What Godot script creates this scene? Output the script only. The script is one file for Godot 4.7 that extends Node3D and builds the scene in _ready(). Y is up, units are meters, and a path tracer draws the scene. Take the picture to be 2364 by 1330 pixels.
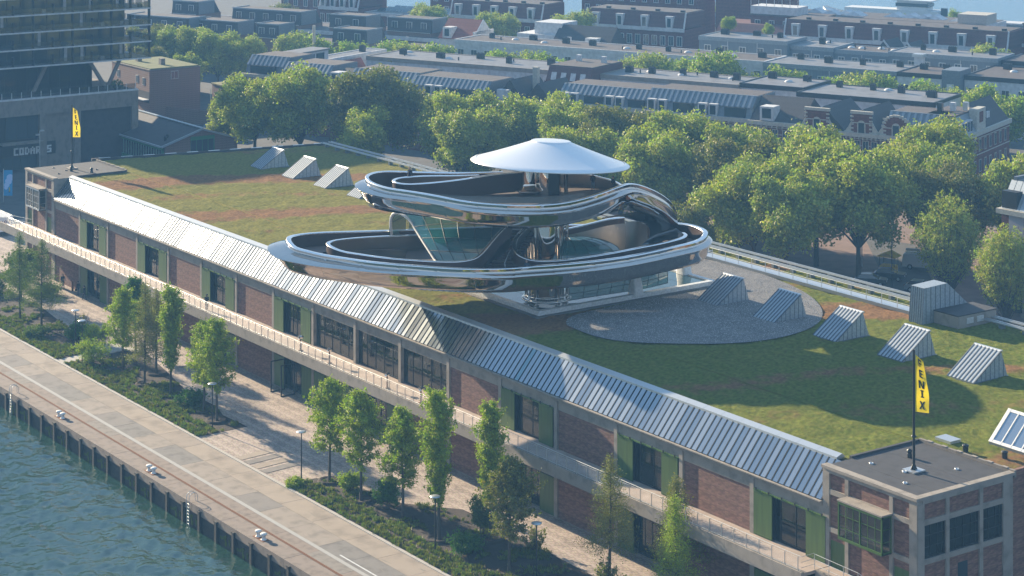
extends Node3D

# Metres; y up. X runs along the warehouse front (left to right), +Z points to the harbour basin.
var M := {}
var taken := {}
var rng := RandomNumberGenerator.new()
var meshes := {}


class MB:
	# collects flat or smooth triangles
	var v := PackedVector3Array()
	var ix := PackedInt32Array()
	var cols := PackedColorArray()
	var xf := Transform3D()

	func p(a: Vector3) -> int:
		v.append(xf * a)
		return v.size() - 1

	func tri(a: Vector3, b: Vector3, c: Vector3) -> void:
		var i := p(a)
		p(b)
		p(c)
		ix.append_array([i, i + 1, i + 2])

	func quad(a: Vector3, b: Vector3, c: Vector3, d: Vector3) -> void:
		var i := p(a)
		p(b)
		p(c)
		p(d)
		ix.append_array([i, i + 1, i + 2, i, i + 2, i + 3])

	func box(lo: Vector3, hi: Vector3) -> void:
		var a := Vector3(lo.x, lo.y, hi.z)
		var b := Vector3(hi.x, lo.y, hi.z)
		var c := Vector3(hi.x, hi.y, hi.z)
		var d := Vector3(lo.x, hi.y, hi.z)
		var e := Vector3(lo.x, lo.y, lo.z)
		var f := Vector3(hi.x, lo.y, lo.z)
		var g := Vector3(hi.x, hi.y, lo.z)
		var h := Vector3(lo.x, hi.y, lo.z)
		quad(a, d, c, b)
		quad(f, g, h, e)
		quad(b, c, g, f)
		quad(e, h, d, a)
		quad(d, h, g, c)
		quad(e, a, b, f)

	func prism(poly: PackedVector3Array, ext: Vector3) -> void:
		var n := poly.size()
		for k in range(1, n - 1):
			tri(poly[0], poly[k], poly[k + 1])
			tri(poly[0] + ext, poly[k + 1] + ext, poly[k] + ext)
		for k in n:
			var q := poly[(k + 1) % n]
			quad(poly[k], poly[k] + ext, q + ext, q)

	func tube(pts: PackedVector3Array, r0: float, r1: float, n := 8, cap := true) -> void:
		var first := v.size()
		var up := Vector3.UP
		for k in pts.size():
			var t := (pts[mini(k + 1, pts.size() - 1)] - pts[maxi(k - 1, 0)]).normalized()
			if absf(t.dot(up)) > 0.95:
				up = Vector3.RIGHT if absf(t.x) < 0.9 else Vector3.FORWARD
			var s := t.cross(up).normalized()
			var w := s.cross(t)
			up = w
			var r := lerpf(r0, r1, float(k) / maxf(1, pts.size() - 1))
			for j in n:
				var a := TAU * j / n
				p(pts[k] + (s * cos(a) + w * sin(a)) * r)
		for k in pts.size() - 1:
			for j in n:
				var a := first + k * n + j
				var b := first + k * n + (j + 1) % n
				ix.append_array([a, a + n, b + n, a, b + n, b])
		if cap:
			for e in [0, pts.size() - 1]:
				var c := p(pts[e])
				for j in n:
					ix.append_array([c, first + e * n + j, first + e * n + (j + 1) % n])

	func bar(a: Vector3, b: Vector3, r: float, n := 6) -> void:
		tube(PackedVector3Array([a, b]), r, r, n)

	func lathe(c: Vector3, prof: Array, n := 24) -> void:
		# prof: Vector2(radius, height)
		var first := v.size()
		for q in prof:
			for j in n:
				var a := TAU * j / n
				p(c + Vector3(cos(a) * q.x, q.y, sin(a) * q.x))
		for k in prof.size() - 1:
			for j in n:
				var a := first + k * n + j
				var b := first + k * n + (j + 1) % n
				ix.append_array([a, a + n, b + n, a, b + n, b])

	func loft(rows: Array, closed := false) -> void:
		# rows of equal length
		var n: int = rows[0].size()
		var first := v.size()
		for r in rows:
			for q in r:
				p(q)
		for k in rows.size() - 1:
			for j in (n if closed else n - 1):
				var a := first + k * n + j
				var b := first + k * n + (j + 1) % n
				ix.append_array([a, a + n, b + n, a, b + n, b])

	func flat() -> ArrayMesh:
		var arr := []
		arr.resize(Mesh.ARRAY_MAX)
		arr[Mesh.ARRAY_VERTEX] = v
		arr[Mesh.ARRAY_INDEX] = ix
		if cols.size() == v.size() and v.size():
			arr[Mesh.ARRAY_COLOR] = cols
		var m := ArrayMesh.new()
		m.add_surface_from_arrays(Mesh.PRIMITIVE_TRIANGLES, arr)
		return m

	func smooth() -> ArrayMesh:
		var n := PackedVector3Array()
		n.resize(v.size())
		for k in range(0, ix.size(), 3):
			var a := v[ix[k]]
			var c := (v[ix[k + 2]] - a).cross(v[ix[k + 1]] - a)
			for j in 3:
				n[ix[k + j]] += c
		for k in n.size():
			n[k] = n[k].normalized()
		var arr := []
		arr.resize(Mesh.ARRAY_MAX)
		arr[Mesh.ARRAY_VERTEX] = v
		arr[Mesh.ARRAY_NORMAL] = n
		arr[Mesh.ARRAY_INDEX] = ix
		if cols.size() == v.size():
			arr[Mesh.ARRAY_COLOR] = cols
		var m := ArrayMesh.new()
		m.add_surface_from_arrays(Mesh.PRIMITIVE_TRIANGLES, arr)
		return m


func numbered(n: String) -> String:
	if taken.has(n):
		taken[n] += 1
		return "%s_%03d" % [n, taken[n]]
	taken[n] = 0
	return n


func tag(o: Node, label: String, category := "", group := "", kind := "") -> Node:
	if label:
		o.set_meta("label", label)
	if category:
		o.set_meta("category", category)
	if group:
		o.set_meta("group", group)
	if kind:
		o.set_meta("kind", kind)
	return o


func thing(called: String, label: String, category: String, at := Vector3.ZERO, turn := 0.0, group := "") -> Node3D:
	var o := Node3D.new()
	o.name = numbered(called)
	add_child(o)
	o.position = at
	o.rotation.y = turn
	tag(o, label, category, group)
	return o


func part(called: String, mesh: Mesh, mat: Material, parent: Node, at := Vector3.ZERO) -> MeshInstance3D:
	var o := MeshInstance3D.new()
	o.name = called
	o.mesh = mesh
	o.material_override = mat
	o.position = at
	parent.add_child(o, true)
	return o


func whole(called: String, mesh: Mesh, mat: Material, label: String, category: String, at := Vector3.ZERO, turn := 0.0, group := "") -> MeshInstance3D:
	var o := part(numbered(called), mesh, mat, self, at)
	o.rotation.y = turn
	tag(o, label, category, group)
	return o


func ground(called: String, mesh: Mesh, mat: Material, at := Vector3.ZERO) -> MeshInstance3D:
	var o := part(numbered(called), mesh, mat, self, at)
	o.set_meta("kind", "structure")
	return o


func copy_of(src: Node3D, at: Vector3, turn: float, label: String, group := "") -> Node3D:
	var c: Node3D = src.duplicate()
	var base: String = String(src.name)
	var cut := RegEx.create_from_string("_\\d{3}$")
	c.name = numbered(cut.sub(base, ""))
	add_child(c)
	c.position = at
	c.rotation.y = turn
	c.set_meta("label", label)
	if group:
		c.set_meta("group", group)
	return c


func bx(lo: Vector3, hi: Vector3) -> ArrayMesh:
	var key := "b%.3f,%.3f,%.3f,%.3f,%.3f,%.3f" % [lo.x, lo.y, lo.z, hi.x, hi.y, hi.z]
	if not meshes.has(key):
		var b := MB.new()
		b.box(lo, hi)
		meshes[key] = b.flat()
	return meshes[key]


func crv(pts: Array, n: int) -> PackedVector3Array:
	# centripetal-like Catmull-Rom resampled evenly by length
	var fine := PackedVector3Array()
	for k in pts.size() - 1:
		var p0: Vector3 = pts[maxi(k - 1, 0)]
		var p1: Vector3 = pts[k]
		var p2: Vector3 = pts[k + 1]
		var p3: Vector3 = pts[mini(k + 2, pts.size() - 1)]
		for j in 12:
			var t := j / 12.0
			fine.append(p1.cubic_interpolate_in_time(p2, p0, p3, t, (p2 - p1).length(), -(p1 - p0).length(), (p2 - p1).length() + (p3 - p2).length()))
	fine.append(pts[-1])
	# light smoothing takes out small kinks
	for pass_ in 3:
		var c := fine.duplicate()
		for k in range(2, fine.size() - 2):
			fine[k] = (c[k - 2] + c[k - 1] + c[k] + c[k + 1] + c[k + 2]) / 5.0
	var acc := PackedFloat32Array([0.0])
	for k in range(1, fine.size()):
		acc.append(acc[-1] + fine[k].distance_to(fine[k - 1]))
	var out := PackedVector3Array()
	var i := 0
	for k in n:
		var s := acc[-1] * k / (n - 1)
		while i < fine.size() - 2 and acc[i + 1] < s:
			i += 1
		out.append(fine[i].lerp(fine[i + 1], clampf((s - acc[i]) / maxf(acc[i + 1] - acc[i], 1e-5), 0, 1)))
	return out


func outward(c: PackedVector3Array, flip := 1.0) -> PackedVector3Array:
	var n := PackedVector3Array()
	for k in c.size():
		var t := c[mini(k + 1, c.size() - 1)] - c[maxi(k - 1, 0)]
		n.append(Vector3(t.z, 0, -t.x).normalized() * flip)
	for pass_ in 4:
		var d := n.duplicate()
		for k in range(1, n.size() - 1):
			n[k] = (d[k - 1] + d[k] + d[k + 1]).normalized()
	return n


# ---------------------------------------------------------------- materials

func lin(r: float, g: float, b: float, a := 1.0) -> Color:
	return Color(r, g, b, a).linear_to_srgb()


func noise_tex(kind: int, freq: float, lo: float, hi: float, size := 512, oct := 4, normal := 0.0, mid := -1.0) -> NoiseTexture2D:
	var n := FastNoiseLite.new()
	n.noise_type = kind
	n.frequency = freq
	n.seed = 7 + int(freq * 1000)
	n.fractal_octaves = oct
	var t := NoiseTexture2D.new()
	t.width = size
	t.height = size
	t.seamless = true
	t.noise = n
	if normal > 0.0:
		t.as_normal_map = true
		t.bump_strength = normal
	else:
		var g := Gradient.new()
		g.set_color(0, lin(lo, lo, lo))
		g.set_color(1, lin(hi, hi, hi))
		if mid >= 0.0:
			g.add_point(0.5, lin(mid, mid, mid))
		t.color_ramp = g
	return t


func mat(r: float, g: float, b: float, rough := 0.8, metal := 0.0, o := {}) -> StandardMaterial3D:
	var m := StandardMaterial3D.new()
	m.albedo_color = lin(r, g, b)
	m.roughness = rough
	m.metallic = metal
	if o.has("spec"):
		m.metallic_specular = o.spec
	if o.has("tex"):
		m.albedo_texture = M["t_" + o.tex]
		m.uv1_triplanar = true
		m.uv1_world_triplanar = not o.has("own")
		var s: float = o.get("s", 0.5)
		m.uv1_scale = Vector3(s * o.get("sx", 1.0), s * o.get("sy", 1.0), s * o.get("sz", 1.0))
	if o.has("det"):
		m.detail_enabled = true
		m.detail_blend_mode = BaseMaterial3D.BLEND_MODE_MUL
		m.detail_albedo = M["t_" + o.det]
		m.detail_uv_layer = BaseMaterial3D.DETAIL_UV_2
		m.uv2_triplanar = true
		m.uv2_world_triplanar = not o.has("own")
		var d: float = o.get("ds", 0.05)
		m.uv2_scale = Vector3(d * o.get("dx", 1.0), d * o.get("dy", 1.0), d * o.get("dz", 1.0))
	if o.has("nrm"):
		m.normal_enabled = true
		m.normal_texture = M["t_" + o.nrm]
		m.normal_scale = o.get("ns", 1.0)
		if not o.has("tex"):
			m.uv1_triplanar = true
			m.uv1_world_triplanar = not o.has("own")
			var s2: float = o.get("s", 0.5)
			m.uv1_scale = Vector3(s2, s2, s2)
	return m


func glass_mat(r: float, g: float, b: float, alpha: float, rough := 0.03) -> StandardMaterial3D:
	var m := mat(r, g, b, rough)
	m.transparency = BaseMaterial3D.TRANSPARENCY_ALPHA
	m.albedo_color.a = alpha
	return m


func leaf_mat(r: float, g: float, b: float) -> StandardMaterial3D:
	var m := mat(r, g, b, 0.55)
	m.metallic_specular = 0.35
	m.vertex_color_use_as_albedo = true
	m.backlight_enabled = true
	m.backlight = Color(0.75, 0.85, 0.35)
	return m


func brick_texture() -> ImageTexture:
	# running bond, 8 courses a tile
	var w := 256
	var h := 128
	var im := Image.create(w, h, false, Image.FORMAT_RGB8)
	im.fill(lin(0.62, 0.6, 0.56))
	var g := RandomNumberGenerator.new()
	g.seed = 5
	for row in 8:
		for c in 4:
			var x := c * 64 + (32 if row % 2 else 0)
			var k := g.randf_range(0.5, 1.0)
			var col := lin(k, k * g.randf_range(0.85, 1.0), k * g.randf_range(0.8, 1.0))
			im.fill_rect(Rect2i(x, row * 16, mini(61, w - x), 14), col)
			if x + 61 > w:
				im.fill_rect(Rect2i(0, row * 16, x + 61 - w, 14), col)
	return ImageTexture.create_from_image(im)


func sedum_color(n: FastNoiseLite, f: FastNoiseLite, X: float, Z: float) -> Color:
	# sedum roof: green carpet with rust-brown bands where the plants are dry; the mats lie across the roof, skewed and slightly bent
	var d := X + 0.52 * Z - 0.008 * (Z + 20.0) * (Z + 20.0) + 3.0 * n.get_noise_2d(X * 3.0, Z * 3.0)
	var k := sin(d * 0.50) * 0.5 + sin(d * 0.213 + 1.0) * 0.5 + sin(d * 0.091 + 0.4) * 0.35
	var brown := clampf((k - 0.22) * 2.0 + 0.9 * f.get_noise_2d(X * 6.0, Z * 6.0) + 0.7 * n.get_noise_2d(X * 9.0, Z * 9.0), 0.0, 1.0) * 0.85
	var fresh := clampf((X - 55.0) / 50.0, 0.0, 1.0) * 0.75 + 0.25 * n.get_noise_2d(X * 5.0 + 99.0, Z * 5.0)
	var green := Color(0.205, 0.19, 0.047).lerp(Color(0.10, 0.145, 0.018), fresh)
	green = green.lerp(Color(0.24, 0.225, 0.05), clampf(0.5 + 1.5 * f.get_noise_2d(X * 14.0 + 40.0, Z * 14.0), 0.0, 1.0) * 0.5)
	var q := 1.0 + 0.5 * f.get_noise_2d(X * 31.0, Z * 40.0)
	return green.lerp(Color(0.27, 0.135, 0.072), brown) * q


func make_materials() -> void:
	M.t_fine = noise_tex(FastNoiseLite.TYPE_SIMPLEX, 0.06, 0.55, 1.0, 512, 5)
	M.t_soft = noise_tex(FastNoiseLite.TYPE_SIMPLEX_SMOOTH, 0.012, 0.66, 1.0, 512, 5)
	M.t_blotch = noise_tex(FastNoiseLite.TYPE_SIMPLEX, 0.01, 0.62, 1.0, 512, 5, 0.0, 0.92)
	M.t_grain = noise_tex(FastNoiseLite.TYPE_CELLULAR, 0.12, 0.25, 1.0, 512, 2)
	M.t_fine_n = noise_tex(FastNoiseLite.TYPE_SIMPLEX, 0.06, 0, 1, 512, 4, 6.0)
	M.t_turf_n = noise_tex(FastNoiseLite.TYPE_SIMPLEX, 0.05, 0, 1, 512, 5, 14.0)
	M.t_wave_n = noise_tex(FastNoiseLite.TYPE_SIMPLEX_SMOOTH, 0.018, 0, 1, 1024, 4, 9.0)
	M.t_metal_n = noise_tex(FastNoiseLite.TYPE_SIMPLEX_SMOOTH, 0.006, 0, 1, 512, 2, 3.0)
	M.t_brick = brick_texture()
	var conc := {"tex": "fine", "s": 0.9, "det": "blotch", "ds": 0.11, "nrm": "fine_n", "ns": 0.25}
	M.concrete = mat(0.40, 0.345, 0.285, 0.85, 0, conc)
	M.concrete_dark = mat(0.29, 0.25, 0.21, 0.88, 0, {"tex": "fine", "s": 0.7, "det": "blotch", "ds": 0.17, "dy": 0.5})
	M.deck = mat(0.56, 0.44, 0.36, 0.85, 0, {"tex": "fine", "s": 1.1, "det": "soft", "ds": 0.08})
	M.brick = mat(0.30, 0.165, 0.125, 0.9, 0, {"tex": "brick", "s": 0.62, "sy": 2.1, "sx": 1.0, "det": "soft", "ds": 0.21})
	M.brick_red = mat(0.22, 0.07, 0.052, 0.9, 0, {"tex": "brick", "s": 0.6, "sy": 2.0, "det": "soft", "ds": 0.15, "own": 1})
	M.brick_brown = mat(0.27, 0.17, 0.13, 0.9, 0, {"tex": "brick", "s": 1.2, "sy": 2.0, "own": 1})
	M.green = mat(0.075, 0.135, 0.028, 0.5, 0, {"tex": "soft", "s": 0.3, "sy": 0.08})
	M.green_frame = mat(0.06, 0.12, 0.02, 0.45)
	M.dark_frame = mat(0.02, 0.022, 0.025, 0.5)
	M.bar = mat(0.02, 0.024, 0.03, 0.8, 0, {"spec": 0.2})
	M.black = mat(0.012, 0.013, 0.015, 0.45)
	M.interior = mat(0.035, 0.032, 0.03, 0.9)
	M.window = glass_mat(0.02, 0.03, 0.03, 0.35)
	M.window_far = mat(0.03, 0.045, 0.055, 0.06)
	M.window_far.metallic_specular = 0.8
	M.white = mat(0.72, 0.72, 0.70, 0.55, 0, {"tex": "soft", "s": 0.4})
	M.white_far = mat(0.62, 0.62, 0.62, 0.7, 0, {"tex": "soft", "s": 0.12, "own": 1})
	M.cream = mat(0.52, 0.48, 0.40, 0.7, 0, {"tex": "soft", "s": 0.3, "own": 1})
	M.steel = mat(0.66, 0.60, 0.54, 0.035, 1.0)
	M.steel_band = mat(0.62, 0.55, 0.49, 0.045, 1.0, {"nrm": "metal_n", "ns": 0.10, "s": 0.22, "own": 1})
	M.steel_cap = mat(0.86, 0.85, 0.84, 0.22, 1.0)
	M.steel_matt = mat(0.24, 0.225, 0.21, 0.28, 1.0, {"nrm": "metal_n", "ns": 0.2, "s": 0.3, "own": 1})
	M.galv = mat(0.55, 0.57, 0.58, 0.38, 0.7)
	M.canopy = mat(0.80, 0.80, 0.80, 0.26, 0.45)
	M.seam = mat(0.085, 0.10, 0.12, 0.8)
	M.zinc = mat(0.40, 0.45, 0.49, 0.5, 0.35, {"tex": "soft", "s": 0.5, "own": 1})
	M.zinc_dark = mat(0.16, 0.18, 0.19, 0.5, 0.4)
	M.zinc_house = mat(0.27, 0.31, 0.35, 0.5, 0.3, {"tex": "soft", "s": 0.3, "own": 1})
	M.zinc_house_low = mat(0.19, 0.215, 0.245, 0.5, 0.3, {"tex": "soft", "s": 0.3, "own": 1})
	M.wood = mat(0.052, 0.024, 0.018, 0.5, 0, {"tex": "soft", "s": 1.6, "sy": 0.2, "own": 1})
	M.wood_deck = mat(0.15, 0.11, 0.09, 0.6, 0, {"tex": "fine", "s": 0.8, "own": 1})
	M.bitumen = mat(0.062, 0.058, 0.06, 0.75, 0, {"tex": "fine", "s": 0.8, "det": "blotch", "ds": 0.12})
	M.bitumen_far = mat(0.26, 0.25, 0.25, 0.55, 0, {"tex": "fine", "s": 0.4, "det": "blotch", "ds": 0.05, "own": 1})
	M.bitumen_brown = mat(0.13, 0.10, 0.085, 0.7, 0, {"tex": "fine", "s": 0.4, "det": "blotch", "ds": 0.08, "own": 1})
	M.gravel = mat(0.42, 0.40, 0.385, 0.95, 0, {"tex": "grain", "s": 0.8, "det": "soft", "ds": 0.06, "nrm": "fine_n", "ns": 1.2})
	M.slate = mat(0.055, 0.05, 0.052, 0.7, 0, {"tex": "brick", "s": 0.9, "sy": 1.6, "own": 1})
	M.tile_red = mat(0.30, 0.085, 0.05, 0.8, 0, {"tex": "brick", "s": 0.8, "sy": 1.4, "own": 1})
	M.mansard_red = mat(0.15, 0.055, 0.05, 0.8, 0, {"tex": "brick", "s": 0.7, "sy": 1.4, "own": 1})
	M.panel_grey = mat(0.16, 0.19, 0.22, 0.7, 0, {"tex": "soft", "s": 0.5, "sy": 0.08, "own": 1})
	M.asphalt = mat(0.11, 0.105, 0.10, 0.9, 0, {"tex": "fine", "s": 0.6, "det": "blotch", "ds": 0.05})
	M.square = mat(0.30, 0.19, 0.145, 0.9, 0, {"tex": "fine", "s": 0.8, "det": "soft", "ds": 0.05})
	M.paver = mat(0.50, 0.425, 0.36, 0.9, 0, {"tex": "brick", "s": 0.9, "sz": 1.0, "det": "blotch", "ds": 0.06, "nrm": "fine_n", "ns": 0.4})
	M.slab = []
	for k in 5:
		var t: float = [1.0, 0.95, 0.9, 1.03, 0.93][k]
		M.slab.append(mat([0.42, 0.40, 0.30, 0.36, 0.27][k] * t, [0.34, 0.325, 0.265, 0.30, 0.245][k] * t, [0.265, 0.26, 0.235, 0.245, 0.22][k] * t, 0.88, 0, {"tex": "fine", "s": 0.8, "det": "blotch", "ds": 0.05 + 0.013 * k, "nrm": "fine_n", "ns": 0.3}))
	M.kerb = mat(0.50, 0.46, 0.41, 0.85, 0, {"tex": "fine", "s": 0.9})
	M.edge = mat(0.30, 0.235, 0.19, 0.9, 0, {"tex": "fine", "s": 0.9, "det": "blotch", "ds": 0.13})
	M.rust = mat(0.25, 0.10, 0.04, 0.85, 0, {"tex": "fine", "s": 1.2})
	M.pile = mat(0.045, 0.04, 0.032, 0.8, 0, {"tex": "fine", "s": 1.2, "det": "blotch", "ds": 0.4})
	M.quay_wall = mat(0.12, 0.105, 0.085, 0.9, 0, {"tex": "grain", "s": 0.3, "det": "blotch", "ds": 0.22, "nrm": "turf_n", "ns": 0.8})
	M.algae = mat(0.11, 0.14, 0.015, 0.9, 0, {"tex": "fine", "s": 1.5})
	M.soil = mat(0.075, 0.052, 0.038, 0.95, 0, {"tex": "fine", "s": 1.0, "det": "soft", "ds": 0.2, "nrm": "turf_n", "ns": 0.8})
	M.paint = mat(0.62, 0.60, 0.56, 0.8, 0, {"tex": "grain", "s": 0.9})
	M.bark = mat(0.10, 0.08, 0.062, 0.95, 0, {"tex": "fine", "s": 2.0, "sy": 0.4, "own": 1})
	M.bark_pale = mat(0.22, 0.20, 0.17, 0.9, 0, {"tex": "blotch", "s": 1.0, "own": 1})
	M.yellow = mat(0.75, 0.56, 0.02, 0.7)
	M.yellow.backlight_enabled = true
	M.yellow.backlight = Color(0.8, 0.7, 0.1)
	M.rubber = mat(0.015, 0.015, 0.015, 0.8)
	M.car_white = mat(0.72, 0.73, 0.74, 0.3)
	M.car_white.clearcoat_enabled = true
	M.car_white.clearcoat = 0.8
	M.car_dark = mat(0.02, 0.022, 0.026, 0.25)
	M.car_dark.clearcoat_enabled = true
	M.car_dark.clearcoat = 1.0
	M.car_silver = mat(0.35, 0.36, 0.38, 0.3, 0.6)
	M.leaf_plane = leaf_mat(0.36, 0.38, 0.085)
	M.leaf_lime = leaf_mat(0.30, 0.36, 0.035)
	M.leaf_dark = leaf_mat(0.13, 0.17, 0.05)
	M.leaf_olive = leaf_mat(0.21, 0.20, 0.06)
	M.leaf_shrub = leaf_mat(0.09, 0.18, 0.035)
	M.leaf_cover = leaf_mat(0.15, 0.17, 0.045)
	M.person = mat(1, 1, 1, 0.85)
	M.person.vertex_color_use_as_albedo = true
	var w := mat(0.02, 0.05, 0.036, 0.05)
	w.metallic_specular = 0.75
	w.normal_enabled = true
	w.normal_texture = M.t_wave_n
	w.normal_scale = 0.35
	w.uv1_triplanar = true
	w.uv1_world_triplanar = true
	w.uv1_scale = Vector3(0.05, 0.05, 0.05)
	M.water = w
	var rf := mat(1.25, 1.25, 1.25, 0.95, 0, {"tex": "fine", "s": 0.35, "nrm": "turf_n", "ns": 1.3, "spec": 0.15})
	rf.vertex_color_use_as_albedo = true
	M.sedum = rf


func _ready() -> void:
	rng.seed = 11
	# ---- camera: level, with the lens shifted down (the photograph keeps its verticals upright)
	var cam := Camera3D.new()
	cam.name = "camera"
	add_child(cam)
	cam.projection = Camera3D.PROJECTION_FRUSTUM
	cam.near = 1.0
	cam.far = 3000.0
	cam.size = 2.0 * (665.0 / 4780.2) * cam.near
	cam.frustum_offset = Vector2(0, -(665.0 + 454.4) / 4780.2 * cam.near)
	cam.position = Vector3(255.94, 62.42, 107.87)
	cam.rotation = Vector3(0, 0.954, 0)
	cam.current = true
	# ---- sky, sun, exposure, haze
	var we := WorldEnvironment.new()
	we.name = "environment"
	var env := Environment.new()
	env.background_mode = Environment.BG_SKY
	var sky := Sky.new()
	var sm := ProceduralSkyMaterial.new()
	sm.sky_top_color = lin(0.22, 0.38, 0.62)
	sm.sky_horizon_color = lin(0.70, 0.78, 0.84)
	sm.sky_curve = 0.16
	sm.ground_bottom_color = lin(0.10, 0.11, 0.10)
	sm.ground_horizon_color = lin(0.40, 0.44, 0.46)
	sm.sun_angle_max = 40.0
	sm.sun_curve = 0.12
	sky.sky_material = sm
	env.sky = sky
	env.background_energy_multiplier = 0.44
	env.tonemap_mode = Environment.TONE_MAPPER_LINEAR
	env.tonemap_exposure = 3.0
	env.fog_enabled = true
	env.fog_density = 0.0004
	env.fog_light_color = Color(0.52, 0.77, 1.0)
	env.sdfgi_enabled = true
	env.ssao_enabled = true
	env.ssil_enabled = true
	we.environment = env
	add_child(we)
	var sun := DirectionalLight3D.new()
	sun.name = "sun"
	sun.light_color = Color(1.0, 0.92, 0.79)
	sun.light_energy = 1.6
	sun.light_angular_distance = 0.5
	sun.shadow_enabled = true
	add_child(sun)
	var el := deg_to_rad(18.6)
	var az := deg_to_rad(6.5)
	var to_sun := Vector3(-cos(el) * cos(az), sin(el), cos(el) * sin(az))
	sun.look_at_from_position(to_sun * 100.0, Vector3.ZERO)
	make_materials()
	build_ground()
	build_quay()
	build_warehouse()
	build_roof()
	build_tornado()
	build_left_side()
	build_houses()
	build_far()
	build_right_side()
	build_trees()
	build_planting()
	build_street_things()
	build_people()


# ---------------------------------------------------------------- setting

func flat_poly(pts: Array, y: float) -> ArrayMesh:
	var poly := PackedVector2Array()
	for q in pts:
		poly.append(Vector2(q.x, q.y))
	var idx := Geometry2D.triangulate_polygon(poly)
	var b := MB.new()
	for q in poly:
		b.v.append(Vector3(q.x, y, q.y))
	b.ix = idx
	# face up
	var n := (b.v[idx[2]] - b.v[idx[0]]).cross(b.v[idx[1]] - b.v[idx[0]])
	if n.y < 0:
		for k in range(0, idx.size(), 3):
			b.ix[k + 1] = idx[k + 2]
			b.ix[k + 2] = idx[k + 1]
	return b.flat()


func G(a: float, b: float, y := 0.0) -> Vector3:
	# the old street grid behind the warehouse: a along its rows, b away from the harbour
	return Vector3(a * 0.9205 - b * 0.3907, y, -a * 0.3907 - b * 0.9205)


const GRID := 0.4014  # its turn, 23 degrees


func build_ground() -> void:
	var b := MB.new()
	b.quad(Vector3(-900, -3.0, 24.2), Vector3(-900, -3.0, 24.21), Vector3(700, -3.0, 24.21), Vector3(700, -3.0, 24.2))
	# land behind the quay, out to the river
	var p1 := G(-520, 322)
	var p2 := G(620, 322)
	ground("ground", flat_poly([Vector2(-900, 24.0), Vector2(700, 24.0), Vector2(p2.x, p2.z), Vector2(p1.x, p1.z)], -0.03), M.asphalt)
	# far bank of the basin behind the camera and far bank of the river: land to the horizon
	ground("far_bank", flat_poly([Vector2(-2500, 330), Vector2(2500, 330), Vector2(2500, 2500), Vector2(-2500, 2500)], -0.6), M.asphalt)
	var q1 := G(-900, 640)
	var q2 := G(900, 640)
	var q3 := G(900, 2300)
	var q4 := G(-900, 2300)
	ground("far_shore", flat_poly([Vector2(q1.x, q1.z), Vector2(q2.x, q2.z), Vector2(q3.x, q3.z), Vector2(q4.x, q4.z)], -0.6), M.asphalt)
	# basin water near the quay with real ripples, then flat sheets further out
	var wn := FastNoiseLite.new()
	wn.frequency = 0.10
	wn.fractal_octaves = 4
	wn.fractal_gain = 0.55
	var wm := MB.new()
	var nx := 330
	var nz := 150
	for j in nz + 1:
		for i in nx + 1:
			var x := 20.0 + i * 0.33
			var z := 24.6 + j * 0.33
			var e := minf(1.0, minf(j, nz - j) / 6.0)
			wm.v.append(Vector3(x, -2.0 + e * (0.22 * wn.get_noise_2d(x * 2.2, z * 3.4) + 0.10 * wn.get_noise_2d(x * 6.0, z * 9.0)), z))
	for j in nz:
		for i in nx:
			var a := j * (nx + 1) + i
			wm.ix.append_array([a, a + 1, a + nx + 2, a, a + nx + 2, a + nx + 1])
	ground("harbour_water", wm.smooth(), M.water)
	ground("harbour_water", flat_poly([Vector2(-900, 24.6), Vector2(20, 24.6), Vector2(20, 74.1), Vector2(128.9, 74.1), Vector2(128.9, 24.6), Vector2(700, 24.6), Vector2(700, 330), Vector2(-900, 330)], -2.0), M.water)
	var r1 := G(-900, 321)
	var r2 := G(900, 321)
	ground("river", flat_poly([Vector2(r1.x, r1.z), Vector2(r2.x, r2.z), Vector2(q2.x, q2.z), Vector2(q1.x, q1.z)], -1.5), M.water)
	# brick promenade in front of the warehouse
	ground("promenade", flat_poly([Vector2(-40, -14), Vector2(-12, -12), Vector2(-11, -1), Vector2(160, -1), Vector2(160, 15.3), Vector2(-40, 15.3)], 0.0), M.paver)
	# square with reddish paving behind the warehouse
	ground("square_paving", flat_poly([Vector2(-20, -46), Vector2(150, -46), Vector2(110, -118), Vector2(34, -128), Vector2(-20, -106)], -0.02), M.square)
	var lane := MB.new()
	ground("street", flat_poly([Vector2(46, -84), Vector2(96, -60), Vector2(99, -66), Vector2(50, -108), Vector2(42, -106), Vector2(64, -88)], -0.012), M.asphalt)


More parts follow.
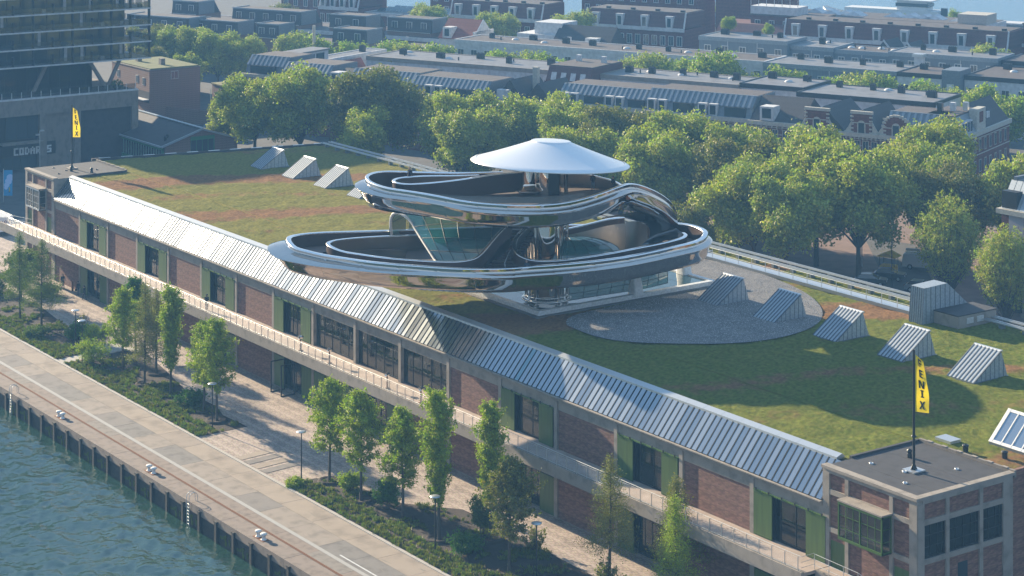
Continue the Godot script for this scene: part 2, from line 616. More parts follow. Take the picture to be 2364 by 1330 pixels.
func build_quay() -> void:
	var road := Node3D.new()
	road.name = "quay_road"
	add_child(road)
	road.set_meta("kind", "structure")
	# concrete slabs of the quay road in three lanes with open joints
	rng.seed = 21
	part("bed", flat_poly([Vector2(-40, 15.6), Vector2(160, 15.6), Vector2(160, 20.6), Vector2(-40, 20.6)], -0.012), M.concrete_dark, road)
	var lanes := [[15.62, 18.05], [18.07, 20.55]]
	for li in 2:
		var x := -30.0 + li * 2.3
		while x < 150.0:
			var w := rng.randf_range(4.2, 6.4)
			var y := rng.randf_range(0.0, 0.008)
			part("slab", bx(Vector3(0.018, -0.05, lanes[li][0]), Vector3(snappedf(w, 0.4) - 0.018, 0.004, lanes[li][1])), M.slab[[rng.randi() % 2, 2 + rng.randi() % 3][li]], road, Vector3(x, y, 0))
			x += snappedf(w, 0.4)
	# drains and patched cracks
	for k in 26:
		var cx := rng.randf_range(0, 125)
		var cz := rng.randf_range(16.0, 20.2)
		part("crack", flat_poly([Vector2(cx, cz), Vector2(cx + rng.randf_range(0.6, 2.2), cz + rng.randf_range(-0.25, 0.25)), Vector2(cx + rng.randf_range(0.4, 1.2), cz + 0.06)], 0.018), M.concrete_dark, road)
	# kerb between road and promenade / beds
	var x := -40.0
	var kerb := Node3D.new()
	kerb.name = "kerb"
	add_child(kerb)
	kerb.set_meta("kind", "structure")
	while x < 150.0:
		part("kerbstone", bx(Vector3(0.01, -0.05, 15.28), Vector3(1.59, 0.09, 15.6)), M.kerb, kerb, Vector3(x, 0, 0))
		x += 1.6
	# pale worn line between road and crane strip
	ground("road_marking", flat_poly([Vector2(-40, 20.55), Vector2(160, 20.55), Vector2(160, 20.95), Vector2(-40, 20.95)], 0.016), M.paint)
	ground("lane_line", flat_poly([Vector2(107.5, 20.05), Vector2(160, 20.05), Vector2(160, 20.2), Vector2(107.5, 20.2)], 0.03), M.white)
	# crane strip
	var strip := Node3D.new()
	strip.name = "quay_strip"
	add_child(strip)
	strip.set_meta("kind", "structure")
	x = -40.0
	while x < 150.0:
		var w2 := 5.6
		part("slab", bx(Vector3(0.015, -0.4, 20.95), Vector3(w2 - 0.015, 0.0, 22.28)), [M.edge, M.concrete_dark, M.edge][rng.randi() % 3], strip, Vector3(x, rng.randf_range(0.0, 0.006), 0))
		part("coping", bx(Vector3(0.02, -0.7, 22.56), Vector3(w2 - 0.02, 0.03, 24.4)), M.edge, strip, Vector3(x, rng.randf_range(-0.004, 0.004), 0))
		x += w2
	var rails := MB.new()
	for z in [22.32, 22.46]:
		rails.box(Vector3(-40, -0.1, z - 0.035), Vector3(160, 0.035, z + 0.035))
	part("rail_bed", bx(Vector3(-40, -0.4, 22.29), Vector3(160, -0.03, 22.55)), M.pile, strip)
	part("crane_rail", rails.flat(), M.rust, strip)
	# quay wall with piles
	var wall := Node3D.new()
	wall.name = "quay_wall"
	add_child(wall)
	tag(wall, "dark stained quay wall with timber piles above the harbour water", "quay wall", "", "structure")
	part("wall_face", bx(Vector3(-60, -6, 23.4), Vector3(170, -0.7, 24.25)), M.quay_wall, wall)
	var pile := MB.new()
	pile.box(Vector3(-0.18, -6, 0), Vector3(0.18, -0.35, 0.32))
	pile.box(Vector3(-0.24, -0.35, -0.1), Vector3(0.24, -0.22, 0.36))
	var pm := pile.flat()
	var moss := MB.new()
	for k in 14:
		var a := rng.randf_range(-1.2, 1.2)
		var y := rng.randf_range(-2.0, -1.0)
		moss.box(Vector3(a, y - rng.randf_range(0.1, 0.5), 0.0), Vector3(a + rng.randf_range(0.1, 0.4), y, 0.05))
	var mm := moss.flat()
	x = -38.3
	var k := 0
	while x < 150:
		part("pile", pm, M.pile, wall, Vector3(x, 0, 24.26))
		if k % 3 != 1:
			var o := part("moss", mm, M.algae, wall, Vector3(x + 1.6, -0.2 + 0.15 * (k % 2), 24.25))
			o.scale.x = 0.9 + 0.1 * (k % 4)
		x += 3.22
		k += 1
	# bollard pairs
	var bol := MB.new()
	bol.lathe(Vector3.ZERO, [Vector2(0.26, 0), Vector2(0.26, 0.06), Vector2(0.17, 0.12), Vector2(0.16, 0.34), Vector2(0.26, 0.42), Vector2(0.30, 0.5), Vector2(0.24, 0.58), Vector2(0.01, 0.6)], 14)
	var bm := bol.smooth()
	var plate := bx(Vector3(-0.4, 0, -0.35), Vector3(0.4, 0.04, 0.35))
	var spots := [36.6, 57.9, 79.0, 100.3, 121.4]
	var said := ["farthest up the quay", "opposite the first planting bed", "opposite the open promenade", "opposite the row of young trees", "nearest the camera"]
	for i in 5:
		for s in 2:
			var t := thing("mooring_bollard", "%s of a pair of white mooring bollards %s" % [["left one", "right one"][s], said[i]], "bollard", Vector3(spots[i] - 0.48 + 0.96 * s, 0.03, 23.62), 0, "mooring bollards on the quay edge")
			part("base_plate", plate, M.rust, t)
			part("post", bm, M.white, t)
	# ladders with curved hand rails
	for i in 2:
		var lx: float = [47.0, 88.6][i]
		var t := thing("quay_ladder", ["galvanised quay ladder with curved handrails at the left picture edge", "galvanised quay ladder with curved handrails between two bollard pairs"][i], "ladder", Vector3(lx, 0, 24.6), 0, "ladders down the quay wall")
		for s in [-1, 1]:
			var r := MB.new()
			var pts := PackedVector3Array([Vector3(s * 0.24, -2.6, 0.05), Vector3(s * 0.24, 0.5, 0.05)])
			for j in 9:
				var a := PI * j / 8.0
				pts.append(Vector3(s * 0.24, 0.5 + 0.42 * sin(a), 0.05 - 0.42 + 0.42 * cos(a)))
			pts.append(Vector3(s * 0.24, 0.03, -0.79))
			r.tube(pts, 0.03, 0.03, 6)
			part("handrail", r.smooth(), M.galv, t)
		for j in 9:
			var r2 := MB.new()
			var y := -2.4 + j * 0.29
			r2.bar(Vector3(-0.24, y, 0.05), Vector3(0.24, y, 0.05), 0.02)
			part("rung", r2.smooth(), M.galv, t)


# ---------------------------------------------------------------- warehouse

const BAY := 8.5


func window_unit(parent: Node, x0: float, x1: float, y0: float, y1: float, z: float, cols: int, rows: int, frame: Material, fw := 0.07, glassm: Material = null, dark := true, called := "window") -> Node3D:
	# frame with bars and separate panes, in the z plane
	var f := MB.new()
	f.box(Vector3(x0, y0, z - 0.08), Vector3(x0 + fw, y1, z + 0.03))
	f.box(Vector3(x1 - fw, y0, z - 0.08), Vector3(x1, y1, z + 0.03))
	f.box(Vector3(x0 + fw, y0, z - 0.08), Vector3(x1 - fw, y0 + fw, z + 0.03))
	f.box(Vector3(x0 + fw, y1 - fw, z - 0.08), Vector3(x1 - fw, y1, z + 0.03))
	for c in range(1, cols):
		var x := lerpf(x0, x1, float(c) / cols)
		f.box(Vector3(x - fw * 0.3, y0 + fw, z - 0.06), Vector3(x + fw * 0.3, y1 - fw, z + 0.015))
	for r in range(1, rows):
		var y := lerpf(y0, y1, float(r) / rows)
		f.box(Vector3(x0 + fw, y - fw * 0.3, z - 0.05), Vector3(x1 - fw, y + fw * 0.3, z + 0.012))
	var w := part(called, f.flat(), frame, parent)
	var pw := (x1 - x0) / cols
	var ph := (y1 - y0) / rows
	var pm := bx(Vector3(0, 0, -0.006), Vector3(snappedf(pw, 0.001), snappedf(ph, 0.001), 0.006))
	for c in cols:
		for r in rows:
			var o := part("pane", pm, glassm if glassm else M.window, w, Vector3(x0 + c * pw, y0 + r * ph, z - 0.03))
			o.rotation = Vector3(rng.randf_range(-0.006, 0.006), rng.randf_range(-0.01, 0.01), 0)
	return w


func build_warehouse() -> void:
	rng.seed = 31
	var w := thing("warehouse", "long concrete and brick harbour warehouse with green sliding doors and a planted roof", "warehouse")
	# body set back behind the facade skin, hollow behind the windows
	var c := MB.new()
	c.box(Vector3(0.2, -0.1, -43.4), Vector3(152.7, 12.7, -4.2))
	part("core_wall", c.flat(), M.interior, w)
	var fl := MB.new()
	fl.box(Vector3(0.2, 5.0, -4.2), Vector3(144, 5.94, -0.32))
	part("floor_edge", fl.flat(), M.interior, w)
	# skewed far end (hidden from the quay, seen as the roof's far edge)
	var endp := PackedVector3Array([Vector3(-10.8, 0, -10.2), Vector3(0.3, 0, -10.2), Vector3(0.3, 0, -43.6), Vector3(-3.4, 0, -43.6)])
	var ep := MB.new()
	ep.prism(endp, Vector3(0, 12.68, 0))
	part("end_wall", ep.flat(), M.brick, w)
	part("back_wall", bx(Vector3(-3.4, 0, -43.95), Vector3(153, 12.7, -43.42)), M.brick, w)
	part("near_end_wall", bx(Vector3(152.7, -0.1, -43.9), Vector3(153.0, 13.3, -10.2)), M.brick, w)
	# facade
	var pil := bx(Vector3(-0.22, 0, -0.45), Vector3(0.22, 4.3, 0.10))
	var pil_low := bx(Vector3(-0.25, 0, -0.45), Vector3(0.25, 4.95, 0.08))
	var lintel := bx(Vector3(0.22, 9.42, -0.4), Vector3(BAY - 0.22, 10.26, -0.02))
	var brickp := bx(Vector3(0.22, 5.98, -0.36), Vector3(BAY - 0.22, 9.42, -0.10))
	var door := MB.new()
	door.box(Vector3(0, 0, 0), Vector3(2.05, 3.42, 0.08))
	for k in 2:
		door.box(Vector3(0.0, 0.08 + 3.2 * k, 0.08), Vector3(2.05, 0.16 + 3.2 * k, 0.1))
	var dm := door.flat()
	var doors := {1: 1, 3: 1, 5: 1, 7: 2, 12: 1, 14: 1, 16: 1}
	for k in 17:
		var x := k * BAY
		part("pilaster", pil, M.concrete, w, Vector3(x if k else 0.25, 5.97, 0))
		part("lintel", lintel, M.concrete, w, Vector3(x, 0, 0))
		if doors.has(k):
			part("reveal", bx(Vector3(0.22, 5.98, -0.42), Vector3(2.3, 9.42, -0.3)), M.black, w, Vector3(x, 0, 0))
			part("reveal", bx(Vector3(6.2, 5.98, -0.42), Vector3(BAY - 0.22, 9.42, -0.3)), M.black, w, Vector3(x, 0, 0))
			window_unit(w, x + 2.75, x + 6.3, 6.02, 9.4, -0.34, 4 if doors[k] == 2 else 2, 2 if doors[k] == 2 else 1, M.dark_frame, 0.09)
			for s in 2:
				var o := part("sliding_door", dm, M.green, w, Vector3(x + (0.24 if s == 0 else 6.2), 5.99, 0.02 + 0.01 * s))
				if s:
					o.position.x = x + 6.05
			var track := MB.new()
			track.box(Vector3(x + 0.24, 9.41, 0.0), Vector3(x + BAY - 0.3, 9.5, 0.14))
			part("door_track", track.flat(), M.green_frame, w)
			var hang := MB.new()
			for j in 6:
				hang.box(Vector3(x + 0.5 + j * 1.45, 9.46, 0.14), Vector3(x + 0.62 + j * 1.45, 9.66, 0.2))
			part("track_bracket", hang.flat(), M.dark_frame, w)
		elif k in [8, 9, 10]:
			window_unit(w, x + 0.22, x + BAY - 0.22, 6.02, 9.42, -0.3, 5, 1, M.dark_frame, 0.09)
		else:
			part("brick_panel", brickp, M.brick, w, Vector3(x, 0, 0))
	# gutter ledge and coping
	var led := MB.new()
	led.box(Vector3(0.02, 10.26, -0.4), Vector3(143.8, 10.52, 0.16))
	led.box(Vector3(0.02, 10.52, 0.06), Vector3(143.8, 10.6, 0.34))
	part("gutter", led.flat(), M.concrete, w)
	# glazed slope: one bar and one pane every 0.68 m
	var n := 211
	var step := 143.6 / n
	var bot := Vector3(0, 10.66, 0.12)
	var top := Vector3(0, 13.12, -2.02)
	var dirv := (top - bot).normalized()
	var nor := Vector3(0, -dirv.z, dirv.y)
	var gb := MB.new()
	gb.prism(PackedVector3Array([bot + Vector3(-0.065, 0, 0), bot + Vector3(0.065, 0, 0), bot + Vector3(0.065, 0, 0) + nor * 0.035, bot + Vector3(-0.065, 0, 0) + nor * 0.035]), top - bot)
	var gbm := gb.flat()
	var L := (top - bot).length()
	var pb := MB.new()
	pb.box(Vector3(0.0, 0.0, -0.012), Vector3(step - 0.03, L, 0.012))
	var pbm := pb.flat()
	var panes := []
	for k in 3:
		var g := mat(0.33 + 0.012 * k, 0.37 + 0.012 * k, 0.41 + 0.012 * k, 0.12 + 0.02 * k, 0.85)
		panes.append(g)
	var odd := mat(0.22, 0.32, 0.36, 0.12, 0.8)
	var slope := Node3D.new()
	slope.name = "roof_glazing"
	w.add_child(slope, true)
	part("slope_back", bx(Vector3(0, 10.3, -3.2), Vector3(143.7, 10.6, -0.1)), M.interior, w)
	var tilt := atan2(dirv.z, dirv.y)
	for k in n + 1:
		part("glazing_bar", gbm, M.bar, slope, Vector3(0.14 + k * step, 0, 0))
	for k in n:
		var o := part("pane", pbm, panes[rng.randi() % 3] if k != 153 else odd, slope, bot + Vector3(0.155 + k * step, 0, 0))
		o.rotation = Vector3(tilt + rng.randf_range(-0.003, 0.003), rng.randf_range(-0.004, 0.004), 0)
	# ridge flashing: metal sheets, 2.2 m each
	var rid := MB.new()
	rid.prism(PackedVector3Array([Vector3(0.008, 13.0, -1.98), Vector3(0.008, 13.28, -2.0), Vector3(0.008, 13.47, -2.55), Vector3(0.008, 13.2, -2.9)]), Vector3(2.18, 0, 0))
	var ridm := rid.flat()
	for k in 65:
		part("ridge_sheet", ridm, M.galv, slope, Vector3(0.2 + k * 2.2, 0, 0))
	# balcony: slab, parapet in cast lengths, railing
	for k in 17:
		part("balcony_slab", bx(Vector3(0.006, 5.72, -0.3), Vector3(BAY - 0.006, 5.96, 2.6)), M.deck, w, Vector3(k * BAY, 0, 0))
		part("balcony_beam", bx(Vector3(0.01, 4.98, 2.6), Vector3(BAY - 0.01, 6.04, 2.88)), M.concrete, w, Vector3(k * BAY, 0, 0))
	part("balcony_slab", bx(Vector3(-9.2, 5.72, 0.02), Vector3(-0.006, 5.96, 2.6)), M.deck, w)
	part("balcony_beam", bx(Vector3(-11.5, 4.98, 2.6), Vector3(-0.01, 6.04, 2.88)), M.concrete, w)
	part("balcony_slab", bx(Vector3(144.52, 5.70, 0.05), Vector3(149, 5.94, 1.3)), M.deck, w)
	part("balcony_beam", bx(Vector3(144.52, 4.98, 1.3), Vector3(149, 5.98, 1.5)), M.concrete, w)
	var ramp := MB.new()
	ramp.prism(PackedVector3Array([Vector3(149, 5.94, 0.05), Vector3(149, 5.6, 0.05), Vector3(156, 3.2, 0.05), Vector3(156, 3.6, 0.05)]), Vector3(0, 0, 1.45))
	part("ramp", ramp.flat(), M.deck, w)
	var rail := Node3D.new()
	rail.name = "balcony_railing"
	w.add_child(rail, true)
	var post := MB.new()
	post.box(Vector3(-0.025, 0, -0.02), Vector3(0.025, 0.96, 0.02))
	post.prism(PackedVector3Array([Vector3(-0.025, 0.96, -0.02), Vector3(0.025, 0.96, -0.02), Vector3(0.16, 1.1, -0.02), Vector3(0.11, 1.1, -0.02)]), Vector3(0, 0, 0.04))
	var pom := post.flat()
	var x := -9.0
	while x < 144.3:
		part("post", pom, M.galv, rail, Vector3(x, 6.04, 2.74))
		x += BAY / 6.0
	var bars := MB.new()
	bars.bar(Vector3(-9.2, 7.14, 2.74), Vector3(144.3, 7.14, 2.74), 0.022)
	bars.bar(Vector3(-9.2, 6.14, 2.74), Vector3(144.3, 6.14, 2.74), 0.015)
	bars.bar(Vector3(-9.2, 6.98, 2.74), Vector3(144.3, 6.98, 2.74), 0.01)
	for j in 3:
		bars.bar(Vector3(144.35, 7.14 - j * 0.4, 2.74), Vector3(144.35, 7.14 - j * 0.4, 1.45), 0.018)
		bars.bar(Vector3(144.35, 7.1 - j * 0.4, 1.45), Vector3(149, 7.05 - j * 0.4, 1.45), 0.018)
		bars.bar(Vector3(149, 7.05 - j * 0.4, 1.45), Vector3(156, 4.7 - j * 0.4, 1.45), 0.018)
	for j in 8:
		bars.bar(Vector3(144.4 + j * 1.5, 5.9 - maxf(0, j - 3) * 0.52, 1.45), Vector3(144.4 + j * 1.5, 7.08 - maxf(0, j - 3) * 0.5, 1.45), 0.025)
	# crossing rails at the far end
	for j in 2:
		bars.bar(Vector3(-11.4, 7.2 - j * 0.5, 2.74), Vector3(-5, 7.2 - j * 0.5, 1.0), 0.02)
	part("handrail", bars.smooth(), M.galv, rail)
	# mesh infill of the railing: thin horizontal wires
	var wire := MB.new()
	for j in 7:
		wire.bar(Vector3(-9.2, 6.26 + j * 0.1, 2.74), Vector3(144.3, 6.26 + j * 0.1, 2.74), 0.004, 3)
	part("wire", wire.flat(), M.galv, rail)
	# ground floor under the balcony
	var ldoor := bx(Vector3(0, 0, 0), Vector3(2.1, 3.3, 0.08))
	for k in 17:
		x = k * BAY
		part("ground_pilaster", pil_low, M.concrete, w, Vector3(x if k else 0.3, 0, 0))
		var kind: int = [0, 1, 0, 0, 0, 2, 0, 3, 1, 1, 0, 0, 1, 0, 2, 0, 1][k]
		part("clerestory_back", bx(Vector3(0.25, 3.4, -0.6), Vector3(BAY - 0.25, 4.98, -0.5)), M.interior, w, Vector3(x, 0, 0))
		if kind == 0:
			part("ground_brick_panel", bx(Vector3(0.25, 0, -0.35), Vector3(BAY - 0.25, 3.35, -0.06)), M.brick, w, Vector3(x, 0, 0))
			window_unit(w, x + 0.25, x + BAY - 0.25, 3.35, 4.9, -0.12, 12, 1, M.dark_frame, 0.07, null, true, "clerestory")
		else:
			window_unit(w, x + 0.25, x + BAY - 0.25, 3.45, 4.9, -0.12, 8, 1, M.dark_frame, 0.07, null, true, "clerestory")
			window_unit(w, x + 2.4, x + BAY - 2.4, 0.03, 3.4, -0.4, 4, 1, M.dark_frame, 0.1, null, true, "entrance_doors")
			for s in 2:
				part("ground_sliding_door", ldoor, M.green, w, Vector3(x + (0.27 if s == 0 else BAY - 2.37), 0.03, -0.02))
			part("soffit_beam", bx(Vector3(0.25, 3.34, -0.3), Vector3(BAY - 0.25, 3.46, 0.0)), M.dark_frame, w, Vector3(x, 0, 0))
		if kind == 3:
			# two dark portal frames standing open before the entrance
			for s in 2:
				var fr := MB.new()
				var fx := x + 2.6 + s * 2.2
				fr.box(Vector3(fx, 0, 0.1), Vector3(fx + 0.1, 3.3, 0.22))
				fr.box(Vector3(fx, 0, 1.7), Vector3(fx + 0.1, 3.3, 1.82))
				fr.box(Vector3(fx, 3.2, 0.22), Vector3(fx + 0.1, 3.3, 1.7))
				fr.box(Vector3(fx, 0, 0.22), Vector3(fx + 0.1, 0.1, 1.7))
				part("open_door_frame", fr.flat(), M.dark_frame, w)
	tower(w, 143.8, 9.5, true)
	tower(w, -9.4, 9.6, false)


func tower(w: Node, x0: float, wid: float, near: bool) -> void:
	# end pavilion: concrete frame with brick fields, an oriel and a flat bitumen roof
	var t := Node3D.new()
	t.name = "end_tower"
	w.add_child(t, true)
	t.position = Vector3(x0, 0, 0)
	var top := 13.1
	part("tower_core", bx(Vector3(0.3, 0, -9.9), Vector3(wid - 0.4, 12.9, -0.6)), M.interior, t)
	# brick skin just behind the frame, leaving window fields open on the near side
	var cols := [[0.0, 0.69], [2.31, 2.68], [6.79, 7.15], [wid - 0.75, wid]]
	var bands := [[12.82, top], [11.28, 11.66], [8.5, 8.86], [4.9, 5.3], [0.0, 0.4]]
	var fr := MB.new()
	for c in cols:
		fr.box(Vector3(c[0], 0, -0.5), Vector3(c[1], 12.82, 0.06))
	for b in bands:
		for i in 3:
			if b[0] > 12.5:
				continue
			fr.box(Vector3(cols[i][1], b[0], -0.5), Vector3(cols[i + 1][0], b[1], 0.045))
	fr.box(Vector3(0, 12.82, -0.5), Vector3(wid, top, 0.05))
	fr.box(Vector3(-0.06, top, -0.5), Vector3(wid + 0.06, top + 0.22, 0.16))
	part("concrete_frame", fr.flat(), M.concrete, t)
	for i in 3:
		for r in 4:
			var a: float = cols[i][1]
			var b: float = cols[i + 1][0]
			if i == 1 and r == 1:
				continue
			if r == 2 and i != 1:
				part("tower_brick", bx(Vector3(a, 7.9, -0.4), Vector3(b, bands[2][0], -0.08)), M.brick, t)
				part("tower_door", bx(Vector3(a + 0.02, bands[3][1], -0.35), Vector3(b - 0.02, 7.9, -0.1)), M.green, t)
				continue
			part("tower_brick", bx(Vector3(a, bands[r + 1][1], -0.4), Vector3(b, bands[r][0], -0.08)), M.brick, t)
	# oriel window box
	var o := Node3D.new()
	o.name = "oriel_window"
	t.add_child(o, true)
	var ox0 := 2.62
	var ox1 := 7.05
	part("oriel_roof", bx(Vector3(ox0 - 0.05, 11.5, 0.05), Vector3(ox1 + 0.05, 11.62, 1.12)), M.concrete, o)
	var gf: Material = M.green_frame if near else M.galv
	var of := MB.new()
	for s in [ox0, (ox0 + ox1) / 2 - 0.05, ox1 - 0.1]:
		of.box(Vector3(s, 8.8, 0.95), Vector3(s + 0.1, 11.5, 1.06))
	for s in [ox0, ox1 - 0.1]:
		of.box(Vector3(s, 8.8, 0.05), Vector3(s + 0.1, 11.5, 0.12))
		for y in [8.8, 11.38]:
			of.box(Vector3(s, y, 0.12), Vector3(s + 0.1, y + 0.12, 0.95))
		for j in 2:
			of.box(Vector3(s + 0.03, 9.6 + j * 0.9, 0.12), Vector3(s + 0.07, 9.64 + j * 0.9, 0.95))
	for y in [8.75, 11.32]:
		of.box(Vector3(ox0, y, 0.94), Vector3(ox1, y + 0.18, 1.08))
	var hw := (ox1 - ox0) / 2
	for h in 2:
		for j in 2:
			of.box(Vector3(ox0 + hw * h + 0.1, 9.6 + j * 0.9, 0.97), Vector3(ox0 + hw * (h + 1) - 0.1, 9.65 + j * 0.9, 1.02))
			of.box(Vector3(ox0 + hw * h + hw * (j + 1) / 3.0, 8.9, 0.97), Vector3(ox0 + hw * h + hw * (j + 1) / 3.0 + 0.045, 11.36, 1.02))
	part("oriel_frame", of.flat(), gf, o)
	part("oriel_floor", bx(Vector3(ox0, 8.72, 0.05), Vector3(ox1, 8.78, 1.0)), M.dark_frame, o)
	for h in 2:
		for c in 3:
			for r in 3:
				var px := ox0 + hw * h + hw * c / 3.0
				part("pane", bx(Vector3(0, 0, 0), Vector3(hw / 3.0, 0.9, 0.01)), M.window, o, Vector3(px, 8.8 + r * 0.9, 0.985))
	for s in [ox0 + 0.04, ox1 - 0.05]:
		part("side_pane", bx(Vector3(0, 8.8, 0.1), Vector3(0.01, 11.45, 0.98)), M.window, o, Vector3(s, 0, 0))
	part("oriel_back", bx(Vector3(ox0, 8.86, -0.6), Vector3(ox1 - 0.26, 11.28, -0.5)), M.interior, o)
	# side wall (facing along the warehouse)
	var sx := wid if near else 0.0
	if near:
		var zc := [[-0.65, 0.0], [-3.2, -2.86], [-6.72, -6.36], [-9.9, -8.86]]
		var sf := MB.new()
		for c in zc:
			sf.box(Vector3(sx - 0.5, 0, c[0]), Vector3(sx + 0.06, 12.82, minf(c[1], -0.001)))
		for b in bands:
			for i in 3:
				sf.box(Vector3(sx - 0.5, b[0], zc[i + 1][1]), Vector3(sx + 0.045, b[1] - (0.003 if b[0] > 12 else 0.0), zc[i][0]))
		sf.box(Vector3(sx - 0.5, 12.82, -9.9), Vector3(sx + 0.05, top, -0.5))
		sf.box(Vector3(sx - 0.5, top, -10.2), Vector3(sx + 0.06, top + 0.22, -0.5))
		part("concrete_frame", sf.flat(), M.concrete, t)
		for i in 3:
			for r in 4:
				var z0: float = zc[i + 1][1]
				var z1: float = zc[i][0]
				if r == 1:
					var u := Node3D.new()
					u.name = "window"
					t.add_child(u, true)
					u.position = Vector3(sx - 0.1, 0, z1)
					u.rotation.y = PI / 2
					var wf := window_frame_mesh(z1 - z0, 8.86, 11.28, 3 if i != 1 else 4, 3)
					part("frame", wf, M.dark_frame, u)
					var pw := (z1 - z0) / (3.0 if i != 1 else 4.0)
					for c in (3 if i != 1 else 4):
						for q in 3:
							var pn := part("pane", bx(Vector3(0, 0, -0.005), Vector3(snappedf(pw, 0.001), 0.806, 0.005)), M.window, u, Vector3(c * pw, 8.86 + q * 0.806, -0.04))
							pn.rotation.y = rng.randf_range(-0.01, 0.01)
				else:
					part("tower_brick", bx(Vector3(sx - 0.4, bands[r + 1][1], z0), Vector3(sx - 0.08, bands[r][0], z1)), M.brick, t)
		part("side_window", bx(Vector3(sx - 0.09, 6.0, -5.2), Vector3(sx - 0.06, 7.9, -4.2)), M.window_far, t)
	else:
		part("side_wall", bx(Vector3(wid - 0.3, 5.9, -9.9), Vector3(wid, top + 0.1, -0.5)), M.concrete, t)
		part("outer_side_wall", bx(Vector3(0, 0, -9.9), Vector3(0.25, top, -0.5)), M.concrete, t)
		part("side_wall_return", bx(Vector3(wid - 0.3, 0, -4.0), Vector3(wid, 5.9, -0.5)), M.brick, t)
	# roof with welded sheets and a kerb
	var nsh := 5
	for k in nsh:
		var z0 := -10.1 + k * 9.7 / nsh
		part("roof_sheet", bx(Vector3(0.05, 12.9, 0.0), Vector3(wid - 0.1, 13.2, 9.7 / nsh - 0.012)), M.bitumen, t, Vector3(0, 0.004 * (k % 2), z0))
	part("roof_kerb", bx(Vector3(0, 12.9, -10.35), Vector3(wid, 13.42, -10.12)), M.concrete_dark, t)
	part("roof_kerb", bx(Vector3((-0.2 if near else wid - 0.05), 12.9, -10.12), Vector3((0.06 if near else wid + 0.2), 13.36, -2.9)), M.bitumen, t)
	# vents
	var v := MB.new()
	v.lathe(Vector3.ZERO, [Vector2(0.2, 0), Vector2(0.2, 0.28), Vector2(0.16, 0.3), Vector2(0.16, 0.4), Vector2(0.22, 0.44), Vector2(0.2, 0.58), Vector2(0.02, 0.68)], 12)
	var vm := v.smooth()
	var dr := MB.new()
	dr.lathe(Vector3.ZERO, [Vector2(0.17, 0), Vector2(0.17, 0.09), Vector2(0.1, 0.1), Vector2(0.1, 0.03), Vector2(0.0, 0.03)], 12)
	var drm := dr.smooth()
	for q in ([Vector2(2.4, -6.6)] if near else [Vector2(5.4, -4.2), Vector2(7.9, -6.0)]):
		part("roof_vent", vm, M.black, t, Vector3(q.x, 13.2, q.y))
	for q in [Vector2(1.8, -3.2), Vector2(4.6, -3.8), Vector2(6.4, -7.4), Vector2(6.4, -2.0)]:
		part("roof_drain", drm, M.galv if near else M.black, t, Vector3(q.x, 13.2, q.y))
	for j in 6:
		part("coping_clip", bx(Vector3(0, 13.42, -10.36), Vector3(0.5, 13.47, -10.1)), M.concrete, t, Vector3(0.8 + j * 1.5, 0, 0))


func window_frame_mesh(wd: float, y0: float, y1: float, cols: int, rows: int) -> ArrayMesh:
	var f := MB.new()
	var fw := 0.08
	f.box(Vector3(0, y0, -0.08), Vector3(fw, y1, 0.03))
	f.box(Vector3(wd - fw, y0, -0.08), Vector3(wd, y1, 0.03))
	f.box(Vector3(fw, y0, -0.08), Vector3(wd - fw, y0 + fw, 0.03))
	f.box(Vector3(fw, y1 - fw, -0.08), Vector3(wd - fw, y1, 0.03))
	for c in range(1, cols):
		f.box(Vector3(wd * c / cols - 0.02, y0 + fw, -0.06), Vector3(wd * c / cols + 0.02, y1 - fw, 0.01))
	for r in range(1, rows):
		f.box(Vector3(fw, lerpf(y0, y1, float(r) / rows) - 0.02, -0.055), Vector3(wd - fw, lerpf(y0, y1, float(r) / rows) + 0.02, 0.008))
	return f.flat()


# ---------------------------------------------------------------- planted roof

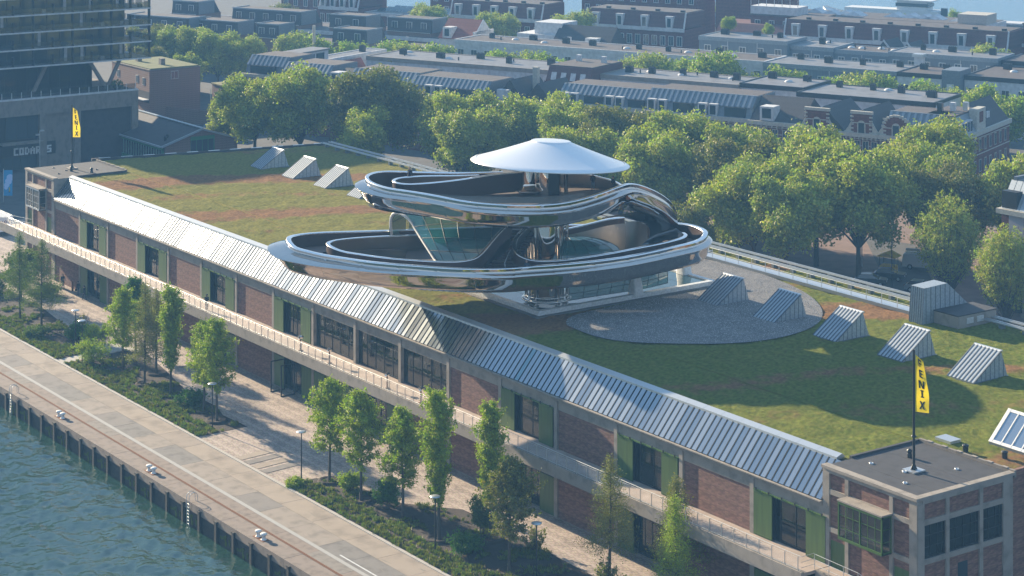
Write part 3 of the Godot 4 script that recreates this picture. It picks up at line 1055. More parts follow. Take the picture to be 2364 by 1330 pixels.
func build_roof() -> void:
	rng.seed = 41
	# the sedum carpet, slightly uneven, with texture coordinates over the whole roof
	var b := MB.new()
	var n := FastNoiseLite.new()
	n.frequency = 0.012
	n.fractal_octaves = 4
	var f := FastNoiseLite.new()
	f.seed = 4
	f.frequency = 0.09
	f.fractal_octaves = 3
	var nx := 620
	var nz := 160
	for j in nz + 1:
		var z := -43.3 + 40.8 * j / nz
		for i in nx + 1:
			var x0 := 0.2 if z > -10.1 else lerpf(-10.6, -3.3, clampf((-10.2 - z) / 33.2, 0, 1))
			var x := lerpf(x0, 152.6, float(i) / nx)
			if z > -10.3:
				x = lerpf(0.2, 143.7, float(i) / nx)
			b.v.append(Vector3(x, 13.06 + 0.12 * f.get_noise_2d(x * 3.0, z * 3.0) + 0.06 * f.get_noise_2d(x * 17.0, z * 22.0), z))
			b.cols.append(sedum_color(n, f, x, z))
	for j in nz:
		for i in nx:
			var a := j * (nx + 1) + i
			b.ix.append_array([a, a + 1, a + nx + 2, a, a + nx + 2, a + nx + 1])
	var roof := whole("sedum_roof", b.smooth(), M.sedum, "", "")
	tag(roof, "", "", "", "structure")
	# far edge: parapet with pale splice plates
	var w := get_node("warehouse")
	var e0 := Vector3(-11.0, 13.0, -10.2)
	var e1 := Vector3(-3.5, 13.0, -43.7)
	var dir := (e1 - e0).normalized()
	var side := dir.cross(Vector3.UP)
	var eb := MB.new()
	eb.prism(PackedVector3Array([e0 - side * 0.2, e0 + side * 0.2, e0 + side * 0.2 + Vector3(0, 0.32, 0), e0 - side * 0.2 + Vector3(0, 0.32, 0)]), e1 - e0)
	part("roof_edge", eb.flat(), M.bitumen, w)
	var pl := MB.new()
	pl.prism(PackedVector3Array([-side * 0.22, side * 0.22, side * 0.22 + Vector3(0, 0.02, 0), -side * 0.22 + Vector3(0, 0.02, 0)]), dir * 1.6)
	var plm := pl.flat()
	for k in 11:
		part("edge_plate", plm, M.galv, w, e0 + dir * (1.0 + 3.1 * k) + Vector3(0, 0.32, 0))
	# gravel field: a lens of pale gravel round the first rooflights
	var outline := crv([Vector3(99.5, 0, -9.4), Vector3(105.8, 0, -9.2), Vector3(110.6, 0, -13.4), Vector3(114.4, 0, -20.1), Vector3(113.4, 0, -28.1), Vector3(110.0, 0, -32.5), Vector3(103.5, 0, -36.6), Vector3(96, 0, -38.6), Vector3(88, 0, -39.0), Vector3(80, 0, -36), Vector3(85, 0, -32.2), Vector3(95.6, 0, -31.9), Vector3(95.8, 0, -24), Vector3(96.4, 0, -16), Vector3(97.4, 0, -11), Vector3(99.5, 0, -9.4)], 90)
	var gp := []
	for q in outline:
		gp.append(Vector2(q.x, q.z))
	gp.pop_back()
	ground("gravel", flat_poly(gp, 13.16), M.gravel)
	var peb := MB.new()
	peb.lathe(Vector3.ZERO, [Vector2(0.001, -0.03), Vector2(0.05, 0), Vector2(0.001, 0.035)], 5)
	var pmm := MultiMesh.new()
	pmm.transform_format = MultiMesh.TRANSFORM_3D
	pmm.use_colors = true
	pmm.mesh = peb.flat()
	pmm.instance_count = 22000
	var poly := PackedVector2Array(gp)
	for i in pmm.instance_count:
		var q := Vector2.ZERO
		for tries in 12:
			q = Vector2(rng.randf_range(80, 115), rng.randf_range(-39, -9.2))
			if Geometry2D.is_point_in_polygon(q, poly):
				break
		var k := rng.randf_range(0.16, 0.55)
		pmm.set_instance_transform(i, Transform3D(Basis(Vector3.UP, rng.randf() * TAU).scaled(Vector3.ONE * rng.randf_range(0.4, 0.95)), Vector3(q.x, 13.17, q.y)))
		pmm.set_instance_color(i, Color(k, k * 0.96, k * 0.92))
	var peb_o := MultiMeshInstance3D.new()
	peb_o.name = "pebbles"
	peb_o.multimesh = pmm
	peb_o.material_override = M.person
	add_child(peb_o)
	tag(peb_o, "loose grey pebbles of the gravel field beside the spiral pavilion", "pebbles", "", "stuff")
	# rooflights: standing-seam zinc wedges
	var proto: Node3D = null
	var spots := [[99.0, "zinc rooflight in the gravel right beside the glass skylight of the pavilion"], [107.2, "second zinc rooflight in the gravel, whole in the pavilion's shadow but for a lit patch"], [115.5, "zinc rooflight just past the gravel, half in shadow, next to the tall vent housing"], [123.8, "zinc rooflight with its lower left corner in shadow, behind the near flag"], [132.1, "fully lit zinc rooflight behind and right of the near yellow flag"], [5.8, "zinc rooflight at the far end of the roof, farthest from the camera"], [14.5, "second zinc rooflight from the far end of the roof"], [22.9, "third zinc rooflight from the far end of the roof"], [31.3, "zinc rooflight half hidden behind the left tip of the pavilion's upper deck"]]
	for q in spots:
		if proto == null:
			proto = rooflight(q[1])
			proto.position = Vector3(q[0], 13.06, -25.95)
		else:
			copy_of(proto, Vector3(q[0], 13.06, -25.95), 0, q[1])
	# glazed rooflight by the near tower
	var gl := thing("glass_rooflight", "white framed glass rooflight at the right picture edge beside the near tower", "rooflight", Vector3(147.2, 13.06, -14.4))
	var fr := MB.new()
	var ta := Vector3(0, 0.15, 0)
	var tb := Vector3(0, 2.3, -2.3)
	fr.prism(PackedVector3Array([ta, Vector3(0, 0.15, -4.0), tb]), Vector3(-0.06, 0, 0))
	fr.prism(PackedVector3Array([ta, Vector3(0, 0.15, -4.0), tb]) , Vector3(0.001, 0, 0))
	part("side_wall", fr.flat(), M.white, gl)
	part("plinth", bx(Vector3(-0.1, -0.1, -4.1), Vector3(5.1, 0.15, 0.05)), M.zinc_dark, gl)
	var fb := MB.new()
	var dd := (tb - ta)
	var nn := Vector3(0, 0.73, 0.68) * 0.1
	for k in 6:
		var x := k * 1.0
		var wdt := 0.16 if k in [0, 5] else 0.05
		fb.prism(PackedVector3Array([ta + Vector3(x - wdt, 0, 0), ta + Vector3(x + wdt, 0, 0), ta + Vector3(x + wdt, 0, 0) + nn, ta + Vector3(x - wdt, 0, 0) + nn]), dd)
	part("frame", fb.flat(), M.white, gl)
	var fb2 := MB.new()
	for t in [0.04, 0.96]:
		fb2.prism(PackedVector3Array([ta + dd * (t - 0.04), ta + dd * (t + 0.04), ta + dd * (t + 0.04) + nn * 0.9, ta + dd * (t - 0.04) + nn * 0.9]), Vector3(5, 0, 0))
	part("frame", fb2.flat(), M.white, gl)
	for k in 5:
		var pm := MB.new()
		pm.quad(ta + Vector3(0.06, 0, 0) + nn * 0.4, ta + dd + Vector3(0.06, 0, 0) + nn * 0.4, ta + dd + Vector3(0.94, 0, 0) + nn * 0.4, ta + Vector3(0.94, 0, 0) + nn * 0.4)
		part("pane", pm.flat(), mat(0.38, 0.43, 0.48, 0.15, 0.8), gl, Vector3(k, 0, 0))
	# small roof fittings near the tower
	var hatch := whole("roof_hatch", bx(Vector3(-0.8, 0, -0.6), Vector3(0.8, 0.22, 0.6)), M.galv, "flat galvanised roof hatch behind the near tower's kerb", "hatch", Vector3(144.8, 13.1, -12.3))
	var dv := MB.new()
	dv.lathe(Vector3.ZERO, [Vector2(0.22, 0), Vector2(0.22, 0.4), Vector2(0.26, 0.42), Vector2(0.26, 0.5), Vector2(0.02, 0.56)], 12)
	var dvm := dv.smooth()
	whole("roof_vent", dvm, M.black, "black roof vent on the sedum beside the glass rooflight", "vent", Vector3(150.2, 13.1, -12.6))
	whole("roof_vent", dvm, M.black, "short black vent just behind the near tower's kerb beside the hatch", "vent", Vector3(147.4, 13.1, -11.4))
	# facade-cleaning track along the back edge: two double rails on feet
	for r in 2:
		var tr := thing("maintenance_track", ["inner pair of galvanised maintenance rails along the back roof edge", "outer pair of galvanised maintenance rails along the back roof edge"][r], "rail", Vector3.ZERO)
		var z := -42.2 - r * 1.3
		for s in 2:
			var rb := MB.new()
			rb.box(Vector3(-3, 13.5, z - 0.28 + s * 0.42), Vector3(152, 13.62, z - 0.16 + s * 0.42))
			part("rail", rb.flat(), M.galv, tr)
		var foot := bx(Vector3(-0.18, 13.0, z - 0.3), Vector3(0.18, 13.5, z + 0.28))
		var x := -1.5
		while x < 150:
			part("foot", foot, M.zinc_dark, tr, Vector3(x + r * 1.4, 0, 0))
			x += 2.85
	# service walkway with handrail
	var wk := thing("service_walkway", "raised metal service walkway with a handrail along the back of the roof", "walkway", Vector3.ZERO)
	part("grating", bx(Vector3(84, 13.3, -40.3), Vector3(117, 13.4, -38.9)), M.galv, wk)
	part("edge_beam", bx(Vector3(84, 13.1, -38.9), Vector3(117, 13.42, -38.8)), M.zinc_dark, wk)
	var x2 := 84.2
	while x2 < 117:
		part("post", bx(Vector3(-0.025, 13.42, -38.95), Vector3(0.025, 14.45, -38.9)), M.galv, wk, Vector3(x2, 0, 0))
		x2 += 2.1
	var hb := MB.new()
	hb.bar(Vector3(84.2, 14.45, -38.92), Vector3(117, 14.45, -38.92), 0.03)
	hb.bar(Vector3(84.2, 13.95, -38.92), Vector3(117, 13.95, -38.92), 0.02)
	part("handrail", hb.smooth(), M.galv, wk)
	part("landing", bx(Vector3(80.2, 13.1, -41.0), Vector3(84, 13.5, -37.6)), M.zinc_dark, wk)
	# tall seamed vent housing and the low plant box
	var vh := thing("vent_housing", "tall zinc vent housing with standing seams at the end of the service walkway", "vent housing", Vector3(116.9, 13.06, -37.1))
	var prof := PackedVector3Array([Vector3(0, 0, 0), Vector3(0, 3.4, -0.3), Vector3(0, 3.5, -3.4), Vector3(0, 0.6, -7.0), Vector3(0, 0, -7.0)])
	var body := MB.new()
	body.prism(prof, Vector3(1.7, 0, 0))
	part("body", body.flat(), M.zinc, vh)
	for k in 7:
		var xx := 0.02 + k * 0.277
		var sb := MB.new()
		sb.prism(PackedVector3Array([Vector3(xx - 0.015, 0, 0), Vector3(xx + 0.015, 0, 0), Vector3(xx + 0.015, 3.4, -0.3), Vector3(xx - 0.015, 3.4, -0.3)]), Vector3(0, 0.01, 0.06))
		part("seam", sb.flat(), M.seam, vh)
	for k in 10:
		var zz := -0.5 - k * 0.65
		var hgt := 3.45 if zz > -3.4 else 3.5 - (-zz - 3.4) * 0.8
		part("side_seam", bx(Vector3(1.7, 0, zz - 0.015), Vector3(1.75, hgt, zz + 0.015)), M.zinc_dark, vh)
	var pb := thing("plant_box", "low pale plant box with two louvres beside the tall vent housing", "plant box", Vector3(118.7, 13.06, -38.5))
	part("body", bx(Vector3(0, 0, -5.4), Vector3(3.0, 1.15, -0.1)), M.concrete, pb)
	part("lid", bx(Vector3(-0.03, 1.15, -5.45), Vector3(3.05, 1.25, -0.05)), M.bitumen, pb)
	for k in 2:
		for j in 5:
			part("louvre_slat", bx(Vector3(3.0, 0.35 + j * 0.11, -2.2 - k * 1.4), Vector3(3.05, 0.42 + j * 0.11, -1.3 - k * 1.4)), M.white, pb)
	# flag poles with hanging banners
	flag_pole(Vector3(148.61, 13.2, -4.54), 8.95, "black flagpole on the near tower roof", "near", 0.55)
	flag_pole(Vector3(-5.75, 13.2, -5.05), 8.6, "black flagpole on the far tower roof", "far", 0.95)


func rooflight(label: String) -> Node3D:
	var t := thing("rooflight", label, "rooflight")
	var A := Vector3(0, 0.05, 0)
	var T := Vector3(0, 2.28, -3.45)
	var Bk := Vector3(0, 0.05, -4.25)
	var body := MB.new()
	body.prism(PackedVector3Array([A + Vector3(0.02, 0, -0.04), T + Vector3(0.02, -0.06, 0), Bk + Vector3(0.02, 0, 0.03)]), Vector3(2.96, 0, 0))
	part("end_wall", body.flat(), M.zinc, t)
	part("plinth", bx(Vector3(-0.06, -0.12, -4.32), Vector3(3.06, 0.05, 0.06)), M.zinc_dark, t)
	var d := T - A
	var nn := Vector3(0, -d.z, d.y).normalized()
	var wd := 3.0 / 7.0
	var pan := MB.new()
	pan.prism(PackedVector3Array([A + nn * 0.0 + Vector3(0.03, 0, 0), A + Vector3(wd - 0.03, 0, 0), A + Vector3(wd - 0.03, 0, 0) + nn * 0.03, A + Vector3(0.03, 0, 0) + nn * 0.03]), d)
	var pm := pan.flat()
	var seam := MB.new()
	seam.prism(PackedVector3Array([A + Vector3(-0.05, 0, 0), A + Vector3(0.05, 0, 0), A + Vector3(0.05, 0, 0) + nn * 0.07, A + Vector3(-0.05, 0, 0) + nn * 0.07]), d)
	var sm := seam.flat()
	for k in 7:
		part("zinc_panel", pm, M.zinc, t, Vector3(k * wd, 0, 0))
	for k in 8:
		part("seam", sm, M.seam, t, Vector3(k * wd, 0, 0))
	# back face panels and end seams
	var e := Bk - T
	for k in 7:
		var z := lerpf(0.0, -4.2, (k + 0.7) / 7.6)
		var h: float = 2.23 * (-z / 3.45) if z > -3.45 else 2.23 * (4.25 + z) / 0.8
		if h > 0.2:
			for s in [0.0, 2.99]:
				part("end_seam", bx(Vector3(0, 0.05, -0.012), Vector3(0.03, snappedf(h, 0.01), 0.012)), M.seam, t, Vector3(s - 0.02 + (0.01 if s > 1 else 0.0), 0, z))
	var cap := MB.new()
	cap.prism(PackedVector3Array([T + Vector3(-0.05, -0.04, 0.16), T + Vector3(-0.05, 0.06, 0.05), T + Vector3(-0.05, 0.06, -0.12), T + Vector3(-0.05, -0.1, -0.16)]), Vector3(3.1, 0, 0))
	part("ridge_cap", cap.flat(), M.galv, t)
	return t


func flag_pole(at: Vector3, h: float, label: String, which: String, yaw: float) -> void:
	var t := thing("flag_pole", label, "flagpole", at)
	var b := MB.new()
	b.tube(PackedVector3Array([Vector3(0, 0.1, 0), Vector3(0, 0.5, 0), Vector3(0, h, 0)]), 0.13, 0.085, 12)
	part("pole", b.smooth(), M.black, t)
	part("base_plate", bx(Vector3(-0.6, 0.03, -0.6), Vector3(0.6, 0.13, 0.6)), M.galv if which == "near" else M.concrete, t)
	var g := MB.new()
	for k in 4:
		var d := Vector3(cos(k * PI / 2 + 0.4), 0, sin(k * PI / 2 + 0.4))
		var s := d.cross(Vector3.UP) * 0.02
		g.prism(PackedVector3Array([d * 0.1 + Vector3(0, 0.13, 0) - s, d * 0.28 + Vector3(0, 0.13, 0) - s, d * 0.1 + Vector3(0, 0.5, 0) - s]), s * 2)
	part("gusset", g.flat(), M.black, t)
	var col := MB.new()
	col.lathe(Vector3(0, 2.5 if which == "near" else 2.3, 0), [Vector2(0.13, 0), Vector2(0.2, 0.02), Vector2(0.2, 0.1), Vector2(0.13, 0.14)], 12)
	part("collar", col.smooth(), M.black, t)
	# banner: tall cloth with soft waves
	var top := h - 0.35
	var bot := h - (4.55 if which == "near" else 4.35)
	var fl := thing("banner", "yellow banner with black letters on the %s flagpole" % which, "flag", at)
	var rows := []
	var dirx := Vector3(cos(yaw), 0, -sin(yaw))
	var nrm := Vector3(sin(yaw), 0, cos(yaw))
	var wide := 1.0
	for j in 25:
		var y := lerpf(top, bot, j / 24.0)
		var r := PackedVector3Array()
		for i in 9:
			var u := i / 8.0
			var drop := (0.42 + 0.15 * sin(j * 0.4)) * u * (1.0 - j / 24.0)
			var q := dirx * (0.12 + u * wide * (0.62 + 0.38 * sin(j / 24.0 * 1.6))) + nrm * (0.09 * u * sin(j * 0.55 + u * 2.0) + 0.12 * u * sin(j * 0.21 + 1.0))
			r.append(q + Vector3(0, y - drop, 0))
		rows.append(r)
	var cb := MB.new()
	cb.loft(rows)
	part("cloth", cb.smooth(), M.yellow, fl)
	var word := "FENIX"
	for k in 5:
		var tm := TextMesh.new()
		tm.text = word[k]
		tm.font = letter_font()
		tm.font_size = 64
		tm.pixel_size = 0.0125
		tm.depth = 0.012
		var j := int(lerpf(2.5, 21.5, k / 4.0))
		var r: PackedVector3Array = rows[j]
		var c := (r[3] + r[5]) / 2.0
		var ux := (r[6] - r[2]).normalized()
		var uy: Vector3 = ((rows[j - 2] as PackedVector3Array)[4] - (rows[j + 2] as PackedVector3Array)[4]).normalized()
		var uz := ux.cross(uy).normalized()
		# upright letters stacked from top to bottom
		for s in [1.0, -1.0]:
			var o := part("letter", tm, M.black, fl, c + uz * 0.03 * s)
			o.basis = Basis(ux * 0.85, uy * 1.0, uz)


func letter_font() -> Font:
	if not M.has("font"):
		var f := SystemFont.new()
		f.font_names = PackedStringArray(["Droid Sans"])
		f.font_weight = 700
		M.font = f
	return M.font


# ---------------------------------------------------------------- spiral pavilion

func shift(c: PackedVector3Array, n: PackedVector3Array, out: float, up: float) -> PackedVector3Array:
	var r := PackedVector3Array()
	for k in c.size():
		r.append(c[k] + n[k] * out + Vector3(0, up, 0))
	return r


func wall_strip(b: MB, c: PackedVector3Array, n: PackedVector3Array, o: float, y0: float, y1: float, steps := 1) -> void:
	var rows := []
	for k in steps + 1:
		rows.append(shift(c, n, o, lerpf(y0, y1, float(k) / steps)))
	b.loft(rows)


func parapet(t: Node, pts: Array, n: int, flip: float, half: float, wood_h: float, steel_h: float, name_ := "parapet") -> void:
	# polished cap, wood on the walking side, steel on the void side
	var c := crv(pts, n)
	var o := outward(c, flip)
	var p := Node3D.new()
	p.name = name_
	t.add_child(p, true)
	var cap := MB.new()
	cap.loft([shift(c, o, -half, -0.06), shift(c, o, -half, 0.0), shift(c, o, -half * 0.6, 0.03), shift(c, o, half * 0.6, 0.03), shift(c, o, half, 0.0), shift(c, o, half, -0.06)])
	part("cap", cap.smooth(), M.steel_cap, p)
	var wd := MB.new()
	wall_strip(wd, c, o, half - 0.04, -wood_h, -0.04, 3)
	part("wood_lining", wd.smooth(), M.wood, p)
	var st := MB.new()
	wall_strip(st, c, o, -half + 0.04, -steel_h, -0.04, 3)
	part("steel_lining", st.smooth(), M.steel_matt, p)


func build_tornado() -> void:
	rng.seed = 51
	var t := thing("spiral_pavilion", "mirror-polished double spiral stair pavilion with a shallow round canopy above the roof", "pavilion", Vector3(91.96, 0, -12.58), 0.954)
	var lo_p := [Vector3(-13.30, 18.61, -9.50), Vector3(-15.90, 18.79, -8.20), Vector3(-19.82, 18.97, -6.80), Vector3(-22.79, 19.20, -5.20), Vector3(-24.68, 19.35, -3.60), Vector3(-25.58, 19.42, -2.30), Vector3(-25.71, 19.42, -0.80), Vector3(-25.35, 19.29, 0.60), Vector3(-24.62, 19.10, 1.90), Vector3(-23.32, 18.94, 2.70), Vector3(-22.00, 18.77, 3.30), Vector3(-19.92, 18.64, 4.20), Vector3(-17.39, 18.50, 5.20), Vector3(-14.88, 18.48, 6.20), Vector3(-12.87, 18.49, 6.90), Vector3(-8.28, 18.45, 8.00), Vector3(-5.94, 18.50, 8.30), Vector3(-3.49, 18.58, 8.40), Vector3(-2.06, 18.68, 8.30), Vector3(1.13, 18.79, 7.80), Vector3(4.78, 18.90, 6.70), Vector3(7.79, 18.98, 5.20), Vector3(10.87, 19.15, 3.20), Vector3(12.98, 19.23, 1.50), Vector3(14.63, 19.27, 0.00), Vector3(15.67, 19.36, -1.50), Vector3(16.09, 19.51, -2.80), Vector3(16.16, 19.57, -4.00), Vector3(15.61, 19.63, -5.60), Vector3(14.61, 19.61, -7.20), Vector3(13.0, 19.48, -8.60), Vector3(10.79, 19.13, -9.60), Vector3(5.0, 18.9, -10.6), Vector3(-3.0, 18.7, -10.9), Vector3(-9.0, 18.6, -10.4), Vector3(-13.30, 18.61, -9.50)]
	var N := 240
	var lo := crv(lo_p, N)
	var ln := outward(lo, -1.0)
	if ln[int(N * 0.45)].z < 0:
		ln = outward(lo, 1.0)
	# lip width and band height vary round the ring
	var prof := func(c: PackedVector3Array, n: PackedVector3Array, lipf: Callable, wall: float, band: float) -> Array:
		var rows := []
		var steps := [[0.0, 0.0], [-0.03, -wall * 0.5], [-0.06, -wall * 0.85]]
		for s in steps:
			rows.append(shift(c, n, s[0], s[1]))
		var a := PackedVector3Array()
		var a2 := PackedVector3Array()
		var b2 := PackedVector3Array()
		var c2 := PackedVector3Array()
		var d2 := PackedVector3Array()
		var e2 := PackedVector3Array()
		for k in c.size():
			var w: float = lipf.call(float(k) / (c.size() - 1))
			a.append(c[k] + n[k] * (-0.02 + w * 0.22) + Vector3(0, -wall - 0.02, 0))
			a2.append(c[k] + n[k] * (0.02 + w * 0.62) + Vector3(0, -wall - 0.11, 0))
			b2.append(c[k] + n[k] * (0.05 + w) + Vector3(0, -wall - 0.26, 0))
			c2.append(c[k] + n[k] * (0.05 + w * 0.98) + Vector3(0, -wall - 0.33, 0))
			d2.append(c[k] + n[k] * (0.02 + w * 0.80) + Vector3(0, -wall - 0.42, 0))
			e2.append(c[k] + n[k] * (0.0 + w * 0.70) + Vector3(0, -wall - 0.56, 0))
		rows.append_array([a, a2, b2, c2, d2, e2])
		for q in [[-0.06, 0.35], [-0.16, 0.75], [-0.32, 1.0]]:
			var r := PackedVector3Array()
			for k in c.size():
				var w: float = lipf.call(float(k) / (c.size() - 1))
				r.append(c[k] + n[k] * (q[0] + w * (0.66 - 0.35 * q[1])) + Vector3(0, -wall - 0.56 - band * q[1], 0))
			rows.append(r)
		return rows
	var lip_lo := func(u: float) -> float:
		var tipd := absf(u - 0.185)
		return 0.42 + 1.45 * exp(-tipd * tipd / 0.0055) - 0.36 * exp(-(u - 0.36) * (u - 0.36) / 0.0012)
	var skin := MB.new()
	var rows: Array = prof.call(lo, ln, lip_lo, 0.46, 1.25)
	# soffit closing to the middle
	var last: PackedVector3Array = rows[-1]
	var cen := Vector3(-4.5, 0, -1.0)
	for q in [[0.10, -0.22], [0.24, -0.42], [0.45, -0.55]]:
		var r := PackedVector3Array()
		for k in last.size():
			var d := Vector3(cen.x - last[k].x, 0, (cen.z - last[k].z))
			r.append(last[k] + d * q[0] + Vector3(0, q[1], 0))
		rows.append(r)
	# the skin is made of steel sheets about 4.4 m long, split at open seams
	var chunks := 26
	for c in chunks:
		var k0 := int(round(float(c) * (N - 1) / chunks))
		var k1 := int(round(float(c + 1) * (N - 1) / chunks))
		var sub := []
		for r in rows:
			sub.append((r as PackedVector3Array).slice(k0, k1 + 1))
		var m := MB.new()
		# a hair gap at the seam
		for i in sub.size():
			sub[i][0] = sub[i][0].lerp(sub[i][1], 0.012)
			sub[i][-1] = sub[i][-1].lerp(sub[i][-2], 0.012)
		m.loft(sub)
		part("skin_sheet", m.smooth(), M.steel_band, t)
	var back := MB.new()
	back.loft([shift(lo, ln, -0.06, -0.1), shift(lo, ln, -0.10, -0.9), shift(lo, ln, -0.15, -1.4)])
	part("skin_backing", back.smooth(), M.black, t)
	# cap and wood lining of the outer parapet
	var cap := MB.new()
	cap.loft([shift(lo, ln, 0.01, -0.05), shift(lo, ln, 0.0, 0.02), shift(lo, ln, -0.1, 0.05), shift(lo, ln, -0.42, 0.05), shift(lo, ln, -0.5, 0.0), shift(lo, ln, -0.5, -0.08)])
	part("outer_cap", cap.smooth(), M.steel_cap, t)
	var wd := MB.new()
	wall_strip(wd, lo, ln, -0.48, -1.35, -0.05, 3)
	part("outer_wood_lining", wd.smooth(), M.wood, t)
	# lower walking deck: a band inside the parapet
	var deck := MB.new()
	deck.loft([shift(lo, ln, -0.46, -1.3), shift(lo, ln, -3.6, -1.3)])
	part("lower_deck", deck.flat(), M.wood_deck, t)
	# inner parapets of the lower ring
	parapet(t, [Vector3(-12.06, 18.70, -6.40), Vector3(-13.09, 18.74, -6.00), Vector3(-16.54, 18.83, -5.00), Vector3(-19.22, 18.94, -3.60), Vector3(-20.49, 18.99, -2.70), Vector3(-21.41, 18.97, -1.90), Vector3(-21.60, 18.93, -1.10), Vector3(-21.26, 18.86, -0.20), Vector3(-20.18, 18.68, 1.00), Vector3(-18.09, 18.63, 2.40), Vector3(-15.53, 18.55, 3.60), Vector3(-12.97, 18.59, 4.70), Vector3(-9.99, 18.66, 5.70), Vector3(-8.04, 18.76, 5.90), Vector3(-6.89, 18.99, 5.60), Vector3(-6.11, 19.54, 5.00), Vector3(-5.33, 20.37, 4.30), Vector3(-4.25, 21.40, 3.50), Vector3(-3.49, 21.89, 3.00)], 110, -1.0, 0.2, 1.35, 2.6, "left_inner_parapet")
	parapet(t, [Vector3(-1.59, 21.39, 0.50), Vector3(-2.23, 20.89, 1.50), Vector3(-2.82, 20.53, 2.70), Vector3(-3.20, 20.09, 3.60), Vector3(-3.18, 19.68, 4.30), Vector3(-2.83, 19.25, 5.00), Vector3(-2.04, 18.89, 5.40), Vector3(-0.60, 18.70, 5.60), Vector3(0.90, 18.72, 5.50), Vector3(3.86, 18.88, 4.70), Vector3(6.87, 19.14, 3.60), Vector3(9.20, 19.36, 2.50), Vector3(11.00, 19.46, 1.40), Vector3(12.59, 19.52, 0.00), Vector3(13.48, 19.56, -1.00), Vector3(13.82, 19.61, -2.00), Vector3(13.65, 19.60, -3.00)], 110, -1.0, 0.2, 1.4, 1.9, "right_inner_parapet")
	parapet(t, [Vector3(-3.0, 19.2, -3.4), Vector3(1.26, 19.76, -3.50), Vector3(2.22, 19.91, -3.60), Vector3(4.18, 20.28, -3.90), Vector3(6.23, 20.72, -4.20), Vector3(7.28, 20.83, -4.40), Vector3(7.75, 20.75, -4.9), Vector3(7.2, 20.6, -5.4)], 60, -1.0, 0.27, 0.6, 0.5, "rising_parapet")
	# stainless wall panels of the rear ramp, seen through the ring
	var rw := crv([Vector3(-2.0, 19.5, -4.6), Vector3(1.71, 19.44, -4.70), Vector3(2.55, 19.35, -4.80), Vector3(5.24, 19.6, -5.40), Vector3(7.44, 19.95, -5.80), Vector3(9.18, 20.26, -5.50), Vector3(10.21, 20.0, -4.60)], 61)
	for c in 5:
		var seg := rw.slice(c * 12, c * 12 + 13)
		seg[0] = seg[0].lerp(seg[1], 0.05)
		var m := MB.new()
		var low := PackedVector3Array()
		for q in seg:
			low.append(Vector3(q.x, 16.6, q.z + 0.25))
		m.loft([seg, low])
		part("rear_wall_sheet", m.smooth(), M.steel_matt, t)
	# stair between the parapets climbing behind the column
	for k in 16:
		var u := k / 15.0
		var c := Vector3(-4.6, 17.35, 6.0).lerp(Vector3(-2.6, 20.6, 0.4), u)
		var m := MB.new()
		m.box(Vector3(-1.5, -0.25, -0.25), Vector3(1.5, 0, 0.2))
		var o := part("stair_tread", m.flat(), M.wood, t, c)
		o.rotation.y = -0.2
	var hr := MB.new()
	hr.tube(PackedVector3Array([Vector3(-4.0, 17.6, 6.0), Vector3(-4.1, 18.6, 6.0), Vector3(-3.7, 19.3, 4.8), Vector3(-3.5, 19.5, 4.4)]), 0.035, 0.035, 6)
	hr.tube(PackedVector3Array([Vector3(-3.1, 18.9, 4.1), Vector3(-3.0, 19.9, 3.8), Vector3(-2.4, 21.2, 1.4), Vector3(-1.8, 22.0, 0.2)]), 0.035, 0.035, 6)
	part("stair_handrail", hr.smooth(), M.galv, t)
	# ---- upper ring
	var uo := crv([Vector3(-4.38, 25.05, -6.50), Vector3(-8.01, 25.10, -5.80), Vector3(-10.49, 25.18, -5.50), Vector3(-13.57, 25.34, -5.00), Vector3(-16.04, 25.57, -4.00), Vector3(-17.41, 25.68, -2.40), Vector3(-17.88, 25.65, -0.60), Vector3(-17.39, 25.50, 1.60), Vector3(-15.56, 25.32, 3.90), Vector3(-13.05, 25.28, 5.60), Vector3(-10.06, 25.05, 7.10), Vector3(-8.28, 24.81, 7.70), Vector3(-5.37, 24.62, 8.30), Vector3(-2.23, 24.52, 8.40), Vector3(0.84, 24.55, 7.90), Vector3(2.84, 24.72, 7.00), Vector3(5.25, 25.11, 5.40), Vector3(7.13, 25.40, 3.40), Vector3(8.33, 25.31, 1.50), Vector3(10.49, 24.25, -1.00), Vector3(12.30, 22.77, -3.50), Vector3(13.15, 21.36, -5.50), Vector3(13.36, 20.18, -7.00), Vector3(12.90, 19.35, -8.50)], 200)
	var un := outward(uo, -1.0)
	if un[90].z < 0:
		un = outward(uo, 1.0)
	var lip_u := func(u: float) -> float:
		var tipd := absf(u - 0.27)
		return 0.44 + 0.55 * exp(-tipd * tipd / 0.004) - 0.36 * exp(-(u - 0.44) * (u - 0.44) / 0.0014) - 0.42 * clampf((u - 0.74) / 0.12, 0, 1)
	var urows: Array = prof.call(uo, un, lip_u, 0.46, 1.12)
	var ulast: PackedVector3Array = urows[-1]
	var ucen := Vector3(-3.5, 0, 0.6)
	for q in [[0.10, -0.20], [0.25, -0.36], [0.5, -0.45]]:
		var r := PackedVector3Array()
		for k in ulast.size():
			var f := clampf((0.80 - float(k) / ulast.size()) / 0.08, 0.0, 1.0)
			var d := Vector3(ucen.x - ulast[k].x, 0, (ucen.z - ulast[k].z))
			r.append(ulast[k] + d * q[0] * (0.10 + 0.9 * f) + Vector3(0, q[1], 0))
		urows.append(r)
	chunks = 20
	for c in chunks:
		var k0 := int(round(float(c) * 199 / chunks))
		var k1 := int(round(float(c + 1) * 199 / chunks))
		var sub := []
		for r in urows:
			sub.append((r as PackedVector3Array).slice(k0, k1 + 1))
		for i in sub.size():
			sub[i][0] = sub[i][0].lerp(sub[i][1], 0.012)
			sub[i][-1] = sub[i][-1].lerp(sub[i][-2], 0.012)
		var m := MB.new()
		m.loft(sub)
		part("upper_skin_sheet", m.smooth(), M.steel_band, t)
	var ucap := MB.new()
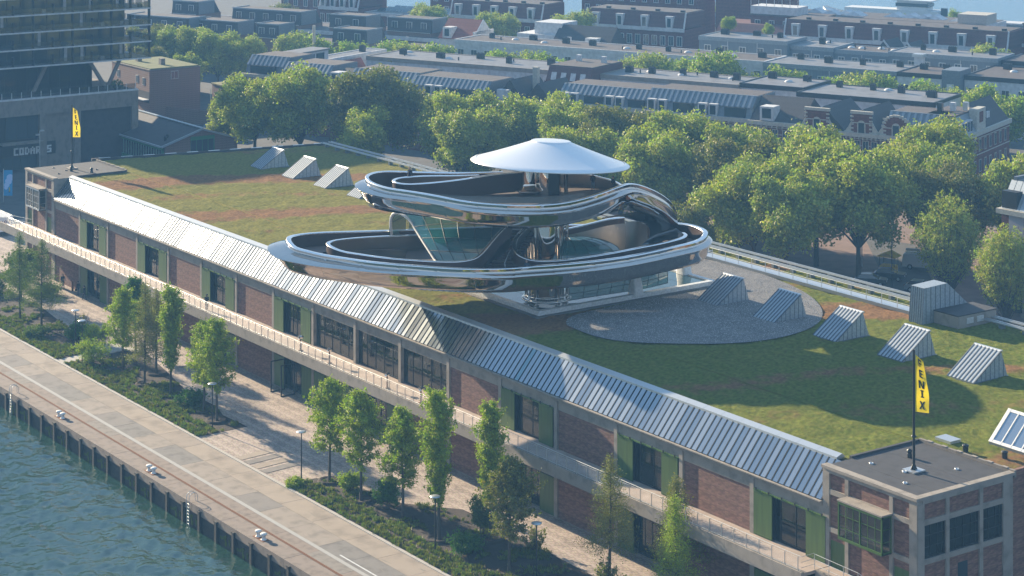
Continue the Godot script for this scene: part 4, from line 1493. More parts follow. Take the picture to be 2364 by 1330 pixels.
	ucap.loft([shift(uo, un, 0.01, -0.05), shift(uo, un, 0.0, 0.02), shift(uo, un, -0.08, 0.05), shift(uo, un, -0.30, 0.05), shift(uo, un, -0.36, 0.0), shift(uo, un, -0.36, -0.08)])
	part("upper_cap", ucap.smooth(), M.steel_cap, t)
	var uw := MB.new()
	wall_strip(uw, uo, un, -0.34, -1.5, -0.05, 3)
	part("upper_wood_lining", uw.smooth(), M.wood, t)
	# glossy soffit of the ramp that comes down at the right
	var k1c := crv([Vector3(5.26, 22.75, 5.20), Vector3(7.40, 22.70, 3.20), Vector3(9.00, 22.45, 1.00), Vector3(11.58, 21.00, -2.50), Vector3(13.3, 19.54, -5.0), Vector3(13.9, 19.3, -3.00)], 40)
	var k3c := crv([Vector3(5.33, 22.30, 3.50), Vector3(7.26, 22.00, 1.00), Vector3(8.97, 20.97, -2.00), Vector3(10.35, 19.95, -3.40), Vector3(10.36, 19.13, -3.60), Vector3(9.43, 18.46, -2.50)], 40)
	var mid := PackedVector3Array()
	for k in 40:
		mid.append((k1c[k] + k3c[k]) / 2.0 + Vector3(-0.1, -0.35, -0.8))
	var sof := MB.new()
	var srows := []
	for j in 9:
		var u := j / 8.0
		var r := PackedVector3Array()
		for k in 40:
			r.append(k1c[k].lerp(mid[k], u).lerp(mid[k].lerp(k3c[k], u), u))
		srows.append(r)
	sof.loft(srows)
	part("ramp_soffit", sof.smooth(), mat(0.10, 0.10, 0.10, 0.06, 1.0), t)
	# viewing deck floor inside the ring
	var inn := shift(uo, un, -0.3, 0)
	var fp := []
	for k in 150:
		fp.append(Vector2(inn[k].x, inn[k].z))
	fp.append(Vector2(7.5, -0.5))
	fp.append(Vector2(7.0, -3.0))
	fp.append(Vector2(3.5, -5.2))
	part("viewing_deck", flat_poly(fp, 24.08), M.wood_deck, t)
	part("viewing_deck_underside", flat_poly(fp, 23.0), M.black, t)
	parapet(t, [Vector3(-2.00, 26.06, -0.80), Vector3(-2.39, 26.09, -0.50), Vector3(-5.45, 26.03, 0.60), Vector3(-7.26, 25.83, 1.10), Vector3(-9.03, 25.63, 1.40), Vector3(-11.48, 25.41, 1.60), Vector3(-13.90, 25.26, 1.30), Vector3(-14.78, 25.27, 0.60), Vector3(-15.07, 25.28, -0.40), Vector3(-14.77, 25.30, -1.50), Vector3(-13.44, 25.32, -2.30), Vector3(-11.65, 25.32, -2.80), Vector3(-9.16, 25.28, -3.10), Vector3(-6.70, 25.24, -3.60)], 90, 1.0, 0.17, 1.9, 1.9, "deck_parapet")
	parapet(t, [Vector3(-3.0, 25.04, -5.2), Vector3(-0.44, 25.04, -5.20), Vector3(2.21, 25.10, -5.00), Vector3(3.21, 25.20, -4.80), Vector3(4.45, 25.17, -4.20), Vector3(5.62, 25.05, -3.20), Vector3(6.56, 25.01, -2.00), Vector3(7.10, 24.93, -0.80), Vector3(7.37, 24.97, 0.60)], 60, 1.0, 0.15, 1.2, 1.5, "deck_rear_parapet")
	# glass balustrade panes along the front of the viewing deck
	for c in 8:
		var k0 := int(lerpf(82, 134, c / 8.0))
		var k1 := int(lerpf(82, 134, (c + 1) / 8.0))
		var seg := shift(uo, un, -0.2, 0.05).slice(k0, k1 + 1)
		var m := MB.new()
		var hi := PackedVector3Array()
		for q in seg:
			hi.append(Vector3(q.x, maxf(q.y + 0.1, 25.3), q.z))
		seg[-1] = seg[-1].lerp(seg[-2], 0.04)
		hi[-1] = hi[-1].lerp(hi[-2], 0.04)
		m.loft([seg, hi])
		part("balustrade_pane", m.smooth(), glass_mat(0.5, 0.6, 0.6, 0.10, 0.04), t)
	# ---- columns
	var col := MB.new()
	col.lathe(Vector3.ZERO, [Vector2(1.75, 13.0), Vector2(1.75, 20.0), Vector2(1.75, 24.0)], 48)
	part("lift_shaft", col.smooth(), M.steel, t)
	var colu := MB.new()
	colu.lathe(Vector3(0.1, 0, -0.3), [Vector2(1.35, 24.0), Vector2(1.35, 27.6)], 40)
	part("lift_shaft", colu.smooth(), M.steel, t)
	part("lift_door", bx(Vector3(0.15, 24.1, 1.0), Vector3(1.2, 26.4, 1.1)), M.black, t)
	var sc := MB.new()
	sc.lathe(Vector3(-1.75, 24.1, 0.4), [Vector2(1.35, 0.34), Vector2(1.4, 0.42), Vector2(1.1, 0.52), Vector2(0.82, 0.75), Vector2(0.75, 1.1), Vector2(0.75, 3.0)], 32)
	part("stair_drum", sc.smooth(), M.steel, t)
	var sc2 := MB.new()
	sc2.lathe(Vector3(-1.75, 24.1, 0.4), [Vector2(0.7, 0.0), Vector2(0.9, 0.1), Vector2(1.3, 0.34)], 32)
	part("stair_drum_foot", sc2.smooth(), M.steel, t)
	for a in [-2.5, -1.6, -0.4, 0.5]:
		var pl := MB.new()
		pl.tube(PackedVector3Array([Vector3(2.0 * sin(a + 1.0), 13.5, 2.0 * cos(a + 1.0)), Vector3(2.0 * sin(a + 1.0), 24.0, 2.0 * cos(a + 1.0))]), 0.16, 0.16, 14)
		part("steel_post", pl.smooth(), M.steel, t)
	var pu := MB.new()
	pu.tube(PackedVector3Array([Vector3(1.9, 24.1, 0.2), Vector3(1.9, 27.6, 0.2)]), 0.2, 0.2, 14)
	part("steel_post", pu.smooth(), M.steel, t)
	# ---- canopy: shallow tilted disc
	var cn := Node3D.new()
	cn.name = "canopy"
	t.add_child(cn, true)
	cn.position = Vector3(0.35, 27.1, 0)
	cn.rotation = Vector3(-0.05, 0, -0.045)
	var cd := MB.new()
	var pr := []
	for k in 15:
		var u := k / 14.0
		pr.append(Vector2(lerpf(1.9, 7.3, u), 2.02 * pow(1.0 - (lerpf(1.9, 7.3, u) - 1.9) / 6.1, 1.12) + 0.06))
	cd.lathe(Vector3.ZERO, pr, 96)
	part("cone", cd.smooth(), M.canopy, cn)
	var rim := MB.new()
	rim.lathe(Vector3.ZERO, [Vector2(7.32, 0.27), Vector2(7.55, 0.20), Vector2(7.8, 0.06), Vector2(7.86, -0.02), Vector2(7.8, -0.09), Vector2(7.4, -0.1), Vector2(5.0, 0.35), Vector2(1.2, 1.0)], 96)
	part("rim", rim.smooth(), M.canopy, cn)
	var gr := MB.new()
	gr.lathe(Vector3.ZERO, [Vector2(7.25, 0.2), Vector2(7.36, 0.2)], 96)
	part("rim_groove", gr.smooth(), M.black, cn)
	var lid := MB.new()
	lid.lathe(Vector3.ZERO, [Vector2(1.98, 2.05), Vector2(1.96, 2.12), Vector2(1.86, 2.17), Vector2(0.9, 2.24), Vector2(0.01, 2.26)], 64)
	part("lid", lid.smooth(), M.canopy, cn)
	# ---- glass entrance hood on the left: white arch and curved panes
	var arch := MB.new()
	arch.tube(crv([Vector3(-15.63, 18.2, -7.50), Vector3(-15.75, 20.03, -7.30), Vector3(-15.53, 20.60, -7.00), Vector3(-15.09, 20.92, -6.40), Vector3(-14.43, 20.90, -5.50), Vector3(-13.64, 20.46, -4.60), Vector3(-13.07, 19.82, -3.60), Vector3(-12.31, 19.04, -2.00), Vector3(-10.86, 17.6, 1.00)], 40), 0.16, 0.13, 10)
	part("hood_arch", arch.smooth(), M.white, t)
	var gtop := crv([Vector3(-14.43, 20.90, -5.50), Vector3(-11.98, 21.75, -4.60), Vector3(-9.13, 21.99, -3.80), Vector3(-6.09, 21.85, -3.00), Vector3(-3.28, 21.52, -2.50)], 31)
	var gm1 := crv([Vector3(-12.92, 19.69, -3.20), Vector3(-10.35, 20.28, -1.20), Vector3(-7.97, 20.48, -0.20), Vector3(-5.62, 20.31, 0.00), Vector3(-3.71, 20.10, 0.00)], 31)
	var gm2 := crv([Vector3(-11.93, 18.73, -1.20), Vector3(-9.85, 19.08, 0.80), Vector3(-7.72, 19.16, 1.60), Vector3(-5.61, 19.08, 1.60), Vector3(-3.92, 18.95, 1.00)], 31)
	var gbt := crv([Vector3(-10.78, 17.3, 1.00), Vector3(-9.18, 17.2, 2.00), Vector3(-7.49, 17.2, 2.40), Vector3(-5.81, 17.3, 2.00), Vector3(-4.13, 17.3, 1.00)], 31)
	glass_grid(t, [gtop, gm1, gm2, gbt], 6, 4, "hood_pane")
	part("hood_interior_floor", bx(Vector3(-14, 16.9, -8), Vector3(-4, 17.2, 1)), M.wood_deck, t)
	# back hood panes (behind the arch, over the rear ramp)
	var bk0 := crv([Vector3(-15.75, 18.3, -7.4), Vector3(-15.6, 20.0, -7.5), Vector3(-15.1, 20.9, -6.5), Vector3(-14.43, 20.9, -5.5)], 31)
	var bk1 := crv([Vector3(-12.6, 18.3, -10.2), Vector3(-12.5, 20.6, -9.9), Vector3(-12.3, 21.7, -8.4), Vector3(-11.98, 21.75, -4.6)], 31)
	glass_grid(t, [bk0, bk0, bk1, bk1], 3, 2, "hood_pane")
	# ---- glass dome low on the right, behind the column
	var dom := []
	for j in 4:
		var r := []
		for i in 5:
			var a := PI * (0.02 + 0.6 * i / 4.0)
			var e := (PI / 2) * j / 3.0
			r.append(Vector3(2.0 + 5.6 * cos(a) * cos(e * 0.9), 17.6 + 2.05 * sin(e * 0.98), -1.3 + 3.2 * sin(a) * cos(e * 0.9)))
		dom.append(crv(r, 31))
	glass_grid(t, dom, 6, 4, "dome_pane")
	# ---- base: skylight frame round the stem, in world axes
	build_skylight()
	# big glass throat under the right half of the ring, running down into the skylight
	var thr := []
	for j in 4:
		var u := j / 3.0
		thr.append(crv([Vector3(2.2, 16.2 - 2.6 * u, 0.2), Vector3(4.6, 16.5 - 2.8 * u, 0.2 - 1.2 * u), Vector3(7.5, 16.9 - 3.2 * u, -1.2 - 1.6 * u), Vector3(10.4, 17.1 - 3.4 * u, -3.4 - 1.4 * u), Vector3(12.4, 17.2 - 3.5 * u, -6.2 - 0.6 * u)], 31))
	glass_grid(t, thr, 8, 4, "throat_pane")
	var bf := MB.new()
	bf.lathe(Vector3.ZERO, [Vector2(2.25, 13.75), Vector2(2.45, 13.8), Vector2(2.45, 13.95), Vector2(2.25, 14.0), Vector2(2.1, 13.95)], 48)
	bf.lathe(Vector3.ZERO, [Vector2(2.0, 14.15), Vector2(2.2, 14.2), Vector2(2.0, 14.25)], 48)
	part("stem_ring", bf.smooth(), M.steel_cap, t)


func glass_grid(t: Node, curves: Array, nu: int, nv: int, called: String) -> void:
	# panes on a smooth sheet through four curves of 31 points, with dark bars between
	var g: Material
	if not M.has("glass_teal"):
		M.glass_teal = glass_mat(0.02, 0.13, 0.13, 0.8, 0.03)
		M.glass_teal.metallic_specular = 0.9
	g = M.glass_teal
	var at := func(u: float, v: float) -> Vector3:
		var k := clampi(int(u * 30), 0, 29)
		var f := u * 30 - k
		var q := []
		for c in curves:
			q.append((c[k] as Vector3).lerp(c[k + 1], f))
		var s := v * 3.0
		var i := clampi(int(s), 0, 2)
		var p0: Vector3 = q[maxi(i - 1, 0)]
		var p3: Vector3 = q[mini(i + 2, 3)]
		return (q[i] as Vector3).cubic_interpolate(q[i + 1], p0, p3, s - i)
	for a in nu:
		for b in nv:
			var m := MB.new()
			var rows := []
			for j in 4:
				var r := PackedVector3Array()
				for i in 4:
					r.append(at.call((a + lerpf(0.02, 0.98, i / 3.0)) / nu, (b + lerpf(0.02, 0.98, j / 3.0)) / nv))
				rows.append(r)
			m.loft(rows)
			part(called, m.smooth(), g, t)
	var bars := MB.new()
	for a in nu + 1:
		var pts := PackedVector3Array()
		for j in 13:
			pts.append(at.call(float(a) / nu, j / 12.0))
		bars.tube(pts, 0.035, 0.035, 5)
	for b in nv + 1:
		var pts := PackedVector3Array()
		for j in 19:
			pts.append(at.call(j / 18.0, float(b) / nv))
		bars.tube(pts, 0.03, 0.03, 5)
	part("glazing_bars", bars.smooth(), M.dark_frame, t)


func build_skylight() -> void:
	var s := thing("pavilion_skylight", "flat glass skylight in a white frame round the foot of the spiral pavilion", "skylight", Vector3(0, 13.06, 0))
	var x0 := 78.0
	var x1 := 95.1
	var z0 := -31.8
	var z1 := -9.3
	part("gravel_margin", bx(Vector3(x0 - 0.5, -0.05, z0 - 0.5), Vector3(x1 + 0.5, 0.07, z1 + 0.5)), M.gravel, s)
	var f := MB.new()
	f.box(Vector3(x0, 0.07, z1 - 0.55), Vector3(x1, 0.5, z1))
	f.box(Vector3(x0, 0.07, z0), Vector3(x1, 0.5, z0 + 0.55))
	f.box(Vector3(x0, 0.07, z0 + 0.55), Vector3(x0 + 0.55, 0.5, z1 - 0.55))
	f.box(Vector3(x1 - 0.55, 0.07, z0 + 0.55), Vector3(x1, 0.5, z1 - 0.55))
	part("frame", f.flat(), M.white, s)
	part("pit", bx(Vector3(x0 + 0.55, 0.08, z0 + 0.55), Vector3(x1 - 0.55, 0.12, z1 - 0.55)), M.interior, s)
	var g := mat(0.012, 0.045, 0.048, 0.03)
	g.metallic_specular = 0.8
	for i in 6:
		for j in 8:
			var pw := (x1 - x0 - 1.1) / 6.0
			var pz := (z1 - z0 - 1.1) / 8.0
			var o := part("pane", bx(Vector3(0.02, 0, 0.02), Vector3(snappedf(pw, 0.001) - 0.02, 0.02, snappedf(pz, 0.001) - 0.02)), g, s, Vector3(x0 + 0.55 + i * pw, 0.36, z0 + 0.55 + j * pz))
			o.rotation = Vector3(rng.randf_range(-0.004, 0.004), 0, rng.randf_range(-0.004, 0.004))
	# tapered white supports that carry the ring
	for q in [[Vector3(94.7, 0.4, -21.6), 2.4, "white tapered support standing on the skylight frame in front"], [Vector3(90.5, 0.4, -31.4), 2.8, "white tapered support at the back corner of the skylight"]]:
		var p := thing("ring_support", q[2], "support", q[0] + Vector3(0, 13.06, 0), 0, "white supports under the pavilion ring")
		var m := MB.new()
		var h: float = q[1]
		var rows := []
		for k in 7:
			var u := k / 6.0
			var wx := lerpf(0.75, 0.38, pow(u, 0.7))
			var wz := lerpf(0.62, 0.42, u)
			var lean := 0.35 * u * u
			var r := PackedVector3Array()
			for j in 20:
				var a := TAU * j / 20.0
				var ca := signf(cos(a)) * pow(absf(cos(a)), 0.4)
				var sa := signf(sin(a)) * pow(absf(sin(a)), 0.4)
				r.append(Vector3(-lean + ca * wx, u * h, sa * wz))
			rows.append(r)
		m.loft(rows, true)
		part("leg", m.smooth(), M.white, p)


# ---------------------------------------------------------------- left: tower block, shed, brown house

func build_left_side() -> void:
	rng.seed = 61
	# residential tower on a podium; its long face looks along the warehouse (+X)
	var t := thing("apartment_tower", "glass apartment tower with white balcony edges on a dark concrete podium", "tower block", Vector3(-78.8, 0, -49.0))
	# local z: 0 at the right corner, growing to the left of the picture
	var pod := MB.new()
	pod.box(Vector3(-40, 9.3, 0), Vector3(0, 12.0, 62))
	pod.box(Vector3(-40, 0, 0.0), Vector3(-0.4, 9.3, 0.6))
	part("podium_wall", pod.flat(), M.concrete_dark, t)
	part("podium_core", bx(Vector3(-39.5, 0, 0.6), Vector3(-1.6, 9.3, 61)), M.interior, t)
	for z in [0.6, 11.4, 17.6, 26.3, 33.0, 42.0]:
		part("podium_pier", bx(Vector3(-1.6, 0, z - 0.6), Vector3(0.02, 9.3, z + 0.6)), M.concrete_dark, t)
	part("podium_infill", bx(Vector3(-1.5, 0, 1.2), Vector3(-0.5, 9.3, 10.8)), M.bitumen, t)
	part("podium_infill", bx(Vector3(-1.5, 0, 12.0), Vector3(-0.6, 9.3, 17.0)), M.concrete_dark, t)
	for z in [18.2, 26.9]:
		window_side(t, z, z + 5.8, 5.2, 9.2, -0.9, 3, 1)
		part("awning_ledge", bx(Vector3(-0.6, 4.6, z - 0.3), Vector3(0.9, 4.95, z + 7.0)), M.concrete_dark, t)
	window_side(t, 18.6, 25.6, 0.1, 2.3, -0.9, 5, 1)
	part("sign_board", bx(Vector3(-0.9, 2.35, 15.2), Vector3(-0.5, 4.55, 25.8)), M.black, t)
	# square lettering of the sign, each letter built of bars
	var glyphs := {"C": ["111", "100", "100", "100", "111"], "O": ["111", "101", "101", "101", "111"], "D": ["110", "101", "101", "101", "110"], "A": ["010", "101", "111", "101", "101"], "R": ["111", "101", "111", "110", "101"], "T": ["111", "010", "010", "010", "010"], "S": ["111", "100", "111", "001", "111"]}
	var sg := thing("facade_sign", "white block letters reading CODARTS above the podium entrance", "sign", Vector3(-79.2, 2.65, -26.2))
	var zz := 0.0
	for ch in "CODARTS":
		var m := MB.new()
		for r in 5:
			for c in 3:
				if glyphs[ch][r][c] == "1":
					m.box(Vector3(0, (4 - r) * 0.25, -zz - (c + 1) * 0.27), Vector3(0.12, (5 - r) * 0.25 + 0.002, -zz - c * 0.27 + 0.002))
		part("letter", m.flat(), M.white, sg)
		zz += 0.99
	# terrace on the podium
	var ter := MB.new()
	for k in 24:
		ter.box(Vector3(-0.3, 12.0, 0.4 + k * 1.75), Vector3(-0.22, 13.3, 0.48 + k * 1.75))
	part("terrace_post", ter.flat(), M.white_far, t)
	part("terrace_ledge", bx(Vector3(-1.0, 12.0, 0), Vector3(0.05, 12.25, 60)), M.white_far, t)
	for k in 24:
		part("terrace_pane", bx(Vector3(-0.27, 12.3, 0.5), Vector3(-0.25, 13.25, 2.1)), M.window, t, Vector3(0, 0, k * 1.75))
	# recessed lobby storey with slanted columns
	part("lobby_back", bx(Vector3(-30, 12.0, 6.5), Vector3(-5.2, 17.3, 60)), M.interior, t)
	for k in 26:
		part("lobby_pane", bx(Vector3(-5.0, 12.1, 0.03), Vector3(-4.95, 17.2, 1.95)), M.window, t, Vector3(0, 0, 6.6 + k * 2.0))
		part("lobby_mullion", bx(Vector3(-5.05, 12.1, -0.04), Vector3(-4.9, 17.2, 0.03)), M.dark_frame, t, Vector3(0, 0, 6.6 + k * 2.0))
	var col := MB.new()
	for q in [[2.5, 5.2], [8.2, 4.8], [16.2, 19.0], [28.0, 28.0], [38.0, 38.0]]:
		col.tube(PackedVector3Array([Vector3(-2.2, 12.0, q[1]), Vector3(-2.2, 17.4, q[0])]), 0.35, 0.35, 10)
	part("slanted_column", col.smooth(), M.concrete_dark, t)
	var shrub := leaf_ball(rng, 160, Vector3(1.3, 0.9, 1.3), 0.35, 0.5)
	var sh := part("terrace_shrub", shrub, M.leaf_dark, t, Vector3(-1.8, 13.0, 3.4))
	# storeys
	for f in 9:
		var y := 17.4 + f * 2.92
		part("balcony_slab", bx(Vector3(-32, y, -2.6 if f < 9 else 0.0), Vector3(-0.2, y + 0.22, 46)), M.white_far, t)
		part("storey_core", bx(Vector3(-30, y + 0.22, 3.0), Vector3(-3.1, y + 2.92, 45)), M.interior, t)
		var z := 1.4
		var k := 0
		while z < 44:
			var w := 2.4
			part("facade_pane", bx(Vector3(-2.95, 0.25, 0.06), Vector3(-2.9, 2.9, w - 0.06)), M.window_far, t, Vector3(rng.randf_range(-0.05, 0.05), y, z)).rotation.y = rng.randf_range(-0.02, 0.02)
			part("mullion", bx(Vector3(-3.0, 0.22, -0.06), Vector3(-2.8, 2.92, 0.06)), M.dark_frame, t, Vector3(0, y, z))
			if rng.randf() < 0.28:
				part("curtain_panel", bx(Vector3(-2.85, 0.3, 0.2), Vector3(-2.8, 2.8, 0.75)), M.white_far, t, Vector3(0, y, z + rng.randf_range(0, 1.2)))
			z += w
		z = -2.4
		k = 0
		while z < 44:
			part("balustrade_pane", bx(Vector3(-0.34, 0.25, 0.03), Vector3(-0.31, 1.25, 3.55)), M.window, t, Vector3(0, y, z))
			if k % 1 == 0:
				part("balcony_screen", bx(Vector3(-1.2, 0.22, -0.05), Vector3(-0.28, 1.9 if k % 2 else 2.9, 0.05)), M.dark_frame, t, Vector3(0, y, z))
			if rng.randf() < 0.4:
				part("balcony_chair", bx(Vector3(-1.9, 0.22, 1.0), Vector3(-1.3, 0.9, 1.7)), [M.white_far, M.dark_frame][rng.randi() % 2], t, Vector3(0, y, z))
			z += 3.6
			k += 1
		for s in 8:
			part("balustrade_pane", bx(Vector3(-3.2, 0.25, -2.56), Vector3(-0.5, 1.25, -2.53)), M.window, t, Vector3(-s * 3.4, y, 0))
	part("tower_roof", bx(Vector3(-32, 43.7, -2.6), Vector3(-0.2, 44.6, 46)), M.white_far, t)
	# lamp mast in front of the podium
	street_lamp("mast_lamp", "tall grey lamp mast in front of the sign on the tower podium", Vector3(-64.0, 0, -24.6), 9.0, "double")
	# ---- green glazed shed
	var s := thing("glazed_shed", "low market shed with green-framed glazed side and dark pitched roof behind the warehouse end", "shed", Vector3(-63.0, 0, -46.4))
	var eave := 4.5
	var ridge := 6.9
	var Lx := 36.0
	var roof := MB.new()
	roof.quad(Vector3(0, eave, 0.6), Vector3(-Lx, eave, 0.6), Vector3(-Lx, ridge, -7.0), Vector3(0, ridge, -7.0))
	roof.quad(Vector3(0, eave, -14.6), Vector3(0, ridge, -7.0), Vector3(-Lx, ridge, -7.0), Vector3(-Lx, eave, -14.6))
	roof.quad(Vector3(0, eave - 0.1, 0.6), Vector3(-Lx, eave - 0.1, 0.6), Vector3(-Lx, ridge - 0.1, -7.0), Vector3(0, ridge - 0.1, -7.0))
	part("roof", roof.flat(), M.bitumen, s)
	var trim := MB.new()
	trim.prism(PackedVector3Array([Vector3(0, eave - 0.25, 0.6), Vector3(0, eave + 0.05, 0.75), Vector3(0, ridge + 0.05, -7.0), Vector3(0, ridge - 0.25, -7.0)]), Vector3(0.3, 0, 0))
	trim.prism(PackedVector3Array([Vector3(0, eave - 0.25, -14.6), Vector3(0, ridge - 0.25, -7.0), Vector3(0, ridge + 0.05, -7.0), Vector3(0, eave + 0.05, -14.75)]), Vector3(0.3, 0, 0))
	trim.box(Vector3(-Lx, eave - 0.2, 0.6), Vector3(0, eave + 0.06, 0.9))
	trim.box(Vector3(-Lx, ridge + 0.02, -7.3), Vector3(0, ridge + 0.14, -6.7))
	part("roof_trim", trim.flat(), M.zinc, s)
	part("gable_wall", bx(Vector3(-0.6, 0, -13.8), Vector3(-0.1, eave, -0.2)), M.brick_brown, s)
	var gab := MB.new()
	gab.prism(PackedVector3Array([Vector3(-0.6, eave, -13.8), Vector3(-0.6, ridge - 0.2, -7), Vector3(-0.6, eave, -0.2)]), Vector3(0.5, 0, 0))
	part("gable_wall", gab.flat(), M.brick_brown, s)
	var gg := mat(0.02, 0.16, 0.055, 0.5)
	part("gable_frame", bx(Vector3(-0.1, 0.2, -9.4), Vector3(0.0, 5.6, -4.9)), gg, s)
	for k in 4:
		part("gable_pane", bx(Vector3(0.0, 1.2, -9.2 + k * 1.1), Vector3(0.03, 5.0, -8.2 + k * 1.1)), M.window_far, s)
	var sill := MB.new()
	sill.box(Vector3(-Lx, 0.2, 0.0), Vector3(-0.2, 1.3, 0.35))
	sill.box(Vector3(-Lx, eave - 0.75, 0.0), Vector3(-0.2, eave - 0.2, 0.35))
	for k in 3:
		sill.box(Vector3(-0.5 - k * 17.4, 0.2, 0.02), Vector3(-0.2 - k * 17.4, eave - 0.2, 0.4))
	part("green_frame", sill.flat(), gg, s)
	part("inside_wall", bx(Vector3(-Lx, 0, -13), Vector3(-1, eave, -1.0)), M.interior, s)
	for k in 36:
		part("glazing_bar", bx(Vector3(-0.05, 1.3, 0.0), Vector3(0.05, 3.8, 0.2)), mat_cached("shed_bar"), s, Vector3(-0.9 - k, 0, 0))
		part("pane", bx(Vector3(-0.93, 1.3, 0.05), Vector3(-0.05, 3.8, 0.08)), M.window_far, s, Vector3(-0.9 - k, 0, 0))
	var rv := MB.new()
	rv.lathe(Vector3.ZERO, [Vector2(0.25, 0), Vector2(0.25, 0.7), Vector2(0.35, 0.75), Vector2(0.02, 0.95)], 10)
	for q in [Vector2(-3.5, -2.2), Vector2(-2.2, -1.2)]:
		part("roof_vent", rv.smooth(), M.black, s, Vector3(q.x, eave + 0.5, q.y))
	# thin mast beside the shed
	var ms := MB.new()
	ms.tube(PackedVector3Array([Vector3.ZERO, Vector3(0, 11.0, 0)]), 0.12, 0.06, 8)
	whole("light_mast", ms.smooth(), M.galv, "thin pale mast rising beyond the ridge of the green shed", "mast", Vector3(-79.5, 0, -63.5))
	# ---- brown house with planted roof
	var h := thing("planted_roof_house", "plain brown house with small windows and a grass roof behind the tower", "house", Vector3(-116.0, 0, -68.8))
	part("wall", bx(Vector3(-17.5, 0, -11.0), Vector3(0, 10.0, 0)), M.brick_brown, h)
	part("coping", bx(Vector3(-17.6, 10.0, -11.1), Vector3(0.1, 10.15, 0.1)), M.concrete_dark, h)
	part("planted_roof", bx(Vector3(-17.3, 10.15, -10.8), Vector3(-0.2, 10.35, -0.2)), mat(0.17, 0.18, 0.06, 0.95, 0, {"tex": "fine", "s": 0.4, "det": "blotch", "ds": 0.08}), h)
	for q in [[-15.0, 8.0], [-6.2, 7.8], [-3.2, 7.6]]:
		part("window", bx(Vector3(q[0], q[1] - 0.7, 0.0), Vector3(q[0] + 1.1, q[1] + 0.8, 0.06)), M.white_far, h)
		part("pane", bx(Vector3(q[0] + 0.12, q[1] - 0.6, 0.06), Vector3(q[0] + 0.98, q[1] + 0.7, 0.08)), M.window_far, h)
	part("window", bx(Vector3(0.0, 8.0, -6.2), Vector3(0.06, 9.6, -4.6)), M.white_far, h)
	for k in 2:
		part("pane", bx(Vector3(0.06, 8.1, -6.1 + k * 0.78), Vector3(0.08, 9.5, -5.42 + k * 0.72)), M.window_far, h)
	part("recess", bx(Vector3(-9.0, 3.6, -0.05), Vector3(-0.1, 5.8, 0.02)), M.interior, h)
	part("balcony_slab", bx(Vector3(-9.2, 4.2, 0.0), Vector3(-0.2, 4.35, 1.2)), M.white_far, h)
	for q in [[-13.0, -4.0], [-5.5, -5.5]]:
		part("chimney", bx(Vector3(q[0], 10.3, q[1]), Vector3(q[0] + 1.1, 11.6, q[1] + 0.9)), M.concrete_dark, h)
	# lower wing and garden walls
	var lw := thing("planted_roof_wing", "low wing with sloping dry grass roof right of the brown house", "building", Vector3(-121, 0, -85))
	var lwm := MB.new()
	lwm.box(Vector3(0, 0, -14), Vector3(20, 5.6, 0))
	part("wall", lwm.flat(), M.brick_brown, lw)
	part("planted_roof", bx(Vector3(-0.2, 5.6, -14.2), Vector3(20.2, 5.85, 0.2)), mat(0.22, 0.20, 0.07, 0.95, 0, {"tex": "fine", "s": 0.4, "det": "blotch", "ds": 0.08}), lw)
	part("wall_door", bx(Vector3(3, 0, 0), Vector3(5.2, 2.4, 0.06)), M.dark_frame, lw)
	for q in [[-104.0, -76.5, 12.0], [-90.5, -83.0, 8.0]]:
		whole("garden_wall", bx(Vector3(-q[2], 0, -0.15), Vector3(0, 2.8, 0.15)), M.brick_brown, ["brown brick garden wall below the brown house, left of the parked cars", "brown brick garden wall behind the parked cars"][0 if q[0] < -100 else 1], "wall", Vector3(q[0], 0, q[1]), 0.38)


func mat_cached(key: String) -> Material:
	if not M.has(key):
		M[key] = mat(0.16, 0.26, 0.2, 0.5)
	return M[key]


func window_side(t: Node, z0: float, z1: float, y0: float, y1: float, x: float, cols: int, rows: int) -> void:
	var u := Node3D.new()
	u.name = "window"
	t.add_child(u, true)
	u.position = Vector3(x, 0, z1)
	u.rotation.y = PI / 2
	part("frame", window_frame_mesh(z1 - z0, y0, y1, cols, rows), M.dark_frame, u)
	var pw := (z1 - z0) / cols
	var ph := (y1 - y0) / rows
	for c in cols:
		for r in rows:
			part("pane", bx(Vector3(0, 0, -0.01), Vector3(snappedf(pw, 0.001), snappedf(ph, 0.001), 0.01)), M.window_far, u, Vector3(c * pw, y0 + r * ph, -0.04)).rotation.y = rng.randf_range(-0.02, 0.02)


func street_lamp(called: String, label: String, at: Vector3, h: float, head := "disc") -> Node3D:
	var t := thing(called, label, "street lamp", at, 0, "street lamps")
	var b := MB.new()
	b.tube(PackedVector3Array([Vector3.ZERO, Vector3(0, 0.9, 0), Vector3(0, h, 0)]), 0.075, 0.05, 8)
	part("pole", b.smooth(), M.black if head == "disc" else M.galv, t)
	var d := MB.new()
	if head == "disc":
		d.lathe(Vector3(0, h, 0), [Vector2(0.05, 0.02), Vector2(0.42, 0.06), Vector2(0.44, 0.11), Vector2(0.3, 0.16), Vector2(0.01, 0.19)], 20)
		part("lamp_head", d.smooth(), M.galv, t)
	else:
		d.box(Vector3(-0.25, h - 0.1, -0.7), Vector3(0.25, h + 0.1, -0.1))
		d.box(Vector3(-0.25, h - 0.7, 0.1), Vector3(0.25, h - 0.5, 0.7))
		part("lamp_head", d.flat(), M.galv, t)
	return t


# ---------------------------------------------------------------- old town behind

